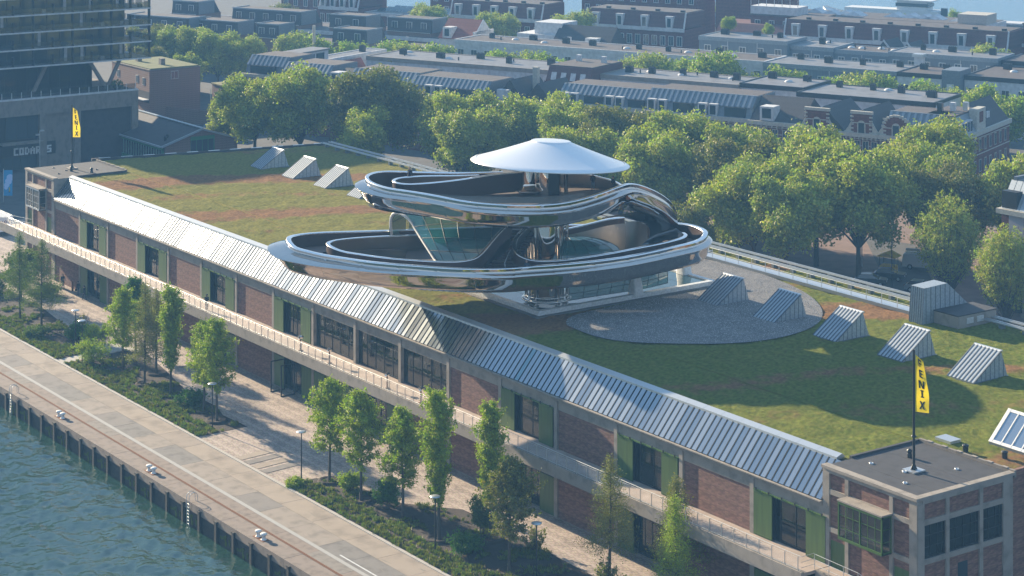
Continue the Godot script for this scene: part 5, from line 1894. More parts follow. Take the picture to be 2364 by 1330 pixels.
func facade_windows(h: Node, x0: float, x1: float, rows: Array, n: int, ww: float, frame: Material, z := 0.0, tall := 1.5, face := 0) -> void:
	# n windows a row, each a frame with a dark pane
	var fm := MB.new()
	fm.box(Vector3(-ww / 2, 0, -0.02), Vector3(ww / 2, tall, 0.07))
	var key := "fw%.2f,%.2f" % [ww, tall]
	if not meshes.has(key):
		meshes[key] = fm.flat()
		var pm := MB.new()
		pm.box(Vector3(-ww / 2 + 0.12, 0.12, 0.07), Vector3(-0.04, tall - 0.12, 0.085))
		pm.box(Vector3(0.04, 0.12, 0.07), Vector3(ww / 2 - 0.12, tall - 0.12, 0.085))
		meshes[key + "p"] = pm.flat()
	for y in rows:
		for k in n:
			var x := lerpf(x0, x1, (k + 0.5) / n)
			var o := part("window", meshes[key], frame, h, Vector3(x, y, z) if face == 0 else Vector3(z, y, -x))
			if face:
				o.rotation.y = PI / 2
			part("pane", meshes[key + "p"], M.window_far, o)


func roof_flat(h: Node, w: float, d: float, top: float, roofm: Material, trim: Material, seed_: int, chim := 3, domes := 2) -> void:
	part("roof", bx(Vector3(0.25, top - 0.1, -d + 0.25), Vector3(w - 0.25, top + 0.05, -0.25)), roofm, h)
	var k := MB.new()
	k.box(Vector3(-0.1, top - 0.7, -0.25), Vector3(w + 0.1, top + 0.14, 0.08))
	k.box(Vector3(-0.1, top - 0.4, -d - 0.08), Vector3(w + 0.1, top + 0.18, -d + 0.25))
	k.box(Vector3(-0.1, top - 0.4, -d + 0.25), Vector3(0.25, top + 0.18, -0.25))
	k.box(Vector3(w - 0.25, top - 0.4, -d + 0.25), Vector3(w + 0.1, top + 0.18, -0.25))
	part("roof_edge", k.flat(), trim, h)
	var g := RandomNumberGenerator.new()
	g.seed = seed_
	var ch := MB.new()
	ch.box(Vector3(-0.75, 0, -0.45), Vector3(0.75, 1.15, 0.45))
	for i in 4:
		ch.box(Vector3(-0.6 + i * 0.36, 1.15, -0.12), Vector3(-0.45 + i * 0.36, 1.3, 0.12))
	var dm := MB.new()
	dm.lathe(Vector3.ZERO, [Vector2(0.75, 0), Vector2(0.75, 0.15), Vector2(0.6, 0.32), Vector2(0.3, 0.42), Vector2(0.01, 0.45)], 12)
	for i in chim:
		var o := part("chimney", ch.flat(), M.black, h, Vector3(w * (i + 0.35 + 0.3 * g.randf()) / chim, top, -d * g.randf_range(0.45, 0.8)))
		o.scale = Vector3(g.randf_range(0.55, 1.15), g.randf_range(0.9, 1.15), 1)
	for i in domes:
		part("dome_light", dm.smooth(), M.white_far, h, Vector3(w * (i + 0.3 + 0.5 * g.randf()) / domes, top, -d * g.randf_range(0.4, 0.85)))
		part("roof_pipe", bx(Vector3(-0.1, 0, -0.1), Vector3(0.1, 0.7, 0.1)), M.black, h, Vector3(w * (i + 0.55 + 0.3 * g.randf()) / domes, top, -d * g.randf_range(0.3, 0.8)))


func terrace(called: String, label: String, a0: float, a1: float, b: float, d: float, top: float, wall: Material, roofm: Material, trim: Material, nwin: int, rows: Array, tall := 1.5, ww := 1.2, chim := 3, domes := 2, group := "flat-roofed terraces behind the trees") -> Node3D:
	var h := thing(called, label, "terrace house", G(a0, b), GRID, group)
	var w := a1 - a0
	part("wall", bx(Vector3(0, 0, -d), Vector3(w, top - 0.3, 0)), wall, h)
	facade_windows(h, 0, w, rows, nwin, ww, M.white, 0.0, tall)
	roof_flat(h, w, d, top, roofm, trim, int(a0 * 13 + b), chim, domes)
	# party wall lines and rain pipes
	for k in range(1, maxi(2, int(w / 6.5))):
		part("rain_pipe", bx(Vector3(-0.06, 0, 0.0), Vector3(0.06, top - 0.7, 0.12)), M.white_far, h, Vector3(w * k / maxi(2, int(w / 6.5)), 0, 0))
	return h


func mansard_zinc(h: Node, x0: float, x1: float, base: float, top: float, z0: float, lean: float, d: float, bays: Array) -> void:
	# striped zinc mansard: alternating raised panels over a glazed strip with dormers
	var mid := lerpf(base, top, 0.52)
	var low := MB.new()
	low.prism(PackedVector3Array([Vector3(x0, base, z0), Vector3(x0, mid, z0 - lean * 0.30), Vector3(x0, mid, z0 - d), Vector3(x0, base, z0 - d)]), Vector3(x1 - x0, 0, 0))
	part("mansard_base", low.flat(), M.zinc_house_low, h)
	var body := MB.new()
	body.prism(PackedVector3Array([Vector3(x0, mid, z0 - lean * 0.25), Vector3(x0, top, z0 - lean), Vector3(x0, top, z0 - d), Vector3(x0, mid, z0 - d)]), Vector3(x1 - x0, 0, 0))
	part("mansard_body", body.flat(), M.zinc_house_low, h)
	var n := int((x1 - x0) / 0.95)
	var pw := (x1 - x0) / n
	var A := Vector3(0, mid - 0.12, z0 - lean * 0.25 + 0.12)
	var T := Vector3(0, top + 0.02, z0 - lean + 0.02)
	var nn := Vector3(0, lean * 0.75, top - mid).normalized()
	var m := MB.new()
	m.prism(PackedVector3Array([A, A + Vector3(pw * 0.52, 0, 0), A + Vector3(pw * 0.46, 0, 0) + nn * 0.14, A + Vector3(pw * 0.06, 0, 0) + nn * 0.14]), T - A)
	var mesh := m.flat()
	for k in n:
		part("zinc_panel", mesh, M.zinc_house, h, Vector3(x0 + k * pw, 0, 0))
	part("roof", bx(Vector3(x0 + 0.2, top - 0.02, z0 - d + 0.2), Vector3(x1 - 0.2, top + 0.06, z0 - lean - 0.3)), M.bitumen_brown, h)
	part("roof_trim", bx(Vector3(x0, top - 0.05, z0 - lean - 0.25), Vector3(x1, top + 0.16, z0 - lean)), M.zinc_house, h)
	for q in bays:
		var x: float = x0 + q[0]
		if q[1] == 1:
			# dormer with white frame
			var f := MB.new()
			f.box(Vector3(x, base + 0.1, z0 - 1.2), Vector3(x + 1.5, mid + 0.25, z0 + 0.25))
			var o := part("dormer", f.flat(), M.white_far, h)
			part("pane", bx(Vector3(x + 0.22, base + 0.25, z0 + 0.25), Vector3(x + 1.28, mid + 0.02, z0 + 0.28)), M.window_far, o)
		else:
			var wd: float = q[2]
			var o := part("glazed_loggia", bx(Vector3(x, base + 0.15, z0 - 0.4), Vector3(x + wd, mid - 0.1, z0 + 0.04)), M.black, h)
			var nn2 := int(wd / 1.2)
			for k in nn2:
				part("pane", bx(Vector3(x + k * wd / nn2 + 0.05, base + 0.2, z0 + 0.04), Vector3(x + (k + 1) * wd / nn2 - 0.05, mid - 0.15, z0 + 0.06)), M.window_far, o)


func brick_front(h: Node, w: float, d: float, top: float, n: int) -> void:
	part("wall", bx(Vector3(0, 0, -d), Vector3(w, top, 0)), M.brick_red, h)
	part("cornice", bx(Vector3(-0.15, top - 0.55, 0.0), Vector3(w + 0.15, top + 0.1, 0.45)), M.cream, h)
	for y in [top - 2.9, top - 6.2, top - 9.4]:
		part("stone_band", bx(Vector3(0, y + 2.0, 0), Vector3(w, y + 2.14, 0.05)), M.cream, h)
		part("stone_band", bx(Vector3(0, y + 0.9, 0), Vector3(w, y + 1.0, 0.04)), M.cream, h)
	facade_windows(h, 0, w, [top - 3.2, top - 6.6], n, 1.1, M.cream, 0.0, 2.1)
	for k in n * 2:
		part("cornice_bracket", bx(Vector3(-0.1, top - 0.95, 0), Vector3(0.1, top - 0.55, 0.35)), M.cream, h, Vector3(w * (k + 0.5) / (n * 2), 0, 0))


func house_a(called: String, label: String, a0: float, a1: float, b: float, top: float, n: int, d := 11.0) -> Node3D:
	var h := thing(called, label, "house", G(a0, b), GRID, "brick houses facing the tree-lined square")
	brick_front(h, a1 - a0, d, top, n)
	return h


func pitched(h: Node, x0: float, x1: float, z0: float, z1: float, base: float, ridge: float, m: Material, along_z := true) -> void:
	var b := MB.new()
	if along_z:
		var c := (x0 + x1) / 2
		b.prism(PackedVector3Array([Vector3(x0, base, z0), Vector3(c, ridge, z0), Vector3(x1, base, z0)]), Vector3(0, 0, z1 - z0))
	else:
		var c2 := (z0 + z1) / 2
		b.prism(PackedVector3Array([Vector3(x0, base, z0), Vector3(x0, ridge, c2), Vector3(x0, base, z1)]), Vector3(x1 - x0, 0, 0))
	part("pitched_roof", b.flat(), m, h)


func build_houses() -> void:
	rng.seed = 71
	var bt := 110.0
	# ---- row A, facing the square
	var h := house_a("mansard_house", "corner brick house with zinc mansard at the left end of the row", -60.5, -50.5, 113.5, 10.3, 5)
	mansard_zinc(h, 0.3, 9.6, 10.3, 13.6, -0.5, 2.0, 9.5, [[1.2, 2, 6.0]])
	h = house_a("mansard_house", "brick house with low striped zinc mansard partly in shadow, second from the left", -50.4, -38.0, 112.0, 10.2, 6)
	mansard_zinc(h, 0.2, 11.0, 10.2, 13.0, -0.5, 2.0, 9.5, [[1.0, 2, 3.6], [6.6, 2, 3.8]])
	h = house_a("dormer_house", "narrow brick house with dark roof and one white dormer between two mansards", -37.9, -33.6, 111.0, 10.2, 2)
	pitched(h, 0, 4.2, -10.5, 0, 10.2, 12.6, M.slate, false)
	var dm := part("dormer", bx(Vector3(0.4, 10.4, -2.4), Vector3(2.4, 12.4, 0.2)), M.white_far, h)
	part("pane", bx(Vector3(0.7, 10.7, 0.2), Vector3(2.1, 12.1, 0.23)), M.window_far, dm)
	h = house_a("mansard_house", "brick house with striped zinc mansard, wide loggia and two white dormers", -33.5, -18.6, 110.5, 10.2, 7)
	mansard_zinc(h, 0.1, 14.6, 10.2, 13.1, -0.5, 2.0, 9.5, [[1.0, 2, 3.8], [5.2, 1], [7.2, 1], [9.6, 2, 3.6]])
	h = house_a("mansard_house", "brick house with striped zinc mansard ending at a dark gap behind the canopy trees", -18.5, -1.8, 108.5, 10.2, 7)
	mansard_zinc(h, 0.1, 16.4, 10.2, 13.0, -0.5, 2.0, 9.5, [[3.4, 1], [5.4, 1], [8.5, 2, 5.0]])
	h = house_a("slate_house", "brick houses with two dark slate gables rising behind the trees left of the canopy", -1.7, 10.0, 110.5, 10.2, 5)
	pitched(h, 0.2, 5.8, -10.8, -1.0, 10.2, 13.6, M.slate)
	pitched(h, 5.9, 11.6, -10.8, -1.0, 10.2, 13.4, M.slate)
	part("chimney_stack", bx(Vector3(4.6, 11, -7.0), Vector3(5.6, 15.4, -6.2)), M.cream, h)
	part("dormer", bx(Vector3(1.0, 10.3, -1.2), Vector3(3.2, 11.9, 0.1)), M.white_far, h)
	h = house_a("mansard_house", "brick house with striped zinc mansard starting right of the slate gables", 10.1, 27.6, 112.8, 10.2, 8)
	mansard_zinc(h, 0.1, 17.3, 10.2, 13.1, -0.5, 2.2, 9.5, [[0.5, 1], [2.4, 1], [5.2, 2, 3.6], [9.4, 1], [11.4, 1], [13.8, 2, 3.2]])
	h = house_a("mansard_house", "brick house with the longest striped zinc mansard and white cornice right of centre", 27.7, 47.6, 112.2, 10.2, 9)
	mansard_zinc(h, 0.1, 19.8, 10.2, 13.6, -0.5, 2.2, 9.5, [[0.4, 1], [2.4, 1], [5.2, 2, 3.8], [10.0, 1], [12.0, 1], [14.8, 2, 3.8]])
	h = house_a("dormer_house", "brick house with dark roof and one white dormer right of the longest mansard", 47.7, 57.0, 111.5, 10.2, 5)
	pitched(h, 0, 9.2, -11.0, 0, 10.2, 13.8, M.slate, false)
	dm = part("dormer", bx(Vector3(2.0, 10.4, -2.4), Vector3(4.4, 12.7, 0.2)), M.white_far, h)
	part("pane", bx(Vector3(2.4, 10.8, 0.2), Vector3(4.0, 12.4, 0.23)), M.window_far, dm)
	# stepped gable houses
	var gx := [[57.1, 64.8, "flat"], [64.9, 70.6, "tall"], [70.7, 76.4, "round"]]
	var said := ["brick gable house with a flat white crest and arched window, left of three", "brick gable house with the narrow tall white-crested gable, middle of three", "brick gable house with a round-topped white gable, right of three"]
	for k in 3:
		var q: Array = gx[k]
		var w: float = q[1] - q[0]
		h = house_a("gable_house", said[k], q[0], q[1], 110.6, 9.8, 4)
		if k < 2:
			pitched(h, 0.1, w, -12.0, -0.6, 9.8, 13.6, M.slate)
		var c := 3.0 if k == 0 else w / 2
		var gb := MB.new()
		var hw := 1.9 if k != 1 else 1.6
		if q[2] == "round":
			var pts := PackedVector3Array()
			for j in 15:
				var a := PI * j / 14.0
				pts.append(Vector3(c - cos(a) * 2.1, 11.1 + sin(a) * 1.9, -0.35))
			pts.append(Vector3(c + 2.1, 9.7, -0.35))
			pts.append(Vector3(c - 2.1, 9.7, -0.35))
			gb.prism(pts, Vector3(0, 0, 0.4))
		else:
			gb.box(Vector3(c - hw, 9.7, -0.35), Vector3(c + hw, 12.9, 0.05))
		part("gable", gb.flat(), M.brick_red, h)
		var st := MB.new()
		if q[2] != "round":
			st.box(Vector3(c - hw - 0.25, 12.9, -0.45), Vector3(c + hw + 0.25, 13.35, 0.2))
			st.box(Vector3(c - hw - 0.12, 11.4, -0.4), Vector3(c + hw + 0.12, 11.55, 0.1))
		else:
			st.box(Vector3(c - 2.3, 11.0, -0.4), Vector3(c + 2.3, 11.14, 0.1))
			for j in 12:
				var a := PI * (j + 0.5) / 12.0
				st.box(Vector3(c - cos(a) * 2.15 - 0.3, 11.05 + sin(a) * 1.95 - 0.12, -0.42), Vector3(c - cos(a) * 2.15 + 0.3, 11.1 + sin(a) * 1.95 + 0.14, 0.09 + j * 0.002))
		for s in [-1, 1]:
			# scrolled shoulders
			var cen: float = c + s * (hw + 0.2)
			st.prism(PackedVector3Array([Vector3(cen, 9.7, -0.3), Vector3(cen + s * 1.6, 9.7, -0.3), Vector3(cen + s * 0.9, 10.2, -0.3), Vector3(cen + s * 0.4, 10.9, -0.3), Vector3(cen, 11.6, -0.3)]), Vector3(0, 0, 0.3))
			for j in 5:
				st.box(Vector3(c + s * hw - 0.28, 9.85 + j * 0.62, -0.02), Vector3(c + s * hw + 0.28, 10.1 + j * 0.62, 0.09))
		part("stone_trim", st.flat(), M.cream, h)
		var win := MB.new()
		var wp := PackedVector3Array([Vector3(c - 0.7, 9.7, 0.05), Vector3(c - 0.7, 11.2, 0.05)])
		for j in 7:
			var a := PI * j / 6.0
			wp.append(Vector3(c - 0.7 * cos(a), 11.2 + 0.7 * sin(a), 0.05))
		wp.append(Vector3(c + 0.7, 9.7, 0.05))
		win.prism(wp, Vector3(0, 0, 0.05))
		var wo := part("arched_window", win.flat(), M.cream, h)
		part("pane", bx(Vector3(c - 0.5, 9.8, 0.1), Vector3(c + 0.5, 11.5, 0.12)), M.window_far, wo)
	# corner house with its long side wall to the right
	h = house_a("corner_house", "corner brick house with zinc mansard and a long windowed side wall running back", 70.7 + 5.8, 83.0, 110.6, 9.9, 4, 27.0)
	mansard_zinc(h, -5.6, 3.6, 9.9, 13.0, -2.6, 1.8, 9.0, [[1.0, 2, 2.2], [6.2, 2, 2.6]])
	var hip := MB.new()
	hip.prism(PackedVector3Array([Vector3(3.6, 9.9, -4.0), Vector3(6.4, 9.9, -4.0), Vector3(4.9, 13.0, -5.0), Vector3(3.6, 13.0, -5.0)]), Vector3(0, 0, -7.4))
	part("mansard_side", hip.flat(), M.zinc_house, h)
	part("side_cornice", bx(Vector3(6.5, 9.3, -27.0), Vector3(6.95, 10.0, 0.2)), M.cream, h)
	for y in [1.0, 4.4, 7.0]:
		part("stone_band", bx(Vector3(6.5, y + 1.7, -27.0), Vector3(6.56, y + 1.85, 0)), M.cream, h)
	facade_windows(h, 1.0, 26.0, [6.6, 3.3, 0.4], 10, 1.1, M.cream, 6.5, 2.0, 1)
	part("side_gable", bx(Vector3(5.2, 10.0, -15.0), Vector3(6.5, 13.4, -10.8)), M.cream, h)
	part("side_gable_panel", bx(Vector3(6.5, 11.2, -13.8), Vector3(6.54, 12.9, -12.0)), M.brick_red, h)
	for k in 4:
		var o := part("side_dormer", bx(Vector3(4.6, 10.0, -9.6 + k * 1.3), Vector3(6.2, 12.0, -8.6 + k * 1.3)), M.white_far, h)
		part("pane", bx(Vector3(6.2, 10.2, -9.5 + k * 1.3), Vector3(6.23, 11.8, -8.7 + k * 1.3)), M.window_far, o)
	pitched(h, 0.0, 6.4, -27.0, -15.4, 9.9, 13.6, M.slate)
	part("roof_window", bx(Vector3(5.3, 11.0, -20.0), Vector3(5.5, 12.0, -18.6)), M.white_far, h)
	part("roof", bx(Vector3(0.2, 12.6, -15.2), Vector3(5.0, 13.06, -4.4)), M.bitumen_brown, h)
	for k in 3:
		part("chimney", bx(Vector3(0.8 + k * 1.6, 13.0, -9.0 - k * 1.5), Vector3(1.6 + k * 1.6, 14.4, -8.2 - k * 1.5)), [M.black, M.white_far, M.galv][k], h)
	# back extensions between rows A and B
	h = thing("white_annex", "long white rear annex with flat pale roof behind the left mansards", "building", G(-60.5, 134.0), GRID)
	part("wall", bx(Vector3(0, 0, -21), Vector3(4.6, 10.6, 0)), M.white_far, h)
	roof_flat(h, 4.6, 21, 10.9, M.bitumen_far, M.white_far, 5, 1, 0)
	h = thing("roof_studio", "low white roof studio with a strip of windows above the leftmost mansard", "building", G(-60.5, 118.0), GRID)
	part("wall", bx(Vector3(0.5, 9, -17), Vector3(4.5, 13.0, -6)), M.white_far, h)
	part("roof", bx(Vector3(0.2, 13.0, -17.2), Vector3(4.8, 13.3, -5.8)), M.bitumen_far, h)
	for k in 3:
		part("window", bx(Vector3(4.5, 11.2, -15.6 + k * 3.2), Vector3(4.56, 12.6, -13.0 + k * 3.2)), M.window_far, h)
	h = thing("red_gable_house", "tiny white-walled gable with red tiles at the left end of the second row", "house", G(-56.5, 136.0), GRID)
	part("wall", bx(Vector3(0, 0, -8), Vector3(4.2, 7.4, 0)), M.white_far, h)
	pitched(h, 0, 4.2, -8, 0, 7.4, 10.6, M.tile_red)
	# infill behind row A so that no street shows
	for q in [[-49.0, 122.0, 16.0, 14.0, "low dark flat roof behind the second mansard"], [-16.0, 121.5, 26.0, 14.0, "low brown terrace roofs behind the slate gables"], [48.0, 122.0, 28.0, 12.0, "low brown back buildings behind the stepped gables"]]:
		h = thing("back_building", q[4], "building", G(q[0], q[1]), GRID)
		part("wall", bx(Vector3(0, 0, -q[3]), Vector3(q[2], 6.6, 0)), M.brick_brown, h)
		roof_flat(h, q[2], q[3], 6.9, M.bitumen_brown, M.concrete_dark, int(q[0]), 3, 2)
	# ---- row B: white plank walls
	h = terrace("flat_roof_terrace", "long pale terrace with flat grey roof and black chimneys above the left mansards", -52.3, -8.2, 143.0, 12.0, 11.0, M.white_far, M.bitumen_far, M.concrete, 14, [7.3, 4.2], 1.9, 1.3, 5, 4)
	h = thing("dark_mansard_house", "dark brown mansard house with four roof windows between two pale flat terraces", "house", G(-8.0, 139.5), GRID)
	part("wall", bx(Vector3(0, 0, -13), Vector3(9.8, 9.0, 0)), M.brick_brown, h)
	var dk := MB.new()
	dk.prism(PackedVector3Array([Vector3(0, 8.9, 0.3), Vector3(0.3, 12.4, -1.0), Vector3(0.3, 12.4, -12.6), Vector3(0, 8.9, -13)]), Vector3(9.6, 0, 0))
	part("mansard", dk.flat(), M.mansard_red, h)
	part("roof", bx(Vector3(0.4, 12.4, -12.5), Vector3(9.7, 12.6, -1.1)), M.bitumen_brown, h)
	for k in 4:
		var o := part("roof_window", bx(Vector3(-0.55, 0, -0.04), Vector3(0.55, 1.5, 0.04)), M.white_far, h, Vector3(1.7 + k * 2.1, 9.9, 0.02))
		o.rotation.x = -0.35
	part("scaffold_rail", bx(Vector3(-0.5, 9.3, 0.6), Vector3(10.2, 9.4, 0.7)), M.galv, h)
	part("scaffold_rail", bx(Vector3(-0.5, 8.3, 0.4), Vector3(10.2, 8.45, 1.0)), M.white_far, h)
	for k in 2:
		part("chimney", bx(Vector3(2.0 + k * 5.5, 12.6, -9), Vector3(2.9 + k * 5.5, 13.8, -8.2)), M.white_far, h)
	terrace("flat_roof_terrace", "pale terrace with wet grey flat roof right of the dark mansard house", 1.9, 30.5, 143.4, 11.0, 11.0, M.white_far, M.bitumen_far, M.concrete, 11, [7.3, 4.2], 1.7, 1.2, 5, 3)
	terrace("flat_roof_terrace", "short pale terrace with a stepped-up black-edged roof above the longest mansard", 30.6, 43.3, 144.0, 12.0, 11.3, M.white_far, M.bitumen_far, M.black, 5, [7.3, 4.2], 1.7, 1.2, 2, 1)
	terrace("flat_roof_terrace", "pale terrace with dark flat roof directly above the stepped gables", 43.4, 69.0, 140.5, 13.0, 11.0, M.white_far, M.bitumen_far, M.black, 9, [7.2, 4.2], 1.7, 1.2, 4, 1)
	# ---- row C
	terrace("patched_roof_terrace", "long pale blue-grey terrace with patchy wet roof behind the young street trees", -53.4, 20.3, 177.2, 10.5, 11.0, M.white_far, M.bitumen_brown, M.white_far, 22, [7.6, 4.4], 1.6, 1.6, 8, 5)
	terrace("grey_terrace", "blue-grey terrace with smooth grey roof right of the long patchy-roofed one", 20.5, 48.6, 176.0, 11.0, 11.0, M.panel_grey, M.bitumen_far, M.zinc_house, 8, [7.3, 4.2], 1.9, 1.4, 4, 0)
	terrace("white_terrace", "short white terrace with black roof edge and brown roof beside the dark stair block", 48.8, 57.6, 175.2, 11.0, 11.1, M.white_far, M.bitumen_brown, M.black, 3, [7.4, 4.2], 1.6, 1.7, 2, 0)
	h = thing("stair_block", "dark stair block with a small white door between two white terraces", "building", G(57.7, 175.0), GRID)
	part("wall", bx(Vector3(0, 0, -6), Vector3(3.6, 12.2, 0)), M.zinc_house_low, h)
	part("door", bx(Vector3(1.0, 7.0, 0), Vector3(2.4, 9.6, 0.08)), M.white, h)
	terrace("white_terrace", "white terrace with mottled brown roof at the right picture edge", 61.4, 90.0, 177.0, 17.0, 11.1, M.white_far, M.bitumen_brown, M.black, 9, [7.3, 4.2], 1.7, 1.6, 4, 2)
	# ---- row D: taller grey panel terraces
	terrace("grey_panel_terrace", "grey clad terrace with a potted tree on its roof, leftmost of the upper grey row", -2.4, 17.8, 193.5, 10.0, 13.2, M.panel_grey, M.bitumen_far, M.zinc_house, 5, [10.0, 7.0], 1.6, 1.5, 3, 1)
	terrace("grey_panel_terrace", "grey clad terrace with raised right roof edge, second of the upper grey row", 17.9, 27.3, 195.0, 11.0, 12.3, M.panel_grey, M.bitumen_far, M.zinc_house, 4, [9.2, 6.2], 1.6, 1.3, 1, 1)
	terrace("grey_panel_terrace", "grey clad terrace with four roof domes, third of the upper grey row", 27.4, 39.3, 195.6, 9.0, 12.0, M.panel_grey, M.bitumen_brown, M.zinc_house, 4, [9.2, 6.2], 1.5, 1.4, 0, 4)
	terrace("grey_panel_terrace", "long grey clad terrace with white metal chimney in front, rightmost of the upper grey row", 39.5, 62.0, 194.5, 10.0, 12.4, M.panel_grey, M.bitumen_far, M.zinc_house, 7, [9.4, 6.4], 1.6, 1.4, 3, 1)
	terrace("black_edge_block", "low dark flat-roofed block at the right edge above the white terrace", 62.4, 90.0, 196.0, 12.0, 12.0, M.zinc_house_low, M.bitumen_brown, M.black, 6, [9.0], 1.5, 1.4, 3, 1)
	var ch := thing("metal_chimney", "pale square metal chimney stack in front of the rightmost grey terrace", "chimney", G(47.5, 190.5), GRID)
	part("stack", bx(Vector3(-0.8, 0, -0.8), Vector3(0.8, 12.4, 0.8)), M.white_far, ch)
	part("hood", bx(Vector3(-1.1, 12.4, -1.1), Vector3(1.1, 13.0, 1.1)), M.galv, ch)
	# two dark pitched roofs peeping out behind row D
	for q in [[28.5, 213.0, "small dark pitched roof with a white gable trim behind the grey row"], [34.5, 211.0, "second small dark pitched roof behind the grey row"]]:
		h = thing("pitched_house", q[2], "house", G(q[0], q[1]), GRID)
		part("wall", bx(Vector3(0, 0, -8), Vector3(5.5, 9.0, 0)), M.brick_red, h)
		pitched(h, 0, 5.5, -8, 0.2, 9.0, 12.4, M.slate)
		var tr := MB.new()
		tr.prism(PackedVector3Array([Vector3(2.6, 12.4, 0.2), Vector3(5.5, 9.0, 0.2), Vector3(5.7, 9.2, 0.2), Vector3(2.8, 12.7, 0.2)]), Vector3(0, 0, 0.15))
		part("gable_trim", tr.flat(), M.white_far, h)
	# ---- brick estate with red mansards
	brick_estate("red_mansard_block", "brick block with red tiled mansard and white framed dormers right of the canopy axis", -48.0, -22.0, 225.0, 4, 12)
	brick_estate("red_mansard_block", "long brick block with red mansard running to the right behind the grey row", 2.5, 53.5, 226.0, 8, 24)
	brick_estate("red_mansard_block", "brick block with red tiled mansard and roof lights in the upper middle", -86.0, -60.0, 225.0, 5, 10)
	brick_estate("red_mansard_block", "brick block with red mansard bays at the upper left", -126.0, -114.0, 225.0, 4, 6)
	terrace("solar_roof_block", "low brick block with rows of solar panels on its roof, upper left of centre", -113.8, -86.2, 228.0, 14.0, 9.4, M.brick_red, M.bitumen_far, M.white_far, 9, [5.6, 2.6], 1.7, 1.2, 0, 0)
	h = thing("connecting_wing", "low red-roofed wing joining the two brick blocks", "building", G(-22.0, 241.0), GRID)
	part("wall", bx(Vector3(0, 0, -12), Vector3(24.4, 8.0, 0)), M.brick_red, h)
	part("cornice", bx(Vector3(0, 7.4, 0), Vector3(24.4, 8.1, 0.3)), M.white_far, h)
	facade_windows(h, 0, 24, [4.2], 9, 1.3, M.white, 0.0, 2.2)
	var cw := MB.new()
	cw.prism(PackedVector3Array([Vector3(0, 8.0, 0), Vector3(0, 10.6, -3), Vector3(0, 10.6, -12), Vector3(0, 8, -12)]), Vector3(24.4, 0, 0))
	part("mansard", cw.flat(), M.mansard_red, h)
	# solar panels, each a sheet
	h = thing("solar_array", "rows of dark solar panels on the low block, upper left of centre", "solar panels", G(-113, 229), GRID)
	for r in 3:
		for k in 14:
			var o := part("solar_panel", bx(Vector3(0, 0, -0.9), Vector3(1.7, 0.05, 0.9)), M.window_far, h, Vector3(1.0 + k * 1.9, 10.0, -2.5 - r * 3.4))
			o.rotation.x = 0.35
	# ---- dark clad roof houses, upper left
	for q in [[-126.0, -105.5, 190.0, 13.0, "long dark brick roof storey with white doors, upper left above the trees"], [-96.8, -86.8, 190.0, 13.0, "dark square roof storey with two glazed doors left of the flag-pink pole"], [-81.7, -69.6, 192.0, 13.0, "dark roof storey with a roof terrace of plants above the red-tiled house"], [-143.6, -135.6, 188.5, 14.0, "dark slanted roof storey at the upper left beside the tower"], [-83.7, -74.6, 173.5, 12.0, "dark roof house with bunting under its eaves and a white dormer"], [-104.6, -98.5, 172.5, 12.0, "dark slate attic with two slanting roof windows and a grey flank"], [-123.0, -110.0, 172.0, 12.0, "dark roof storey half hidden behind the left trees"], [-140.0, -121.2, 168.0, 12.6, "low dark roof with two slanting roof windows next to the tower"]]:
		dark_attic(q[4], q[0], q[1], q[2], q[3])
	# street level of those houses
	for q in [[-146.0, -66.0, 184.0, 9.0, "plain brick terrace under the dark roof storeys, upper left"], [-126.0, -66.0, 170.0, 8.0, "dark brick terrace behind the round left trees"]]:
		terrace("brick_terrace", q[4], q[0], q[1], q[2] + 6.0, 15.0, q[3], M.brick_brown, M.bitumen_brown, M.white_far, 18, [q[3] - 2.9, q[3] - 5.6], 1.6, 1.1, 0, 0)
	# red tiled house with white gable
	h = thing("red_tile_house", "house with steep red tiled roof, white gable and a dormer left of the white terrace", "house", G(-66.0, 190.0), GRID)
	part("wall", bx(Vector3(0, 0, -9), Vector3(9.0, 9.4, 0)), M.white_far, h)
	pitched(h, -0.2, 9.0, -9, 0.3, 9.4, 13.6, M.tile_red, false)
	part("gable", bx(Vector3(8.8, 9.0, -8.6), Vector3(9.2, 11.2, -0.4)), M.white_far, h)
	var gt := MB.new()
	gt.prism(PackedVector3Array([Vector3(9.0, 9.4, 0.3), Vector3(9.0, 13.7, -4.35), Vector3(9.0, 9.4, -9.0)]), Vector3(0.2, 0, 0))
	part("gable", gt.flat(), M.white_far, h)
	var d2 := part("dormer", bx(Vector3(1.2, 9.6, -2.4), Vector3(3.4, 12.0, 0.3)), M.white_far, h)
	part("pane", bx(Vector3(1.7, 10.0, 0.3), Vector3(2.9, 11.6, 0.33)), M.window_far, d2)
	# white boxes and dark pitched house
	h = thing("white_box_house", "plain white stepped box house behind the patchy-roofed terrace", "house", G(-49.0, 196.0), GRID)
	part("wall", bx(Vector3(0, 0, -9), Vector3(11.0, 11.0, 0)), M.white_far, h)
	part("roof_box", bx(Vector3(4.0, 11.0, -8), Vector3(11.0, 13.6, -1)), M.white_far, h)
	h = thing("pitched_house", "house with dark green-black pitched roof and a triangular dormer in the middle", "house", G(-38.5, 193.0), GRID)
	part("wall", bx(Vector3(0, 0, -10), Vector3(14.0, 8.6, 0)), M.brick_brown, h)
	pitched(h, -0.2, 14.2, -10, 0.3, 8.6, 13.4, M.slate, false)
	part("dormer", bx(Vector3(8.6, 9.0, -2.8), Vector3(11.4, 11.2, -0.2)), M.white_far, h)
	part("roof_window", bx(Vector3(4.0, 10.0, -0.6), Vector3(5.0, 11.2, -0.4)), M.white_far, h)
	h = thing("bamboo_pole", "thin pink-white wrapped pole rising between the small trees", "pole", G(-80.0, 162.0), GRID)
	var bp := MB.new()
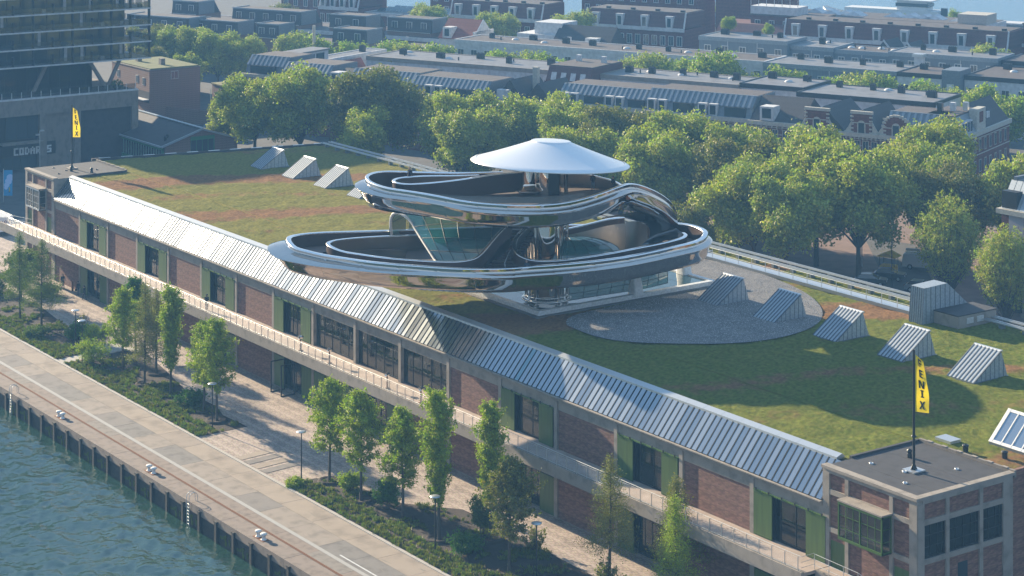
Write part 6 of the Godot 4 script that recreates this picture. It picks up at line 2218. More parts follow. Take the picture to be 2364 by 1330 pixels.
	bp.tube(PackedVector3Array([Vector3.ZERO, Vector3(0.1, 7, 0), Vector3(-0.05, 14.0, 0)]), 0.42, 0.34, 8)
	part("pole", bp.smooth(), M.cream, h)


func dark_attic(label: String, a0: float, a1: float, b: float, top: float) -> void:
	var h := thing("dark_attic_house", label, "house", G(a0, b), GRID, "dark roof storeys upper left")
	var w := a1 - a0
	part("wall", bx(Vector3(0, 0, -9), Vector3(w, top - 3.0, -0.05)), M.brick_brown, h)
	var m := MB.new()
	m.prism(PackedVector3Array([Vector3(0, top - 3.1, 0), Vector3(0, top, -0.5), Vector3(0, top, -6.5), Vector3(0, top - 3.1, -8.8)]), Vector3(w, 0, 0))
	part("attic", m.flat(), M.slate, h)
	part("flank", bx(Vector3(w, top - 3.0, -6.4), Vector3(w + 0.12, top - 0.05, -0.6)), M.zinc_house_low, h)
	var e := MB.new()
	e.box(Vector3(-0.1, top - 0.05, -0.75), Vector3(w + 0.1, top + 0.22, -0.4))
	e.box(Vector3(-0.1, top - 0.05, -6.6), Vector3(0.2, top + 0.22, -0.75))
	e.box(Vector3(w - 0.2, top - 0.05, -6.6), Vector3(w + 0.1, top + 0.22, -0.75))
	part("roof_edge", e.flat(), M.zinc_house, h)
	part("roof", bx(Vector3(0.2, top - 0.02, -6.5), Vector3(w - 0.2, top + 0.05, -0.75)), M.bitumen_brown, h)
	var n := maxi(2, int(w / 4.0))
	for k in n:
		var o := part("glazed_door", bx(Vector3(-0.8, 0, -0.1), Vector3(0.8, 2.2, 0.05)), M.white_far, h, Vector3(w * (k + 0.5) / n, top - 2.9, -0.2))
		part("pane", bx(Vector3(-0.68, 0.1, 0.05), Vector3(0.0, 2.1, 0.07)), M.window_far, o)
		part("pane", bx(Vector3(0.08, 0.1, 0.05), Vector3(0.68, 2.1, 0.07)), M.window_far, o)
	part("balcony_rail", bx(Vector3(0, top - 3.0, 0.3), Vector3(w, top - 2.9, 0.4)), M.galv, h)


func brick_estate(called: String, label: String, a0: float, a1: float, b: float, nd: int, nw: int) -> void:
	var h := thing(called, label, "apartment block", G(a0, b), GRID, "brick blocks with red mansards")
	var w := a1 - a0
	part("wall", bx(Vector3(0, 0, -11), Vector3(w, 10.4, 0)), M.brick_red, h)
	part("white_band", bx(Vector3(-0.2, 9.9, 0), Vector3(w + 0.2, 10.7, 0.4)), M.white_far, h)
	facade_windows(h, 0, w, [6.6, 3.4], nw, 1.4, M.white, 0.0, 2.3)
	var m := MB.new()
	m.prism(PackedVector3Array([Vector3(0, 10.6, 0.1), Vector3(0.3, 14.1, -1.0), Vector3(0.3, 14.1, -10.4), Vector3(0, 10.6, -11)]), Vector3(w, 0, 0))
	part("mansard", m.flat(), M.mansard_red, h)
	part("roof", bx(Vector3(0.4, 14.05, -10.3), Vector3(w - 0.2, 14.25, -1.1)), M.bitumen_brown, h)
	var tr := MB.new()
	for x in [0.0, w]:
		tr.prism(PackedVector3Array([Vector3(x - 0.05, 10.6, 0.3), Vector3(x + 0.25, 10.6, 0.3), Vector3(x + 0.25, 14.3, -0.85), Vector3(x - 0.05, 14.3, -0.85)]), Vector3(0, 0, -0.3))
	part("end_trim", tr.flat(), M.white_far, h)
	for k in nd:
		var x := w * (k + 0.45) / nd
		var f := MB.new()
		f.prism(PackedVector3Array([Vector3(x - 0.75, 9.9, 0.42), Vector3(x - 0.95, 13.4, 0.42), Vector3(x + 0.95, 13.4, 0.42), Vector3(x + 0.75, 9.9, 0.42)]), Vector3(0, 0, -1.4))
		var o := part("dormer", f.flat(), M.white_far, h)
		part("pane", bx(Vector3(x - 0.45, 10.9, 0.42), Vector3(x + 0.45, 12.9, 0.45)), M.window_far, o)
	for k in nd:
		part("roof_vent", bx(Vector3(-0.5, 0, -0.3), Vector3(0.5, 0.5, 0.3)), M.black, h, Vector3(w * (k + 0.8) / nd, 14.2, -2.2))


# ---------------------------------------------------------------- far: low blocks, ships on the river

func build_far() -> void:
	rng.seed = 81
	# long low block with roof lights in front of the river
	var h := thing("rooflight_block", "long low brick block with white window band and pale roof lights before the river", "building", G(-21.8, 266.0), GRID)
	part("wall", bx(Vector3(0, 0, -14), Vector3(57, 9.6, 0)), M.brick_red, h)
	part("white_band", bx(Vector3(-0.3, 9.4, -14.3), Vector3(57.3, 10.9, 0.3)), M.white_far, h)
	facade_windows(h, 0, 56, [7.0], 22, 1.8, M.white, 0.0, 2.0)
	part("roof", bx(Vector3(0.2, 10.85, -13.8), Vector3(56.8, 11.0, -0.2)), M.bitumen_brown, h)
	var sl := MB.new()
	sl.prism(PackedVector3Array([Vector3(0, 0, 0), Vector3(2.6, 1.0, -0.6), Vector3(5.2, 0, 0)]), Vector3(0, 0, -3.5))
	for x in [9.0, 14.0, 17.0, 20.0, 29.5, 33.5, 37.0, 39.5, 46.5, 49.0]:
		part("roof_light", sl.flat(), M.white_far, h, Vector3(x, 11.0, -4.0 - 2.0 * (int(x) % 2)))
	part("water_tank_box", bx(Vector3(50.0, 10.9, -8.0), Vector3(57.0, 13.2, -1.0)), M.cream, h)
	h = thing("river_shed", "long black flat-topped shed wall on the river bank", "shed", G(-20.0, 318.0), GRID)
	part("wall", bx(Vector3(0, 0, -5), Vector3(62, 5.8, 0)), M.zinc_house_low, h)
	part("coping", bx(Vector3(-0.2, 5.8, -5.2), Vector3(62.2, 6.2, 0.2)), M.white_far, h)
	h = thing("corner_block", "dark brick corner block with stacked white windows at the right edge", "building", G(53.8, 236.0), GRID)
	part("wall", bx(Vector3(0, 0, -18), Vector3(26, 15.0, 0)), M.brick_red, h)
	part("white_band", bx(Vector3(-0.2, 10.2, 0), Vector3(26, 10.9, 0.4)), M.white_far, h)
	facade_windows(h, 0, 14, [11.4, 7.2, 3.4], 6, 1.7, M.white, 0.0, 2.9)
	part("roof", bx(Vector3(-0.2, 15.0, -18.2), Vector3(26.2, 15.3, 0.2)), M.bitumen_brown, h)
	part("roof_tower", bx(Vector3(8, 15.3, -14), Vector3(20, 25, -6)), M.brick_red, h)
	# plain dark brick hall blocks of the estate, upper middle
	for q in [[-32.0, 262.0, 17.0, 12.0, 17.5, "windowless dark brick stair tower of the estate behind the red mansards"], [-15.0, 246.0, 18.0, 8.0, 12.5, "plain dark brick block with a white parapet box left of the roof light block"], [-70.0, 262.0, 33.0, 10.0, 15.5, "plain brick block with white windows at the top edge of the middle"], [-106.0, 246.0, 34.0, 10.0, 14.5, "dark brick block with tall windows at the top edge left of the middle"], [-150.0, 240.0, 26.0, 12.0, 15.0, "brick block with tall white windows at the top edge beside the tower"]]:
		h = thing("estate_block", q[5], "building", G(q[0], q[1]), GRID)
		part("wall", bx(Vector3(0, 0, -q[3]), Vector3(q[2], q[4], 0)), M.brick_red, h)
		part("roof", bx(Vector3(-0.2, q[4], -q[3] - 0.2), Vector3(q[2] + 0.2, q[4] + 0.35, 0.2)), M.bitumen_brown, h)
		if q[0] != -32.0:
			facade_windows(h, 0, q[2], [q[4] - 3.2, q[4] - 6.6], int(q[2] / 3.2), 1.4, M.white, 0.0, 2.2)
		if q[0] == -15.0:
			part("parapet_box", bx(Vector3(0, q[4], -6), Vector3(12, q[4] + 2.2, 0.1)), M.white_far, h)
			for k in 7:
				part("roof_post", bx(Vector3(k * 2 - 0.05, q[4] + 2.2, -0.2), Vector3(k * 2 + 0.05, q[4] + 4.0, -0.1)), M.galv, h)
	# ships: pointed hull, deck house, hatches
	ship("barge", "long cargo barge with pale corrugated hatch covers moored along the river bank", -34.0, 352.0, 62.0, M.zinc_house_low, "hatches")
	ship("work_ship", "white work ship with a wheelhouse moored outside the barge", -50.0, 372.0, 38.0, M.white, "house")
	ship("passenger_boat", "small white boat with a row of windows at the top edge of the middle", -104.0, 330.0, 20.0, M.white, "windows")
	ship("tug", "dark blue-grey boat at the top edge right of the white boat", -76.0, 345.0, 18.0, M.zinc_house_low, "low")
	# bank railing
	var rb := thing("bank_railing", "thin railing along the river bank at the top right", "railing", G(-75.0, 319.5), GRID)
	for k in 28:
		part("post", bx(Vector3(-0.06, 0, -0.06), Vector3(0.06, 1.3, 0.06)), M.galv, rb, Vector3(k * 2.0, 0, 0))
	part("rail", bx(Vector3(0, 1.25, -0.05), Vector3(54, 1.35, 0.05)), M.galv, rb)


func ship(called: String, label: String, a: float, b: float, L: float, hull: Material, type: String) -> void:
	var t := thing(called, label, "ship", G(a, b, -1.5), GRID)
	var rows := []
	for j in 4:
		var y: float = [-0.5, 0.6, 2.0, 2.3][j]
		var r := PackedVector3Array()
		for k in 25:
			var u := k / 24.0
			var w := 4.2 * (0.25 + 0.75 * sqrt(clampf(minf(u / 0.14, (1.0 - u) / 0.06), 0, 1)))
			w *= [0.9, 1.0, 1.0, 0.96][j]
			r.append(Vector3(u * L, y + 1.6 * pow(maxf(0.0, 0.16 - u) / 0.16, 2.0) * (j / 3.0), w))
		for k in 25:
			r.append(Vector3(r[24 - k].x, r[24 - k].y, -r[24 - k].z))
		rows.append(r)
	var m := MB.new()
	m.loft(rows, true)
	var top: PackedVector3Array = rows[3]
	for k in 24:
		m.quad(top[k] - Vector3(0, 0.3, 0), top[k + 1] - Vector3(0, 0.3, 0), top[48 - k] - Vector3(0, 0.3, 0), top[49 - k] - Vector3(0, 0.3, 0))
	part("hull", m.flat(), hull, t)
	match type:
		"hatches":
			for k in 30:
				var c := MB.new()
				var x := L * 0.2 + k * L * 0.022
				c.prism(PackedVector3Array([Vector3(x, 2.2, 3.2), Vector3(x + 0.3, 3.6, 3.0), Vector3(x + L * 0.019, 3.6, 3.0), Vector3(x + L * 0.021, 2.2, 3.2)]), Vector3(0, 0, -6.4))
				part("hatch_cover", c.flat(), M.galv, t)
			part("wheelhouse", bx(Vector3(L * 0.9, 2.0, -3), Vector3(L * 0.97, 5.4, 3)), M.white, t)
			part("deck_box", bx(Vector3(L * 0.55, 3.6, -1), Vector3(L * 0.57, 4.4, 1)), M.yellow, t)
		"house":
			part("deck_house", bx(Vector3(L * 0.2, 2.0, -3), Vector3(L * 0.95, 4.2, 3)), M.white, t)
			part("wheelhouse", bx(Vector3(L * 0.62, 4.2, -2.4), Vector3(L * 0.86, 6.8, 2.4)), M.white, t)
			part("wheelhouse_window", bx(Vector3(L * 0.61, 5.2, -2.5), Vector3(L * 0.87, 6.2, 2.5)), M.window_far, t)
			part("roof", bx(Vector3(L * 0.58, 6.8, -2.8), Vector3(L * 0.9, 7.1, 2.8)), M.white, t)
			part("crane_arm", bx(Vector3(L * 0.95, 2.0, -0.2), Vector3(L * 1.0, 5.0, 0.2)), M.black, t)
		"windows":
			part("cabin", bx(Vector3(L * 0.15, 2.0, -2.6), Vector3(L * 0.9, 5.0, 2.6)), M.white, t)
			for k in 6:
				part("cabin_window", bx(Vector3(L * 0.2 + k * 2.2, 3.2, 2.6), Vector3(L * 0.2 + k * 2.2 + 1.4, 4.4, 2.66)), M.window_far, t)
		_:
			part("cabin", bx(Vector3(L * 0.3, 2.0, -2.2), Vector3(L * 0.6, 4.6, 2.2)), M.zinc_house_low, t)


# ---------------------------------------------------------------- right: street corner behind the roof edge

func build_right_side() -> void:
	rng.seed = 91
	var h := thing("corner_cafe_building", "tall brick corner building with zinc attic and stone columns at the right edge", "building", Vector3(83.0, 0, -87.5), 0.08)
	part("wall", bx(Vector3(0.6, 4.6, -30), Vector3(24, 12.4, -0.4)), M.brick_red, h)
	part("wall_core", bx(Vector3(1.2, 0, -30), Vector3(24, 4.6, -1.6)), M.interior, h)
	part("string_course", bx(Vector3(0, 4.3, -30), Vector3(24, 5.1, 0.1)), M.concrete, h)
	for k in 6:
		var c := MB.new()
		c.lathe(Vector3(0.8 + k * 3.2, 0, -0.7), [Vector2(0.62, 0), Vector2(0.62, 0.4), Vector2(0.45, 0.5), Vector2(0.45, 1.4), Vector2(0.52, 1.5), Vector2(0.45, 1.6), Vector2(0.45, 2.8), Vector2(0.52, 2.9), Vector2(0.45, 3.0), Vector2(0.45, 3.9), Vector2(0.65, 4.1), Vector2(0.65, 4.3)], 14)
		part("column", c.smooth(), M.concrete, h)
		part("shopfront", bx(Vector3(1.3 + k * 3.2, 0.3, -1.6), Vector3(3.5 + k * 3.2, 3.9, -1.5)), M.window_far, h)
	facade_windows(h, 2.4, 20, [8.8, 5.6], 5, 1.4, M.cream, -0.4, 2.2)
	part("cornice", bx(Vector3(0.2, 12.2, -30), Vector3(24.2, 12.8, 0.2)), M.cream, h)
	var m := MB.new()
	m.prism(PackedVector3Array([Vector3(0.6, 12.8, -0.3), Vector3(1.4, 16.0, -2.4), Vector3(1.4, 16.0, -28), Vector3(0.6, 12.8, -30)]), Vector3(22, 0, 0))
	part("attic", m.flat(), M.zinc_house_low, h)
	var A := Vector3(0, 12.85, -0.25)
	var T := Vector3(0, 16.05, -2.4)
	for k in 24:
		var p := MB.new()
		var x := 0.7 + k * 0.9
		p.prism(PackedVector3Array([A + Vector3(x, 0, 0), A + Vector3(x + 0.82, 0, 0), A + Vector3(x + 0.82, 0.0, 0.09), A + Vector3(x, 0, 0.09)]), T - A)
		part("zinc_panel", p.flat(), M.zinc, h)
	part("roof", bx(Vector3(1.2, 16.0, -28), Vector3(23, 16.2, -2.4)), M.bitumen_far, h)
	part("roof_edge", bx(Vector3(1.0, 15.9, -28), Vector3(1.5, 16.5, -2.3)), M.zinc_house_low, h)
	part("chimney", bx(Vector3(2.2, 16.0, -16), Vector3(3.8, 18.0, -14.4)), M.brick_red, h)
	for k in 2:
		part("dormer_roof", bx(Vector3(-0.9, 14.6 + k * 0.9, -10 - k * 6), Vector3(1.8, 14.8 + k * 0.9, -6 - k * 6)), M.zinc, h)
	part("balcony_recess", bx(Vector3(0.8, 12.9, -1.4), Vector3(3.0, 15.0, -0.2)), M.black, h)
	var bn := whole("wall_banner", bx(Vector3(0, 0, 0), Vector3(2.2, 6.8, 0.05)), banner_mat(), "tall pale grey banner with a faint flower print on the corner building's wall", "banner", Vector3(84.8, 5.4, -87.9), 0.08)


func banner_mat() -> Material:
	var im := Image.create(64, 192, false, Image.FORMAT_RGB8)
	im.fill(Color(0.62, 0.60, 0.62))
	var g := RandomNumberGenerator.new()
	g.seed = 3
	for k in 60:
		var c := Vector2(32 + g.randf_range(-18, 18), 70 + g.randf_range(-40, 40))
		im.fill_rect(Rect2i(int(c.x), int(c.y), g.randi_range(2, 7), g.randi_range(2, 8)), Color(0.55, 0.42 + 0.1 * g.randf(), 0.55))
	for k in 40:
		im.fill_rect(Rect2i(30 + k / 6, 110 + k, 2, 2), Color(0.35, 0.4, 0.38))
	var m := StandardMaterial3D.new()
	m.albedo_texture = ImageTexture.create_from_image(im)
	m.uv1_triplanar = true
	m.uv1_scale = Vector3(0.45, 0.147, 0.45)
	m.roughness = 0.8
	return m


# ---------------------------------------------------------------- trees

func leaf_clump(g: RandomNumberGenerator, n: int, spread: float, size: float) -> ArrayMesh:
	var b := MB.new()
	for k in n:
		var c := Vector3(g.randfn(), g.randfn(), g.randfn()) * spread * 0.5
		var bs := Basis.from_euler(Vector3(g.randf_range(-1.1, 1.1), g.randf() * TAU, g.randf_range(-1.1, 1.1)))
		var s := size * g.randf_range(0.7, 1.3)
		var x := bs.x * s
		var y := bs.z * s * 0.62
		var u := bs.y * s * 0.16
		b.quad(c - x, c + y + u, c + x, c - y + u)
	return b.flat()


func leaf_ball(g: RandomNumberGenerator, n: int, ext: Vector3, spread: float, size: float) -> ArrayMesh:
	var b := MB.new()
	b.cols = PackedColorArray()
	for k in n:
		var d := Vector3(g.randfn(), g.randfn(), g.randfn()).normalized() * pow(g.randf(), 0.25)
		var c := d * ext
		var bs := Basis.from_euler(Vector3(g.randf_range(-1.2, 1.2), g.randf() * TAU, g.randf_range(-1.2, 1.2)))
		var s := size * g.randf_range(0.6, 1.2) * 0.5
		b.quad(c - bs.x * s, c + bs.z * s * 0.6, c + bs.x * s, c - bs.z * s * 0.6)
		var q := g.randf_range(0.7, 1.3)
		for j in 4:
			b.cols.append(Color(q, q, q))
	return b.flat()


func crown_mesh(called: String, parent: Node, pts: Array, scl: Vector2, mesh: Mesh, m: Material, g: RandomNumberGenerator, tone: Vector2) -> void:
	# pts: [position, up-direction]; one clump per point
	var mm := MultiMesh.new()
	mm.transform_format = MultiMesh.TRANSFORM_3D
	mm.use_colors = true
	mm.mesh = mesh
	mm.instance_count = pts.size()
	for i in pts.size():
		var s := g.randf_range(scl.x, scl.y)
		mm.set_instance_transform(i, Transform3D(Basis.from_euler(Vector3(g.randf() * TAU, g.randf() * TAU, g.randf() * TAU)).scaled(Vector3.ONE * s), pts[i]))
		var q := g.randf_range(tone.x, tone.y)
		var y := g.randf_range(0.85, 1.2)
		mm.set_instance_color(i, Color(q * y, q, q * (2.0 - y) * 0.9))
	var o := MultiMeshInstance3D.new()
	o.name = called
	o.multimesh = mm
	o.material_override = m
	parent.add_child(o, true)
	o.set_meta("kind", "stuff")


func broad_tree(seed_: int, h: float, r: float, leaf: Material, label: String, group: String, dens := 1.0, low := 0.28, called := "plane_tree") -> Node3D:
	# spreading street tree: forked trunk, limbs to a cloud of uneven lobes, leaves in shells round them
	var g := RandomNumberGenerator.new()
	g.seed = seed_
	var t := thing(called, label, "tree", Vector3.ZERO, 0, group)
	var tr := MB.new()
	var fork := h * low
	tr.tube(PackedVector3Array([Vector3(0, -0.1, 0), Vector3(0.05, fork * 0.5, 0.04), Vector3(0, fork, 0)]), 0.34, 0.24, 9)
	var pts := []
	var lobes := []
	var n := 13
	for k in n:
		var u := (k + 0.5) / n
		var a := k * 2.4 + g.randf_range(-0.4, 0.4)
		var y := lerpf(fork + h * 0.08, h * 0.86, pow(u, 0.85))
		var prof := sin(PI * clampf((y - fork * 0.6) / (h * 1.08 - fork * 0.6), 0, 1))
		var rad := r * 0.72 * prof * g.randf_range(0.55, 1.05)
		var c := Vector3(cos(a) * rad, y, sin(a) * rad)
		var lr := r * g.randf_range(0.30, 0.46) * (0.7 + 0.3 * prof)
		lobes.append([c, lr])
		var mid := Vector3(c.x * 0.45, lerpf(fork, c.y, 0.55), c.z * 0.45)
		tr.tube(PackedVector3Array([Vector3(0, fork * 0.9, 0), mid, c]), 0.16, 0.03, 6)
		for j in 3:
			var d := Vector3(g.randfn(), g.randf_range(0.0, 1.0), g.randfn()).normalized() * lr * 0.9
			tr.tube(PackedVector3Array([c.lerp(mid, 0.3), c + d * 0.5, c + d]), 0.05, 0.012, 4, false)
	lobes.append([Vector3(0, h * 0.72, 0), r * 0.45])
	part("trunk", tr.smooth(), M.bark, t)
	for l in lobes:
		var area: float = l[1] * l[1] * 34.0 * dens
		for i in int(area):
			var d := Vector3(g.randfn(), g.randfn() * 0.85 + 0.12, g.randfn()).normalized()
			var rr: float = l[1] * pow(g.randf(), 0.28) * g.randf_range(0.82, 1.1)
			var p: Vector3 = l[0] + Vector3(d.x, d.y * 0.82, d.z) * rr
			# ragged gaps
			if sin(p.x * 2.1 + seed_) * sin(p.y * 2.6) * sin(p.z * 2.3 + 1.0) > 0.42:
				continue
			pts.append(p)
	if not meshes.has("clump_broad"):
		var gg := RandomNumberGenerator.new()
		gg.seed = 12
		meshes["clump_broad"] = leaf_clump(gg, 15, 0.62, 0.17)
	crown_mesh("crown", t, pts, Vector2(0.8, 1.35), meshes["clump_broad"], leaf, g, Vector2(0.65, 1.25))
	return t


func young_tree(seed_: int, h: float, r: float, style: String, leaf: Material, label: String, group: String) -> Node3D:
	# young quay trees: straight stem to the tip, whorls of thin branches, small loose leaves
	var g := RandomNumberGenerator.new()
	g.seed = seed_
	var t := thing({"column": "columnar_tree", "conifer": "young_larch", "round": "young_elm"}[style], label, "tree", Vector3.ZERO, 0, group)
	var tr := MB.new()
	var stem := PackedVector3Array()
	for k in 7:
		var u := k / 6.0
		stem.append(Vector3(sin(u * 3.0 + seed_) * 0.10, u * h * 0.97 - 0.1 * (1 - u), cos(u * 2.3 + seed_) * 0.08))
	tr.tube(stem, 0.15, 0.02, 8)
	var pts := []
	var nb: int = {"column": 46, "conifer": 60, "round": 52}[style]
	var base: float = {"column": 0.22, "conifer": 0.26, "round": 0.30}[style]
	for k in nb:
		var u := lerpf(base, 0.97, (k + 0.5) / nb)
		var a := k * 2.399 + g.randf_range(-0.5, 0.5)
		var v := (u - base) / (1.0 - base)
		var L := r
		var rise := 0.5
		match style:
			"conifer":
				L = r * (1.0 - v) * g.randf_range(0.65, 1.15) + 0.15
				rise = lerpf(0.05, 0.7, v)
			"column":
				L = r * (0.35 + 0.65 * sin(PI * clampf(v * 0.85 + 0.1, 0, 1))) * g.randf_range(0.6, 1.1)
				rise = 2.2
			"round":
				L = r * (0.3 + 0.7 * sin(PI * clampf(v * 0.92 + 0.14, 0, 1))) * g.randf_range(0.65, 1.15)
				rise = lerpf(0.35, 1.3, v)
		var s := stem[clampi(int(u * 6), 0, 5)].lerp(stem[clampi(int(u * 6) + 1, 1, 6)], fmod(u * 6, 1.0))
		var d := Vector3(cos(a), rise, sin(a)).normalized()
		if style == "column":
			d = Vector3(cos(a) * 0.55, 1.0, sin(a) * 0.55).normalized()
			L *= 1.5
		var e := s + d * L + Vector3(0, -0.12 * L if style == "conifer" else 0.0, 0)
		var m := s.lerp(e, 0.5) + Vector3(g.randf_range(-0.1, 0.1), 0.06 * L, g.randf_range(-0.1, 0.1))
		tr.tube(PackedVector3Array([s, m, e]), 0.032, 0.007, 4, false)
		var dens: float = {"column": 18.0, "conifer": 12.0, "round": 14.0}[style]
		var cnt := int(L * dens) + 3
		for i in cnt:
			var q := sqrt(g.randf()) if style != "column" else g.randf_range(0.15, 1.05)
			var p := s.lerp(m, q * 2.0) if q < 0.5 else m.lerp(e, q * 2.0 - 1.0)
			var sp := (0.10 + 0.20 * L * q) * (0.75 if style == "column" else 1.0)
			pts.append(p + Vector3(g.randfn(), g.randfn() * 0.6, g.randfn()) * sp * 0.62)
	part("trunk", tr.smooth(), M.bark, t)
	if not meshes.has("clump_young"):
		var gg := RandomNumberGenerator.new()
		gg.seed = 14
		meshes["clump_young"] = leaf_clump(gg, 11, 0.26, 0.085)
		meshes["clump_needle"] = leaf_clump(gg, 14, 0.30, 0.055)
	crown_mesh("crown", t, pts, Vector2(0.7, 1.25), meshes["clump_needle"] if style == "conifer" else meshes["clump_young"], leaf, g, Vector2(0.65, 1.3))
	return t


func willow(seed_: int, h: float, r: float, label: String) -> Node3D:
	var g := RandomNumberGenerator.new()
	g.seed = seed_
	var t := thing("upright_tree", label, "tree", Vector3.ZERO, 0, "trees on the square behind the warehouse")
	var tr := MB.new()
	var pts := []
	for k in 110:
		var a := k * 2.399
		var q := sqrt((k + 0.5) / 110.0)
		var top := Vector3(cos(a) * r * q, h * (0.98 - 0.34 * q * q) * g.randf_range(0.88, 1.0), sin(a) * r * q)
		var s := Vector3(cos(a) * 0.15, h * g.randf_range(0.12, 0.3), sin(a) * 0.15)
		var m := s.lerp(top, 0.5) + Vector3(cos(a), -0.2, sin(a)) * r * 0.12 * q
		tr.tube(PackedVector3Array([s, m, top]), 0.06, 0.01, 4, false)
		for i in 26:
			var u := g.randf_range(0.3, 1.03)
			var p := s.lerp(m, u * 2.0) if u < 0.5 else m.lerp(top, u * 2.0 - 1.0)
			pts.append(p + Vector3(g.randfn(), g.randfn() * 1.6, g.randfn()) * 0.22)
	tr.tube(PackedVector3Array([Vector3(0, -0.1, 0), Vector3(0.1, h * 0.15, 0), Vector3(0, h * 0.32, 0)]), 0.42, 0.25, 9)
	part("trunk", tr.smooth(), M.bark, t)
	crown_mesh("crown", t, pts, Vector2(0.8, 1.6), meshes["clump_young"], M.leaf_plane, g, Vector2(0.75, 1.2))
	return t


func put(o: Node3D, x: float, z: float, turn: float, s: float, y := 0.0) -> Node3D:
	o.position = Vector3(x, y, z)
	o.rotation.y = turn
	o.scale = Vector3.ONE * s
	return o


func build_trees() -> void:
	# ---- young trees on the quay (built first: their clump meshes are shared)
	var qg := "young trees in the quay beds"
	var q := [
		[90.9, 11.4, 9.6, 2.42, "round", M.leaf_lime, "leftmost young tree of the long near bed, light green, beside the lone street lamp"],
		[97.0, 11.8, 10.0, 2.35, "round", M.leaf_lime, "second young tree of the near bed, standing in a round soil ring"],
		[103.2, 11.3, 9.9, 2.28, "round", M.leaf_lime, "third young tree of the near bed with an open light green crown"],
		[109.3, 11.5, 12.6, 1.94, "column", M.leaf_lime, "tall dense columnar tree, the fourth of the near bed, with pale stem"],
		[111.9, 7.9, 11.6, 1.56, "column", M.leaf_lime, "slim columnar tree close to the balcony beside the tall dense one"],
		[118.8, 10.8, 9.4, 2.35, "round", M.leaf_olive, "olive-tinted young tree with forked thin stem right of the columnar pair"],
		[124.1, 4.7, 10.1, 2.50, "conifer", M.leaf_olive, "young conifer with horizontal branches before the green ground floor door"],
		[129.9, 2.6, 9.5, 2.62, "conifer", M.leaf_olive, "young conifer at the bottom edge, cut by the picture, under the balcony rail"],
		[132.2, 4.6, 9.0, 1.88, "conifer", M.leaf_lime, "thin sparse young tree at the bottom edge before the last window bay"],
		[39.2, 6.7, 8.6, 2.07, "round", M.leaf_shrub, "bushy young tree at the back left of the middle bed"],
		[45.6, 11.1, 9.2, 2.21, "round", M.leaf_lime, "young bright tree at the front left of the middle bed"],
		[48.8, 8.6, 9.6, 2.12, "conifer", M.leaf_olive, "brownish green conifer in the middle of the middle bed"],
		[51.8, 11.4, 11.3, 2.38, "conifer", M.leaf_olive, "tallest conifer of the middle bed with dark stem"],
		[56.9, 10.9, 11.2, 1.62, "column", M.leaf_lime, "narrow columnar tree with white stem in the middle bed"],
		[64.1, 10.7, 9.3, 2.35, "round", M.leaf_lime, "light green young tree, second from the right end of the middle bed"],
		[68.1, 11.3, 10.4, 2.35, "round", M.leaf_lime, "rightmost young tree of the middle bed, by the bed's sharp tip"],
		[17.8, 11.8, 11.0, 2.12, "conifer", M.leaf_dark, "thin hazy conifer, leftmost of the two before the far tower"],
		[22.9, 11.1, 11.0, 2.62, "conifer", M.leaf_dark, "hazy conifer with a dark stem, right one of the two before the far tower"],
		[9.0, 8.0, 6.0, 2.76, "round", M.leaf_dark, "low dark leafy tree at the left picture edge"]]
	var sd := 100
	for k in q:
		sd += 1
		var o := young_tree(sd, k[2], k[3], k[4], k[5], k[6], qg)
		put(o, k[0], k[1], 0.0, 1.0)
	# ---- plane trees on the square: five grown prototypes, then copies
	var sg := "trees on the square behind the warehouse"
	var P := []
	for k in 5:
		P.append(broad_tree(200 + k, 16.0, [6.6, 5.8, 6.2, 5.2, 6.8][k], [M.leaf_plane, M.leaf_plane, M.leaf_olive, M.leaf_plane, M.leaf_plane][k], "x", sg))
	var spots := [
		[-60, -62, 0, 0.95, "full plane tree standing between the parked cars and the far roof corner"],
		[-49.5, -65, 1, 1.08, "pale green full plane tree just right of the one near the parked cars"],
		[-35, -71, 2, 1.15, "wide plane tree behind the far back corner of the warehouse roof"],
		[-27, -64, 3, 0.85, "lower plane tree in front, where the maintenance rails begin"],
		[-17, -75, 4, 1.02, "plane tree behind the middle of the maintenance rails, left of the canopy"],
		[-6, -70, 1, 0.95, "plane tree low behind the rails just left of the canopy rim"],
		[-8, -84, 0, 1.0, "plane tree directly behind the left half of the canopy"],
		[3, -82, 3, 1.0, "plane tree whose top shows just above the canopy"],
		[12, -85, 2, 1.02, "plane tree rising right behind the canopy's right half"],
		[16, -74, 4, 0.93, "plane tree below the right rim of the canopy"],
		[23, -87, 1, 1.05, "plane tree right of the canopy, back row"],
		[30, -77, 0, 0.98, "plane tree right of the canopy, front row"],
		[34, -90, 4, 1.0, "plane tree before the round-topped gable, back row"],
		[43, -94, 3, 1.05, "plane tree standing before the corner house with the long side wall"],
		[42, -82, 2, 1.0, "large plane tree in the middle of the right-hand group"],
		[52, -87, 1, 1.05, "plane tree over the light paving of the square"],
		[54, -74, 4, 0.98, "big shaded plane tree behind the right end of the pavilion"],
		[63, -84, 0, 1.06, "plane tree right of the light paving with a bare trunk below"],
		[62, -72, 3, 0.95, "dark plane tree leaning over the maintenance rails"],
		[52, -63, 2, 0.66, "small lower plane tree against the rails right of the pavilion"],
		[50, -112, 4, 1.05, "plane tree beside the corner house, farther down the street"],
		[58, -104, 1, 0.95, "dark plane tree between the square and the side street"],
		[66, -96, 2, 0.9, "shaded plane tree behind the white van"],
		[72, -104, 3, 1.0, "plane tree at the right edge behind the corner building's chimney"],
		[-70, -62, 3, 0.7, "small round tree left of the parked cars"]]
	var used := {}
	for s in spots:
		var o: Node3D
		if not used.has(s[2]):
			o = P[s[2]]
			used[s[2]] = true
			o.set_meta("label", s[4])
		else:
			o = copy_of(P[s[2]], Vector3.ZERO, 0, s[4])
		put(o, s[0], s[1], s[0] * 1.7, s[3] * 1.1)
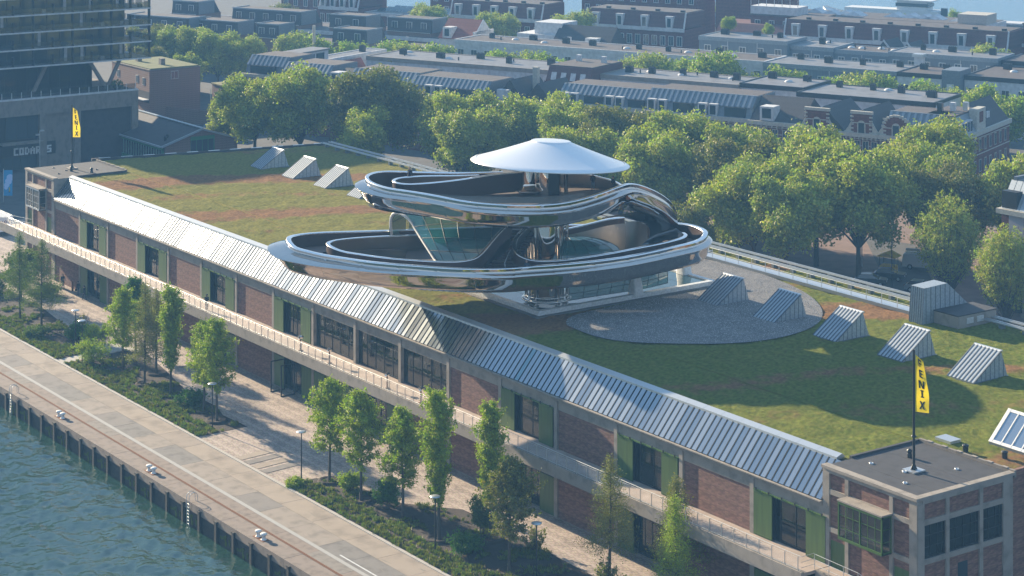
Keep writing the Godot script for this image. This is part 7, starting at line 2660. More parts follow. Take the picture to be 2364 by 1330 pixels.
	put(willow(301, 15.0, 4.6, "upright many-stemmed light tree right of the white van"), 80.0, -82.5, 0.4, 1.0)
	put(willow(302, 14.0, 3.6, "upright light tree cut by the right picture edge before the banner wall"), 92.5, -78.5, 1.4, 1.0)
	# ---- street trees between the terraces
	var bg := "small bright trees in the street between the terraces"
	var R := []
	for k in 3:
		R.append(broad_tree(400 + k, 9.5, 3.9, [M.leaf_lime, M.leaf_plane, M.leaf_lime][k], "x", bg, 0.9, 0.22, "street_tree"))
	var bs := BC_TREES()
	used = {}
	var i := 0
	for s in bs:
		var o: Node3D
		var k: int = i % 3
		if not used.has(k):
			o = R[k]
			used[k] = true
			o.set_meta("label", s[3])
		else:
			o = copy_of(R[k], Vector3.ZERO, 0, s[3])
		var w := G(s[0], s[1])
		put(o, w.x, w.z, i * 1.3, s[2] / 9.5)
		i += 1
	# round clump at the upper left, behind the brown house
	var lefts := [[-113.7, 146.0, 14.5, "big loose tree nearest the tower balconies, upper left"], [-106.2, 146.0, 14.8, "second big loose tree from the tower, upper left"], [-99.0, 146.0, 15.0, "third big loose tree from the tower, upper left"], [-92.9, 145.0, 14.4, "fourth big tree from the tower, above the grass wing"], [-86.0, 147.0, 13.4, "rightmost of the big upper left trees, before the slate attic"], [-103.0, 134.0, 11.5, "lower dark tree in front of the big upper left trees"], [-92.0, 134.0, 10.8, "lower tree above the grass wing, in front of the big ones"]]
	for s in lefts:
		var o := copy_of(P[i % 5], Vector3.ZERO, 0, s[3], "round trees at the upper left")
		var w := G(s[0], s[1])
		put(o, w.x, w.z, i * 1.1, s[2] / 16.0)
		i += 1
	var fars := [[-84.2, 213.0, 15.0, "tall pale tree left of the red mansard block with roof lights, top edge"], [-65.0, 213.0, 14.0, "pale flowering tree before the red mansard block in the upper middle"], [-43.5, 213.0, 15.5, "tree between the two red mansard blocks"], [-128.0, 212.0, 13.0, "tree between the dark attic and the brick block, upper left"]]
	for s in fars:
		var o := copy_of(P[i % 5], Vector3.ZERO, 0, s[3], "trees at the brick estate")
		var w := G(s[0], s[1])
		put(o, w.x, w.z, i * 1.1, s[2] / 16.0)
		i += 1
	# potted roof tree and trees on the river bank
	for s in [[-0.5, 204.0, 4.4, 12.3, "small tree in a black pot on the leftmost grey terrace roof"], [56.3, 206.0, 12.0, 2.0, "bright tree before the right part of the long red mansard"], [8.0, 206.0, 3.4, 12.0, "tiny roof shrub tree behind the grey row"]]:
		var o := copy_of(R[i % 3], Vector3.ZERO, 0, s[4], "roof and bank trees")
		var w := G(s[0], s[1])
		put(o, w.x, w.z, i * 1.1, s[2] / 9.5, s[3])
		i += 1
	var bk := 0
	for s in [[-56.0, 316.0, 8.5], [-44.0, 316.0, 5.5], [-32.0, 317.0, 6.5], [-8.0, 314.0, 7.0], [-3.0, 314.0, 7.5], [12.0, 312.0, 9.5], [17.0, 312.0, 8.5]]:
		var o := copy_of(R[i % 3], Vector3.ZERO, 0, ["slim dark tree on the river bank left of the barge's bow", "smallest bank tree standing alone by the river railing", "round bank bush tree beside the barge's bow", "narrow bank tree, left of the close pair before the hatches", "narrow bank tree, right of the close pair before the hatches", "taller bank tree before the barge, left of the rightmost two", "bank tree before the barge, rightmost one"][bk], "trees on the river bank")
		var w := G(s[0], s[1])
		put(o, w.x, w.z, i * 1.1, s[2] / 9.5)
		o.scale.x *= 0.7
		o.scale.z *= 0.7
		i += 1
		bk += 1


func BC_TREES() -> Array:
	return [[-62.5, 165, 11.6, "bright street tree behind the roof of the leftmost terrace, beside the pink pole"], [-56.4, 165, 11.7, "bright street tree right of the pink pole"], [-49.5, 165, 11.7, "bright street tree before the left part of the patchy-roofed terrace"], [-35.6, 165, 11.4, "second bright tree before the patchy-roofed terrace"], [-29.3, 166, 11.3, "third bright tree before the patchy-roofed terrace"], [-24.1, 166, 11, "low bright tree above the dark mansard house"], [-16.9, 164, 10.6, "low tree before the patchy terrace right of the dark mansard"], [0, 165, 13.2, "taller loose tree before the middle of the patchy terrace"], [6.7, 165, 12.2, "tree before the patchy terrace, between the two taller ones"], [15.2, 164, 14.4, "tallest loose street tree, before the right part of the patchy terrace"], [21.7, 165, 11, "street tree at the right end of the patchy terrace"], [30.8, 164, 12.2, "street tree before the left end of the blue-grey terrace"], [40.6, 164, 11.3, "left of three street trees before the blue-grey terrace's right half"], [45.8, 164, 12.4, "middle of three street trees before the blue-grey terrace"], [50.3, 164, 11.3, "right of three street trees before the blue-grey terrace"], [59.3, 163, 11.8, "street tree before the dark stair block"], [65.9, 162, 11.2, "street tree right of the stair block"], [71.6, 158, 12.6, "dense street tree at the right edge above the corner house"], [77.5, 152, 12, "dark street tree beside the corner house's far end"], [-86.5, 164, 12.2, "small bright tree before the slate attic, upper left"], [-80.5, 164, 11.7, "small bright tree left of the bunting house"], [-70.5, 164, 11.2, "small bright tree before the red-tiled house"]]


# ---------------------------------------------------------------- quay beds

func tuft_mesh(seed_: int, blades: int, spread: float, h: float) -> ArrayMesh:
	var g := RandomNumberGenerator.new()
	g.seed = seed_
	var b := MB.new()
	for k in blades:
		var a := g.randf() * TAU
		var c := Vector3(cos(a), 0, sin(a)) * spread * sqrt(g.randf())
		var lean := Vector3(g.randfn(), 0, g.randfn()) * h * 0.35
		var top := c + lean + Vector3(0, h * g.randf_range(0.5, 1.1), 0)
		var s := Vector3(-sin(a), 0, cos(a)) * h * 0.16
		b.quad(c, c.lerp(top, 0.5) - s, top, c.lerp(top, 0.5) + s)
	return b.flat()


func bed(called: String, outline: Array, seed_: int, said: String) -> void:
	ground("planting_bed", flat_poly(outline, 0.02), M.soil)
	var poly := PackedVector2Array(outline)
	var g := RandomNumberGenerator.new()
	g.seed = seed_
	var lo := Vector2(1e9, 1e9)
	var hi := -lo
	for q in poly:
		lo = lo.min(q)
		hi = hi.max(q)
	var nz := FastNoiseLite.new()
	nz.frequency = 0.16
	nz.seed = seed_
	var pts := []
	var tries := int((hi.x - lo.x) * (hi.y - lo.y) * 16)
	for k in tries:
		var q := Vector2(g.randf_range(lo.x, hi.x), g.randf_range(lo.y, hi.y))
		if not Geometry2D.is_point_in_polygon(q, poly):
			continue
		# a close planted strip along the kerb, a bare line, then loose drifts
		var edge := 15.2 - q.y
		if edge < 2.5:
			if absf(edge - 1.35) < 0.14 or fmod(absf(q.x * 0.6 + q.y * 1.3), 0.55) < 0.14:
				continue
		elif nz.get_noise_2d(q.x, q.y) < 0.02 + 0.04 * edge - 0.2 * g.randf():
			continue
		pts.append(q)
	var mm := MultiMesh.new()
	mm.transform_format = MultiMesh.TRANSFORM_3D
	mm.use_colors = true
	if not meshes.has("tuft"):
		meshes["tuft"] = tuft_mesh(5, 16, 0.17, 0.26)
	mm.mesh = meshes["tuft"]
	mm.instance_count = pts.size()
	for i in pts.size():
		var s := g.randf_range(0.55, 1.35)
		mm.set_instance_transform(i, Transform3D(Basis(Vector3.UP, g.randf() * TAU).scaled(Vector3.ONE * s), Vector3(pts[i].x, 0.02, pts[i].y)))
		var k := g.randf_range(0.6, 1.35)
		mm.set_instance_color(i, Color(k * g.randf_range(0.8, 1.3), k, k * 0.8))
	var o := MultiMeshInstance3D.new()
	o.name = numbered(called)
	o.multimesh = mm
	o.material_override = M.leaf_cover
	add_child(o)
	tag(o, "low green ground cover in the %s" % said, "ground cover", "", "stuff")


func build_planting() -> void:
	rng.seed = 101
	bed("ground_cover", [Vector2(39.2, 15.2), Vector2(71.7, 15.2), Vector2(71.55, 9.6), Vector2(66.7, 9.8), Vector2(63.4, 8.9), Vector2(57, 9.0), Vector2(48, 7.2), Vector2(40.1, 5.8), Vector2(37.8, 7.4), Vector2(38.4, 11.0)], 1, "middle quay bed")
	bed("ground_cover", [Vector2(89.2, 15.2), Vector2(140, 15.2), Vector2(140, 6.4), Vector2(122.4, 5.8), Vector2(109.0, 5.4), Vector2(104.2, 5.6), Vector2(99.6, 9.2), Vector2(91.6, 10.3), Vector2(89.3, 11.9)], 2, "long near quay bed")
	bed("ground_cover", [Vector2(-20, 15.2), Vector2(37.0, 15.2), Vector2(36.4, 11.5), Vector2(30.0, 9.4), Vector2(22.0, 8.2), Vector2(12.5, 7.0), Vector2(-20, 7.0)], 3, "far quay bed")
	bed("ground_cover", [Vector2(-20, 5.6), Vector2(6.0, 5.6), Vector2(10.0, 4.4), Vector2(-20, 3.6)], 4, "strip bed by the far tower")
	# path slabs between the beds
	var paths := ground("bed_path", flat_poly([Vector2(36.6, 15.25), Vector2(38.9, 15.25), Vector2(38.1, 11.1), Vector2(37.4, 7.6), Vector2(39.6, 5.6), Vector2(30, 7.8), Vector2(36.7, 11.0)], 0.012), M.kerb)
	# soil rings under the trees
	var ring := MB.new()
	ring.lathe(Vector3.ZERO, [Vector2(1.25, 0), Vector2(1.12, 0.2), Vector2(0.98, 0.24), Vector2(0.86, 0.16), Vector2(0.02, 0.06)], 22)
	var rm := ring.smooth()
	var spots := [[90.9, 11.4], [97.0, 11.8], [103.2, 11.3], [109.3, 11.5], [111.9, 7.9], [118.8, 10.8], [45.6, 11.1], [51.8, 11.4], [56.9, 10.9], [64.1, 10.7], [68.1, 11.3], [17.8, 11.8], [22.9, 11.1], [48.8, 8.6]]
	var k := 0
	for s in spots:
		var o := whole("soil_ring", rm, M.soil, "dark soil ring round the %s" % ["leftmost tree of the near bed", "second tree of the near bed", "third tree of the near bed", "tall columnar tree of the near bed", "slim columnar tree by the balcony", "olive-tinted tree of the near bed", "front left tree of the middle bed", "tallest conifer of the middle bed", "white-stemmed tree of the middle bed", "second tree from the right in the middle bed", "rightmost tree of the middle bed", "leftmost hazy conifer", "right hazy conifer", "brownish conifer of the middle bed"][k], "soil ring", Vector3(s[0], 0.0, s[1]), 0.3 * k, "soil rings under the quay trees")
		o.scale = Vector3(1, 1, 0.9)
		k += 1
	# shrubs
	var shr := [[30.5, 9.6, 1.9, 1.6, M.leaf_shrub, "dense dark green shrub before the two far conifers, right of the bare bush"], [33.6, 8.8, 2.4, 1.5, M.leaf_lime, "light loose shrub beside the dense dark one in the far bed"], [40.5, 12.4, 2.6, 2.0, M.leaf_lime, "spreading multi-stemmed shrub at the left end of the middle bed"], [61.5, 11.0, 1.5, 1.5, M.leaf_shrub, "dark shrub between the two right trees of the middle bed"], [100.3, 10.9, 2.6, 1.3, M.leaf_shrub, "multi-stemmed leafy shrub between the second and third near trees"], [94.0, 10.9, 1.5, 1.1, M.leaf_lime, "loose shrub between the first and second near trees"], [113.0, 11.5, 1.5, 1.4, M.leaf_shrub, "dense green shrub right of the columnar tree's stem"], [110.6, 8.0, 3.4, 1.4, M.leaf_dark, "dark leafy bush behind the columnar tree, by the promenade"], [90.0, 14.7, 0.5, 0.8, M.leaf_lime, "tiny bright green shrub at the left corner of the near bed"], [128.5, 6.8, 1.5, 1.2, M.leaf_lime, "bright low shrub near the bottom edge below the conifer"], [134.0, 6.0, 1.6, 1.8, M.leaf_shrub, "leafy shrub at the bottom edge under the last conifer"], [8.0, 4.6, 1.4, 2.2, M.leaf_dark, "dark bush at the left edge under the far tower"], [3.0, 9.0, 1.7, 2.6, M.leaf_dark, "wide dark bush at the left edge in the far bed"], [26.0, 13.0, 0.9, 1.4, M.leaf_dark, "low shrub beside the kerb in the far bed"]]
	for s in shr:
		shrub(s[0], s[1], s[2], s[3], s[4], s[5], 600)
	# bare twiggy bushes
	for s in [[26.6, 7.4, 2.6, "leafless twiggy bush on the promenade edge right of the far conifers"], [36.0, 9.4, 2.4, "leafless upright twigs between the far shrub and the path"], [116.3, 6.6, 2.2, "budding twiggy bush on the near bed's promenade side"], [126.3, 6.6, 2.6, "sparse yellow-green twiggy bush beside the green door conifer"]]:
		shrub(s[0], s[1], s[2], 1.2, M.leaf_olive, s[3], 110 if s[0] > 100 else 12)


func shrub(x: float, z: float, h: float, r: float, leaf: Material, label: String, n: int) -> void:
	var g := RandomNumberGenerator.new()
	g.seed = int(x * 17 + z * 31)
	var t := thing("shrub" if n > 200 else "twiggy_bush", label, "shrub", Vector3(x, 0, z), 0, "shrubs in the quay beds")
	var tr := MB.new()
	var tips := []
	for k in (14 if n > 200 else 34):
		var a := g.randf() * TAU
		var q := sqrt(g.randf())
		var tip := Vector3(cos(a) * r * q, h * (1.0 - 0.35 * q * q) * g.randf_range(0.75, 1.0), sin(a) * r * q)
		tr.tube(PackedVector3Array([Vector3(cos(a), 0, sin(a)) * 0.08, Vector3(tip.x * 0.35, tip.y * 0.55, tip.z * 0.35), tip]), 0.025, 0.006, 4, false)
		tips.append(tip)
	part("stem", tr.flat(), M.bark, t)
	var pts := []
	for i in n:
		var tip: Vector3 = tips[g.randi() % tips.size()]
		var u := g.randf_range(0.45, 1.05)
		pts.append(Vector3(tip.x * u, tip.y * u, tip.z * u) + Vector3(g.randfn(), g.randfn() * 0.7, g.randfn()) * r * (0.17 if n > 200 else 0.06))
	crown_mesh("leaves", t, pts, Vector2(0.6, 1.1), meshes["clump_young"], leaf, g, Vector2(0.65, 1.3))


# ---------------------------------------------------------------- lamps, binoculars, vehicles

func build_street_things() -> void:
	rng.seed = 111
	street_lamp("street_lamp", "slim black street lamp with a flat disc head standing alone on the open promenade", Vector3(89.35, 0, 13.5), 4.5)
	street_lamp("street_lamp", "slim black street lamp with a disc head near the right tip of the middle bed", Vector3(70.4, 0, 12.9), 4.5)
	street_lamp("street_lamp", "slim black street lamp in the far bed, left of the path between the beds", Vector3(39.0, 0, 13.05), 4.4)
	street_lamp("street_lamp", "slim black street lamp below the tall columnar tree in the near bed", Vector3(111.35, 0, 13.2), 4.5)
	street_lamp("street_lamp", "street lamp with pale disc head near the bottom edge", Vector3(121.2, 0, 9.9), 4.4)
	street_lamp("street_lamp", "slim black street lamp half hidden behind the dense dark shrub of the far bed", Vector3(33.4, 0, 11.4), 4.2)
	# coin binoculars on the balcony
	var said := ["first coin binoculars from the left on the balcony, at the open window bay", "second coin binoculars from the left on the balcony", "third coin binoculars on the balcony, before the middle glazed bays", "fourth coin binoculars, beside the tall columnar tree's top"]
	for i in 4:
		var t := thing("coin_binoculars", said[i], "binoculars", Vector3([69.2, 75.1, 86.1, 92.1][i], 5.97, 2.2), 0.2 * i, "coin binoculars along the balcony")
		var b := MB.new()
		b.lathe(Vector3.ZERO, [Vector2(0.26, 0), Vector2(0.26, 0.05), Vector2(0.1, 0.12), Vector2(0.07, 0.4), Vector2(0.09, 0.6), Vector2(0.06, 0.75), Vector2(0.08, 1.05), Vector2(0.05, 1.2)], 12)
		part("post", b.smooth(), M.rust, t)
		var hd := MB.new()
		hd.tube(PackedVector3Array([Vector3(0, 1.38, -0.22), Vector3(0, 1.4, -0.1), Vector3(0, 1.4, 0.12), Vector3(0, 1.38, 0.24)]), 0.19, 0.16, 12)
		part("head", hd.smooth(), M.steel_cap, t)
		for s in [-1, 1]:
			var e := MB.new()
			e.tube(PackedVector3Array([Vector3(s * 0.08, 1.4, -0.2), Vector3(s * 0.08, 1.4, -0.34)]), 0.05, 0.045, 8)
			part("eyepiece", e.smooth(), M.black, t)
	# short brown bollard by the wall
	var bb := MB.new()
	bb.lathe(Vector3.ZERO, [Vector2(0.14, 0), Vector2(0.12, 0.9), Vector2(0.15, 0.95), Vector2(0.13, 1.1), Vector2(0.01, 1.15)], 10)
	whole("wall_bollard", bb.smooth(), M.rust, "rust-brown bollard against the brick wall beside the cyclist", "bollard", Vector3(7.3, 0, 0.5))
	# wooden boards laid on the open promenade
	var wdk := 0
	for k in 4:
		var x0 := 79.9 + k * 1.6
		whole("ground_board", bx(Vector3(-0.55, 0.004, -1.9), Vector3(0.55, 0.03, 1.9)), M.slab[2 if k % 2 else 0], ["leftmost of four long pale slabs laid across the open promenade", "second from the left of four long slabs on the open promenade", "third from the left of four long slabs on the open promenade", "rightmost of four long pale slabs on the open promenade"][k], "slab", Vector3(x0, 0, 13.2), 0.1, "long slabs on the promenade")
	# poster flag at the far left
	var pf := thing("poster_flag", "light blue poster flag with a white cloud print in front of the podium, far left", "banner", Vector3(-54.0, 0, -15.2), 1.0)
	var pm := MB.new()
	pm.tube(PackedVector3Array([Vector3(-0.7, 0, 0), Vector3(-0.7, 5.2, 0)]), 0.05, 0.05, 6)
	part("pole", pm.smooth(), M.galv, pf)
	var im := Image.create(64, 192, false, Image.FORMAT_RGB8)
	im.fill(Color(0.16, 0.55, 0.74))
	for y in 192:
		for x in 64:
			var c := Vector2(x, y)
			var d := minf(minf((c - Vector2(46, 56)).length() / 26.0, (c - Vector2(34, 84)).length() / 25.0), minf((c - Vector2(22, 112)).length() / 20.0, (c - Vector2(16, 132)).length() / 14.0))
			if d < 1.0:
				im.set_pixel(x, y, Color(0.66, 0.76, 0.90))
	im.fill_rect(Rect2i(38, 130, 8, 32), Color(0.70, 0.66, 0.25))
	im.fill_rect(Rect2i(30, 162, 16, 5), Color(0.12, 0.26, 0.36))
	var cm := StandardMaterial3D.new()
	cm.albedo_texture = ImageTexture.create_from_image(im)
	cm.roughness = 0.8
	var st := SurfaceTool.new()
	st.begin(Mesh.PRIMITIVE_TRIANGLES)
	for q in [[Vector2(0, 0)], [Vector2(1, 0)], [Vector2(1, 1)], [Vector2(0, 1)]]:
		st.set_uv(q[0])
		st.set_normal(Vector3(0, 0, 1))
		st.add_vertex(Vector3(-0.66 + q[0].x * 1.35, 5.0 - q[0].y * 4.0, 0.02))
	for q in [0, 1, 2, 0, 2, 3]:
		st.add_index(q)
	part("cloth", st.commit(), cm, pf)
	# vehicles
	van("white delivery van with a roof rack parked on the street behind the rails", Vector3(61.4, 0, -97.6), 0.62, M.car_white, true)
	car("black car parked in the shade in front of the white van", Vector3(63.2, 0, -89.4), 0.62, M.car_dark)
	car("dark car parked nearest the roof rails, in front of the black one", Vector3(64.0, 0, -85.2), 0.7, M.car_dark)
	car("grey car under the upright tree right of the white van", Vector3(70.5, 0, -87.8), 0.5, M.car_silver)
	car("dark car behind the green shed, left of the three parked there", Vector3(-99.4, 0, -74.0), 1.9, M.car_dark)
	car("pale blue-grey car at the back of the three parked behind the green shed", Vector3(-101.6, 0, -79.2), 1.9, M.car_silver)
	car("dark car nearest the trees of the three behind the green shed", Vector3(-94.0, 0, -75.6), 1.9, M.car_dark)
	car("dark car parked right of the three, half under the tree", Vector3(-86.0, 0, -72.0), 1.9, M.car_dark)
	truck()
	# yellow parasol stall on the square
	var ks := thing("yellow_stall", "small yellow market stall behind the tree trunk on the square", "stall", Vector3(60.6, 0, -92.0), 0.4)
	part("counter", bx(Vector3(-1.0, 0, -0.7), Vector3(1.0, 1.1, 0.7)), M.yellow, ks)
	var ro := MB.new()
	ro.prism(PackedVector3Array([Vector3(-1.4, 2.3, -1.1), Vector3(0, 2.9, -1.1), Vector3(1.4, 2.3, -1.1)]), Vector3(0, 0, 2.2))
	part("awning", ro.flat(), M.yellow, ks)
	for s in [[-1, -0.7], [1, -0.7], [-1, 0.7], [1, 0.7]]:
		part("post", bx(Vector3(-0.04, 1.1, -0.04), Vector3(0.04, 2.35, 0.04)), M.black, ks, Vector3(s[0], 0, s[1]))
	var lm := MB.new()
	lm.tube(PackedVector3Array([Vector3.ZERO, Vector3(0, 6.5, 0)]), 0.08, 0.06, 8)
	whole("square_mast", lm.smooth(), M.galv, "pale thin mast on the light paving of the square", "mast", Vector3(55.6, 0, -92.0))
	whole("street_mast", lm.smooth(), M.black, "dark thin mast standing in the street before the white van", "mast", Vector3(66.6, 0, -86.4))


func wheels(t: Node, xs: Array, half: float, r: float) -> void:
	if not meshes.has("wheel%.2f" % r):
		var w := MB.new()
		w.tube(PackedVector3Array([Vector3(0, 0, -0.11), Vector3(0, 0, 0.11)]), r, r, 18)
		meshes["wheel%.2f" % r] = w.flat()
		var h := MB.new()
		h.tube(PackedVector3Array([Vector3(0, 0, -0.12), Vector3(0, 0, 0.12)]), r * 0.6, r * 0.6, 12)
		meshes["rim%.2f" % r] = h.flat()
	for x in xs:
		for s in [-1, 1]:
			var o := part("wheel", meshes["wheel%.2f" % r], M.rubber, t, Vector3(x, r, s * half))
			part("rim", meshes["rim%.2f" % r], M.galv, o)


func body_loft(prof: Array, half: float, tuck: float) -> ArrayMesh:
	# prof: side outline (x, y); rounded by narrowing towards the roof
	var b := MB.new()
	var rows := []
	for q in [[-1.0, 0.0], [-0.97, 0.04], [0.97, 0.04], [1.0, 0.0]]:
		pass
	var n := prof.size()
	var c := Vector2.ZERO
	for q in prof:
		c += q / n
	for z in [-half, -half + 0.1, half - 0.1, half]:
		var r := PackedVector3Array()
		for q in prof:
			var k: float = 0.965 if absf(z) > half - 0.05 else 1.0
			var p: Vector2 = c + (q - c) * k
			r.append(Vector3(p.x, p.y, z * (1.0 - tuck * clampf((q.y - 0.95) / 0.6, 0.0, 1.0))))
		rows.append(r)
	b.loft(rows, true)
	for e in [rows[0], rows[3]]:
		for k in range(1, n - 1):
			b.tri(e[0], e[k], e[k + 1])
	return b.flat()


func car(label: String, at: Vector3, turn: float, paint: Material) -> void:
	var t := thing("parked_car", label, "car", at, turn, "cars parked behind the warehouse")
	part("body", body_loft([Vector2(-2.1, 0.3), Vector2(-2.15, 0.75), Vector2(-1.9, 0.92), Vector2(-0.95, 0.98), Vector2(1.3, 0.98), Vector2(2.05, 0.9), Vector2(2.12, 0.55), Vector2(2.05, 0.3)], 0.87, 0.0), paint, t)
	part("cabin", body_loft([Vector2(-1.75, 0.95), Vector2(-1.35, 1.42), Vector2(0.25, 1.46), Vector2(1.15, 0.97)], 0.80, 0.18), M.window_far, t)
	part("roof_panel", body_loft([Vector2(-1.3, 1.42), Vector2(-1.2, 1.47), Vector2(0.15, 1.5), Vector2(0.25, 1.45)], 0.66, 0.0), paint, t)
	for s in [-1, 1]:
		part("headlight", bx(Vector3(1.98, 0.62, s * 0.62 - 0.16), Vector3(2.12, 0.78, s * 0.62 + 0.16)), M.white, t)
		part("tail_light", bx(Vector3(-2.17, 0.68, s * 0.66 - 0.14), Vector3(-2.05, 0.84, s * 0.66 + 0.14)), M.tile_red, t)
		part("mirror", bx(Vector3(0.75, 0.95, s * 0.95 - 0.1), Vector3(0.9, 1.1, s * 0.95 + 0.1)), paint, t)
	wheels(t, [-1.3, 1.3], 0.8, 0.32)


func van(label: String, at: Vector3, turn: float, paint: Material, rack: bool) -> void:
	var t := thing("delivery_van", label, "van", at, turn)
	# front towards +x
	part("body", body_loft([Vector2(-2.6, 0.35), Vector2(-2.65, 1.2), Vector2(-2.5, 1.95), Vector2(-2.3, 2.1), Vector2(0.9, 2.1), Vector2(1.25, 1.95), Vector2(1.95, 1.22), Vector2(2.55, 1.0), Vector2(2.68, 0.7), Vector2(2.6, 0.35)], 0.98, 0.06), paint, t)
	var ws := MB.new()
	ws.quad(Vector3(1.30, 1.9, -0.78), Vector3(1.30, 1.9, 0.78), Vector3(1.96, 1.25, 0.86), Vector3(1.96, 1.25, -0.86))
	part("windscreen", ws.flat(), M.black, t, Vector3(0.02, 0.02, 0))
	for s in [-1, 1]:
		var sw := MB.new()
		sw.quad(Vector3(0.2, 1.28, s * 0.985), Vector3(0.25, 1.85, s * 0.96), Vector3(1.2, 1.85, s * 0.96), Vector3(1.75, 1.28, s * 0.985))
		part("side_window", sw.flat(), M.black, t, Vector3(0, 0, s * 0.012))
		part("headlight", bx(Vector3(2.42, 0.75, s * 0.74 - 0.18), Vector3(2.64, 1.0, s * 0.74 + 0.18)), M.window_far, t)
		part("mirror", bx(Vector3(1.4, 1.2, s * 1.12 - 0.12), Vector3(1.55, 1.5, s * 1.12 + 0.12)), M.black, t)
	part("grille", bx(Vector3(2.55, 0.42, -0.6), Vector3(2.7, 0.72, 0.6)), M.black, t)
	wheels(t, [-1.6, 1.7], 0.9, 0.35)
	if rack:
		var r := MB.new()
		for s in [-1, 1]:
			r.box(Vector3(-2.2, 2.22, s * 0.7 - 0.03), Vector3(0.8, 2.28, s * 0.7 + 0.03))
		for k in 5:
			r.box(Vector3(-2.1 + k * 0.7, 2.1, -0.72), Vector3(-2.05 + k * 0.7, 2.22, 0.72))
		part("roof_rack", r.flat(), M.galv, t)
		part("roof_tube", bx(Vector3(-2.3, 2.28, -0.5), Vector3(-0.4, 2.55, -0.1)), M.white, t)


func truck() -> void:
	# back of a white high van at the left edge
	var t := thing("delivery_truck", "back of a white high-roofed delivery truck with dark red letters at the left edge", "truck", Vector3(-31.9, 0, -5.2), 0.0)
	part("box_body", bx(Vector3(-4.2, 0.75, -1.05), Vector3(2.45, 2.85, 1.05)), M.car_white, t)
	part("cab", body_loft([Vector2(-6.0, 0.5), Vector2(-6.1, 1.2), Vector2(-5.4, 2.2), Vector2(-4.3, 2.3), Vector2(-4.2, 0.5)], 1.0, 0.04), M.car_white, t)
	part("underframe", bx(Vector3(-5.5, 0.4, -0.9), Vector3(2.4, 0.75, 0.9)), M.black, t)
	part("bumper", bx(Vector3(2.4, 0.45, -1.0), Vector3(2.55, 0.7, 1.0)), M.black, t)
	wheels(t, [-5.0, 0.6], 0.95, 0.4)
	var x := 0.75
	for ch in "MOA":
		var tm := TextMesh.new()
		tm.text = ch
		tm.font = letter_font()
		tm.font_size = 48
		tm.pixel_size = 0.012
		tm.depth = 0.02
		var o := part("letter", tm, M.tile_red, t, Vector3(2.46, 2.1, x))
		o.rotation.y = PI / 2
		x -= 0.62
	var r := MB.new()
	for s in [-1, 1]:
		r.box(Vector3(-3.8, 2.95, s * 0.9 - 0.04), Vector3(2.3, 3.02, s * 0.9 + 0.04))
	part("roof_rail", r.flat(), M.galv, t)


# ---------------------------------------------------------------- people

func figure(called: String, label: String, at: Vector3, turn: float, joints: Dictionary, cloth: Dictionary, cell := 0.03) -> Node3D:
	# bones as tapered capsules joined by a smooth minimum, meshed with surface nets
	var t := thing(called, label, "person", at, turn)
	var B := []
	var add := func(a: String, b: String, ra: float, rb: float, c: Color) -> void:
		B.append([joints[a], joints[b], ra, rb, c])
	add.call("hip", "chest", 0.15, 0.165, cloth.top)
	add.call("chest", "neck", 0.165, 0.07, cloth.top)
	add.call("neck", "head", 0.06, 0.06, cloth.skin)
	B.append([joints["head"], joints["head"] + Vector3(0, 0.1, 0.01), 0.095, 0.09, cloth.skin])
	B.append([joints["head"] + Vector3(0, 0.08, -0.035), joints["head"] + Vector3(0, 0.13, -0.01), 0.10, 0.09, cloth.hair])
	B.append([joints["head"] + Vector3(0, 0.03, 0.09), joints["head"] + Vector3(0, 0.01, 0.11), 0.018, 0.016, cloth.skin])
	for s in ["l", "r"]:
		add.call("sh_" + s, "el_" + s, 0.062, 0.048, cloth.top)
		add.call("el_" + s, "wr_" + s, 0.046, 0.034, cloth.get("sleeve", cloth.top))
		add.call("wr_" + s, "ha_" + s, 0.036, 0.03, cloth.skin)
		add.call("chest", "sh_" + s, 0.11, 0.07, cloth.top)
		add.call("hip_" + s, "kn_" + s, 0.092, 0.062, cloth.legs)
		add.call("hip", "hip_" + s, 0.13, 0.1, cloth.legs)
		add.call("kn_" + s, "an_" + s, 0.06, 0.042, cloth.legs)
		add.call("an_" + s, "to_" + s, 0.045, 0.038, cloth.shoe)
	part("body", nets(B, cell), M.person, t)
	return t


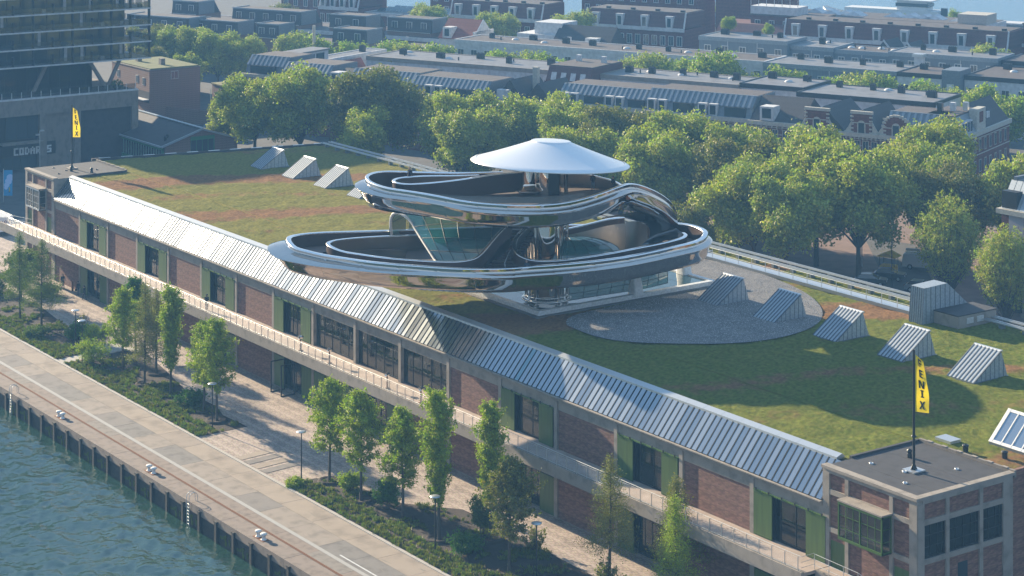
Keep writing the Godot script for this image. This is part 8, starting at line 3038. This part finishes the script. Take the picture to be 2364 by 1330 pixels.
func nets(B: Array, cell: float) -> ArrayMesh:
	var lo := Vector3.ONE * 1e9
	var hi := -lo
	for q in B:
		var r := maxf(q[2], q[3]) + cell * 2.5
		lo = lo.min(q[0] - Vector3.ONE * r).min(q[1] - Vector3.ONE * r)
		hi = hi.max(q[0] + Vector3.ONE * r).max(q[1] + Vector3.ONE * r)
	var n := Vector3i(((hi - lo) / cell).ceil()) + Vector3i.ONE
	var f := PackedFloat32Array()
	f.resize(n.x * n.y * n.z)
	f.fill(1.0)
	var near := PackedFloat32Array()
	near.resize(f.size())
	near.fill(1e9)
	var who := PackedByteArray()
	who.resize(f.size())
	for bi in B.size():
		var q: Array = B[bi]
		var a: Vector3 = q[0]
		var d: Vector3 = q[1] - a
		var dd := maxf(d.length_squared(), 1e-6)
		var R := maxf(q[2], q[3]) + cell * 2.2
		var i0 := Vector3i(((a.min(q[1]) - Vector3.ONE * R - lo) / cell).floor()).max(Vector3i.ZERO)
		var i1 := Vector3i(((a.max(q[1]) + Vector3.ONE * R - lo) / cell).ceil()).min(n - Vector3i.ONE)
		for z in range(i0.z, i1.z + 1):
			for y in range(i0.y, i1.y + 1):
				for x in range(i0.x, i1.x + 1):
					var p := lo + Vector3(x, y, z) * cell
					var h := clampf((p - a).dot(d) / dd, 0.0, 1.0)
					var s := (p - a - d * h).length() - lerpf(q[2], q[3], h)
					var k := (z * n.y + y) * n.x + x
					if s < near[k]:
						near[k] = s
						who[k] = bi
					var e := clampf(0.5 + 0.5 * (f[k] - s) / 0.03, 0.0, 1.0)
					f[k] = lerpf(f[k], s, e) - 0.03 * e * (1.0 - e)
	var m := MB.new()
	var vid := {}
	var corner := [0, 1, n.x, n.x + 1, n.x * n.y, n.x * n.y + 1, n.x * n.y + n.x, n.x * n.y + n.x + 1]
	for z in n.z - 1:
		for y in n.y - 1:
			for x in n.x - 1:
				var k := (z * n.y + y) * n.x + x
				var inside := 0
				for c in 8:
					if f[k + corner[c]] < 0:
						inside += 1
				if inside == 0 or inside == 8:
					continue
				var sum := Vector3.ZERO
				var cnt := 0
				for e in [[0, 1], [2, 3], [4, 5], [6, 7], [0, 2], [1, 3], [4, 6], [5, 7], [0, 4], [1, 5], [2, 6], [3, 7]]:
					var va := f[k + corner[e[0]]]
					var vb := f[k + corner[e[1]]]
					if (va < 0) != (vb < 0):
						var pa := Vector3(e[0] & 1, (e[0] >> 1) & 1, e[0] >> 2)
						var pb := Vector3(e[1] & 1, (e[1] >> 1) & 1, e[1] >> 2)
						sum += pa.lerp(pb, va / (va - vb))
						cnt += 1
				vid[k] = m.v.size()
				m.v.append(lo + (Vector3(x, y, z) + sum / cnt) * cell)
				m.cols.append(B[who[k]][4])
	for k in vid:
		var x: int = k % n.x
		var y: int = (k / n.x) % n.y
		var z: int = k / (n.x * n.y)
		for ax in 3:
			var st: int = [1, n.x, n.x * n.y][ax]
			var u: int = [n.x, n.x * n.y, 1][ax]
			var w: int = [n.x * n.y, 1, n.x][ax]
			if (f[k] < 0) == (f[k + st] < 0):
				continue
			if vid.has(k - u) and vid.has(k - w) and vid.has(k - u - w):
				var qd := [vid[k], vid[k - u], vid[k - u - w], vid[k - w]]
				if f[k] < 0:
					m.ix.append_array([qd[0], qd[2], qd[1], qd[0], qd[3], qd[2]])
				else:
					m.ix.append_array([qd[0], qd[1], qd[2], qd[0], qd[2], qd[3]])
	return m.smooth()


func pose(stride: float, armswing: float, bend := 0.0, lean := 0.0) -> Dictionary:
	var j := {}
	j.hip = Vector3(0, 0.95, 0)
	j.chest = Vector3(0, 1.28, 0.02 + lean)
	j.neck = Vector3(0, 1.5, 0.03 + lean * 1.5)
	j.head = Vector3(0, 1.62, 0.06 + lean * 1.7)
	for s in [["l", -1.0], ["r", 1.0]]:
		var k: String = s[0]
		var g: float = s[1]
		j["sh_" + k] = Vector3(g * 0.19, 1.43, 0.01 + lean * 1.3)
		j["el_" + k] = Vector3(g * 0.24, 1.16, -0.02 + g * armswing * 0.5 + bend * 0.05 + lean)
		j["wr_" + k] = Vector3(g * lerpf(0.24, 0.12, bend), lerpf(0.92, 1.22, bend), 0.04 + g * armswing + bend * 0.2 + lean)
		j["ha_" + k] = j["wr_" + k] + Vector3(0, -0.08 + 0.08 * bend, 0.03 + 0.05 * bend)
		j["hip_" + k] = Vector3(g * 0.09, 0.9, 0)
		j["kn_" + k] = Vector3(g * 0.1, 0.5, 0.04 - g * stride * 0.5)
		j["an_" + k] = Vector3(g * 0.1, 0.09, -0.02 - g * stride)
		j["to_" + k] = Vector3(g * 0.11, 0.045, 0.14 - g * stride)
	return j


func build_people() -> void:
	var skin := Color(0.42, 0.26, 0.19)
	var dark := Color(0.02, 0.022, 0.028)
	var navy := Color(0.03, 0.045, 0.08)
	var jean := Color(0.09, 0.12, 0.18)
	var o := figure("person", "person in dark clothes standing alone on the balcony at the railing", Vector3(48.3, 5.97, 2.3), -2.4, pose(0.03, 0.0, 0.8), {"top": dark, "legs": dark, "skin": skin, "hair": dark, "shoe": Color(0.3, 0.3, 0.32)})
	o = figure("person", "person in black top and jeans walking left of two under the balcony, carrying a bag", Vector3(10.0, 0, 0.9), -1.2, pose(0.2, 0.1), {"top": dark, "legs": jean, "skin": skin, "hair": dark, "shoe": dark})
	var bag := whole("hand_bag", body_loft([Vector2(-0.16, 0), Vector2(-0.15, 0.28), Vector2(0.15, 0.28), Vector2(0.16, 0)], 0.07, 0.0), M.black, "small dark bag carried by the left walker under the balcony", "bag", Vector3(9.75, 0.55, 1.1), -1.2)
	o = figure("person", "person all in black walking right of two under the balcony", Vector3(12.7, 0, 1.25), -1.0, pose(-0.2, -0.1), {"top": dark, "legs": dark, "skin": skin, "hair": dark, "shoe": dark})
	o = figure("person", "dark figure walking on the promenade half hidden behind the slim columnar tree", Vector3(107.4, 0, 4.6), 1.2, pose(0.18, 0.1), {"top": dark, "legs": dark, "skin": skin, "hair": dark, "shoe": dark})
	o = figure("person", "second dark figure close beside the walker behind the slim columnar tree", Vector3(108.0, 0, 5.0), 1.2, pose(-0.18, 0.1), {"top": navy, "legs": dark, "skin": skin, "hair": dark, "shoe": dark})
	# cyclist
	var cp := pose(0.0, 0.0, 0.6, 0.10)
	for k in ["hip", "chest", "neck", "head", "sh_l", "sh_r", "el_l", "el_r", "hip_l", "hip_r"]:
		cp[k] += Vector3(0, 0.08, -0.1)
	for s in [["l", -1.0], ["r", 1.0]]:
		cp["wr_" + s[0]] = Vector3(s[1] * 0.22, 1.04, 0.36)
		cp["ha_" + s[0]] = Vector3(s[1] * 0.24, 1.03, 0.43)
		cp["el_" + s[0]] = Vector3(s[1] * 0.27, 1.22, 0.14)
		cp["kn_" + s[0]] = Vector3(s[1] * 0.11, 0.70 + s[1] * 0.1, 0.26)
		cp["an_" + s[0]] = Vector3(s[1] * 0.12, 0.32 + s[1] * 0.13, 0.08)
		cp["to_" + s[0]] = Vector3(s[1] * 0.12, 0.27 + s[1] * 0.13, 0.22)
	o = figure("person", "cyclist with light hair and dark coat riding along the wall at the far left", Vector3(5.3, 0, 1.0), 1.45, cp, {"top": navy, "legs": dark, "skin": skin, "hair": Color(0.32, 0.2, 0.09), "shoe": dark})
	var bc := thing("bicycle", "dark city bicycle ridden by the cyclist along the wall", "bicycle", Vector3(5.3, 0, 1.0), 1.45)
	var fr := MB.new()
	for e in [[Vector3(0, 0.33, 0.02), Vector3(0, 0.9, -0.16)], [Vector3(0, 0.33, 0.02), Vector3(0, 0.85, 0.4)], [Vector3(0, 0.8, -0.13), Vector3(0, 0.85, 0.4)], [Vector3(0, 0.33, 0.02), Vector3(0, 0.33, -0.5)], [Vector3(0, 0.8, -0.13), Vector3(0, 0.33, -0.5)], [Vector3(0, 1.02, 0.36), Vector3(0, 0.33, 0.55)], [Vector3(-0.26, 1.03, 0.36), Vector3(0.26, 1.03, 0.36)]]:
		fr.bar(e[0], e[1], 0.018)
	part("frame", fr.smooth(), M.black, bc)
	part("saddle", bx(Vector3(-0.08, 0.9, -0.28), Vector3(0.08, 0.96, -0.04)), M.black, bc)
	var wl := MB.new()
	var pts := PackedVector3Array()
	for k in 25:
		pts.append(Vector3(0, 0.33 * cos(TAU * k / 24.0), 0.33 * sin(TAU * k / 24.0)))
	wl.tube(pts, 0.02, 0.02, 6, false)
	for k in 12:
		wl.bar(Vector3.ZERO, pts[k * 2], 0.004, 3)
	for z in [-0.5, 0.55]:
		part("wheel", wl.smooth(), M.rubber, bc, Vector3(0, 0.33, z))
	# on the pavilion
	var th := Transform3D(Basis(Vector3.UP, 0.954), Vector3(91.96, 0, -12.58))
	o = figure("person", "figure in jeans on the viewing deck right of the column", th * Vector3(4.6, 24.09, -1.2), 0.9, pose(0.04, 0.0, 0.3), {"top": dark, "legs": jean, "skin": skin, "hair": dark, "shoe": dark}, 0.035)
	o = figure("person", "dark figure leaning at the right end of the viewing deck", th * Vector3(6.6, 24.09, 0.5), 0.2, pose(0.02, 0.0, 0.7, 0.08), {"top": dark, "legs": dark, "skin": skin, "hair": dark, "shoe": dark}, 0.035)
	o = figure("person", "dark figure on the rear ramp of the upper ring, left behind the deck parapet", th * Vector3(-13.6, 24.3, -3.4), 0.5, pose(0.1, 0.0, 0.2), {"top": dark, "legs": dark, "skin": skin, "hair": dark, "shoe": dark}, 0.035)
	o = figure("person", "tiny person at the foot of the stair on the lower ring", th * Vector3(-2.0, 17.2, 6.6), 0.5, pose(0.1, 0.0), {"top": navy, "legs": dark, "skin": skin, "hair": dark, "shoe": dark}, 0.035)
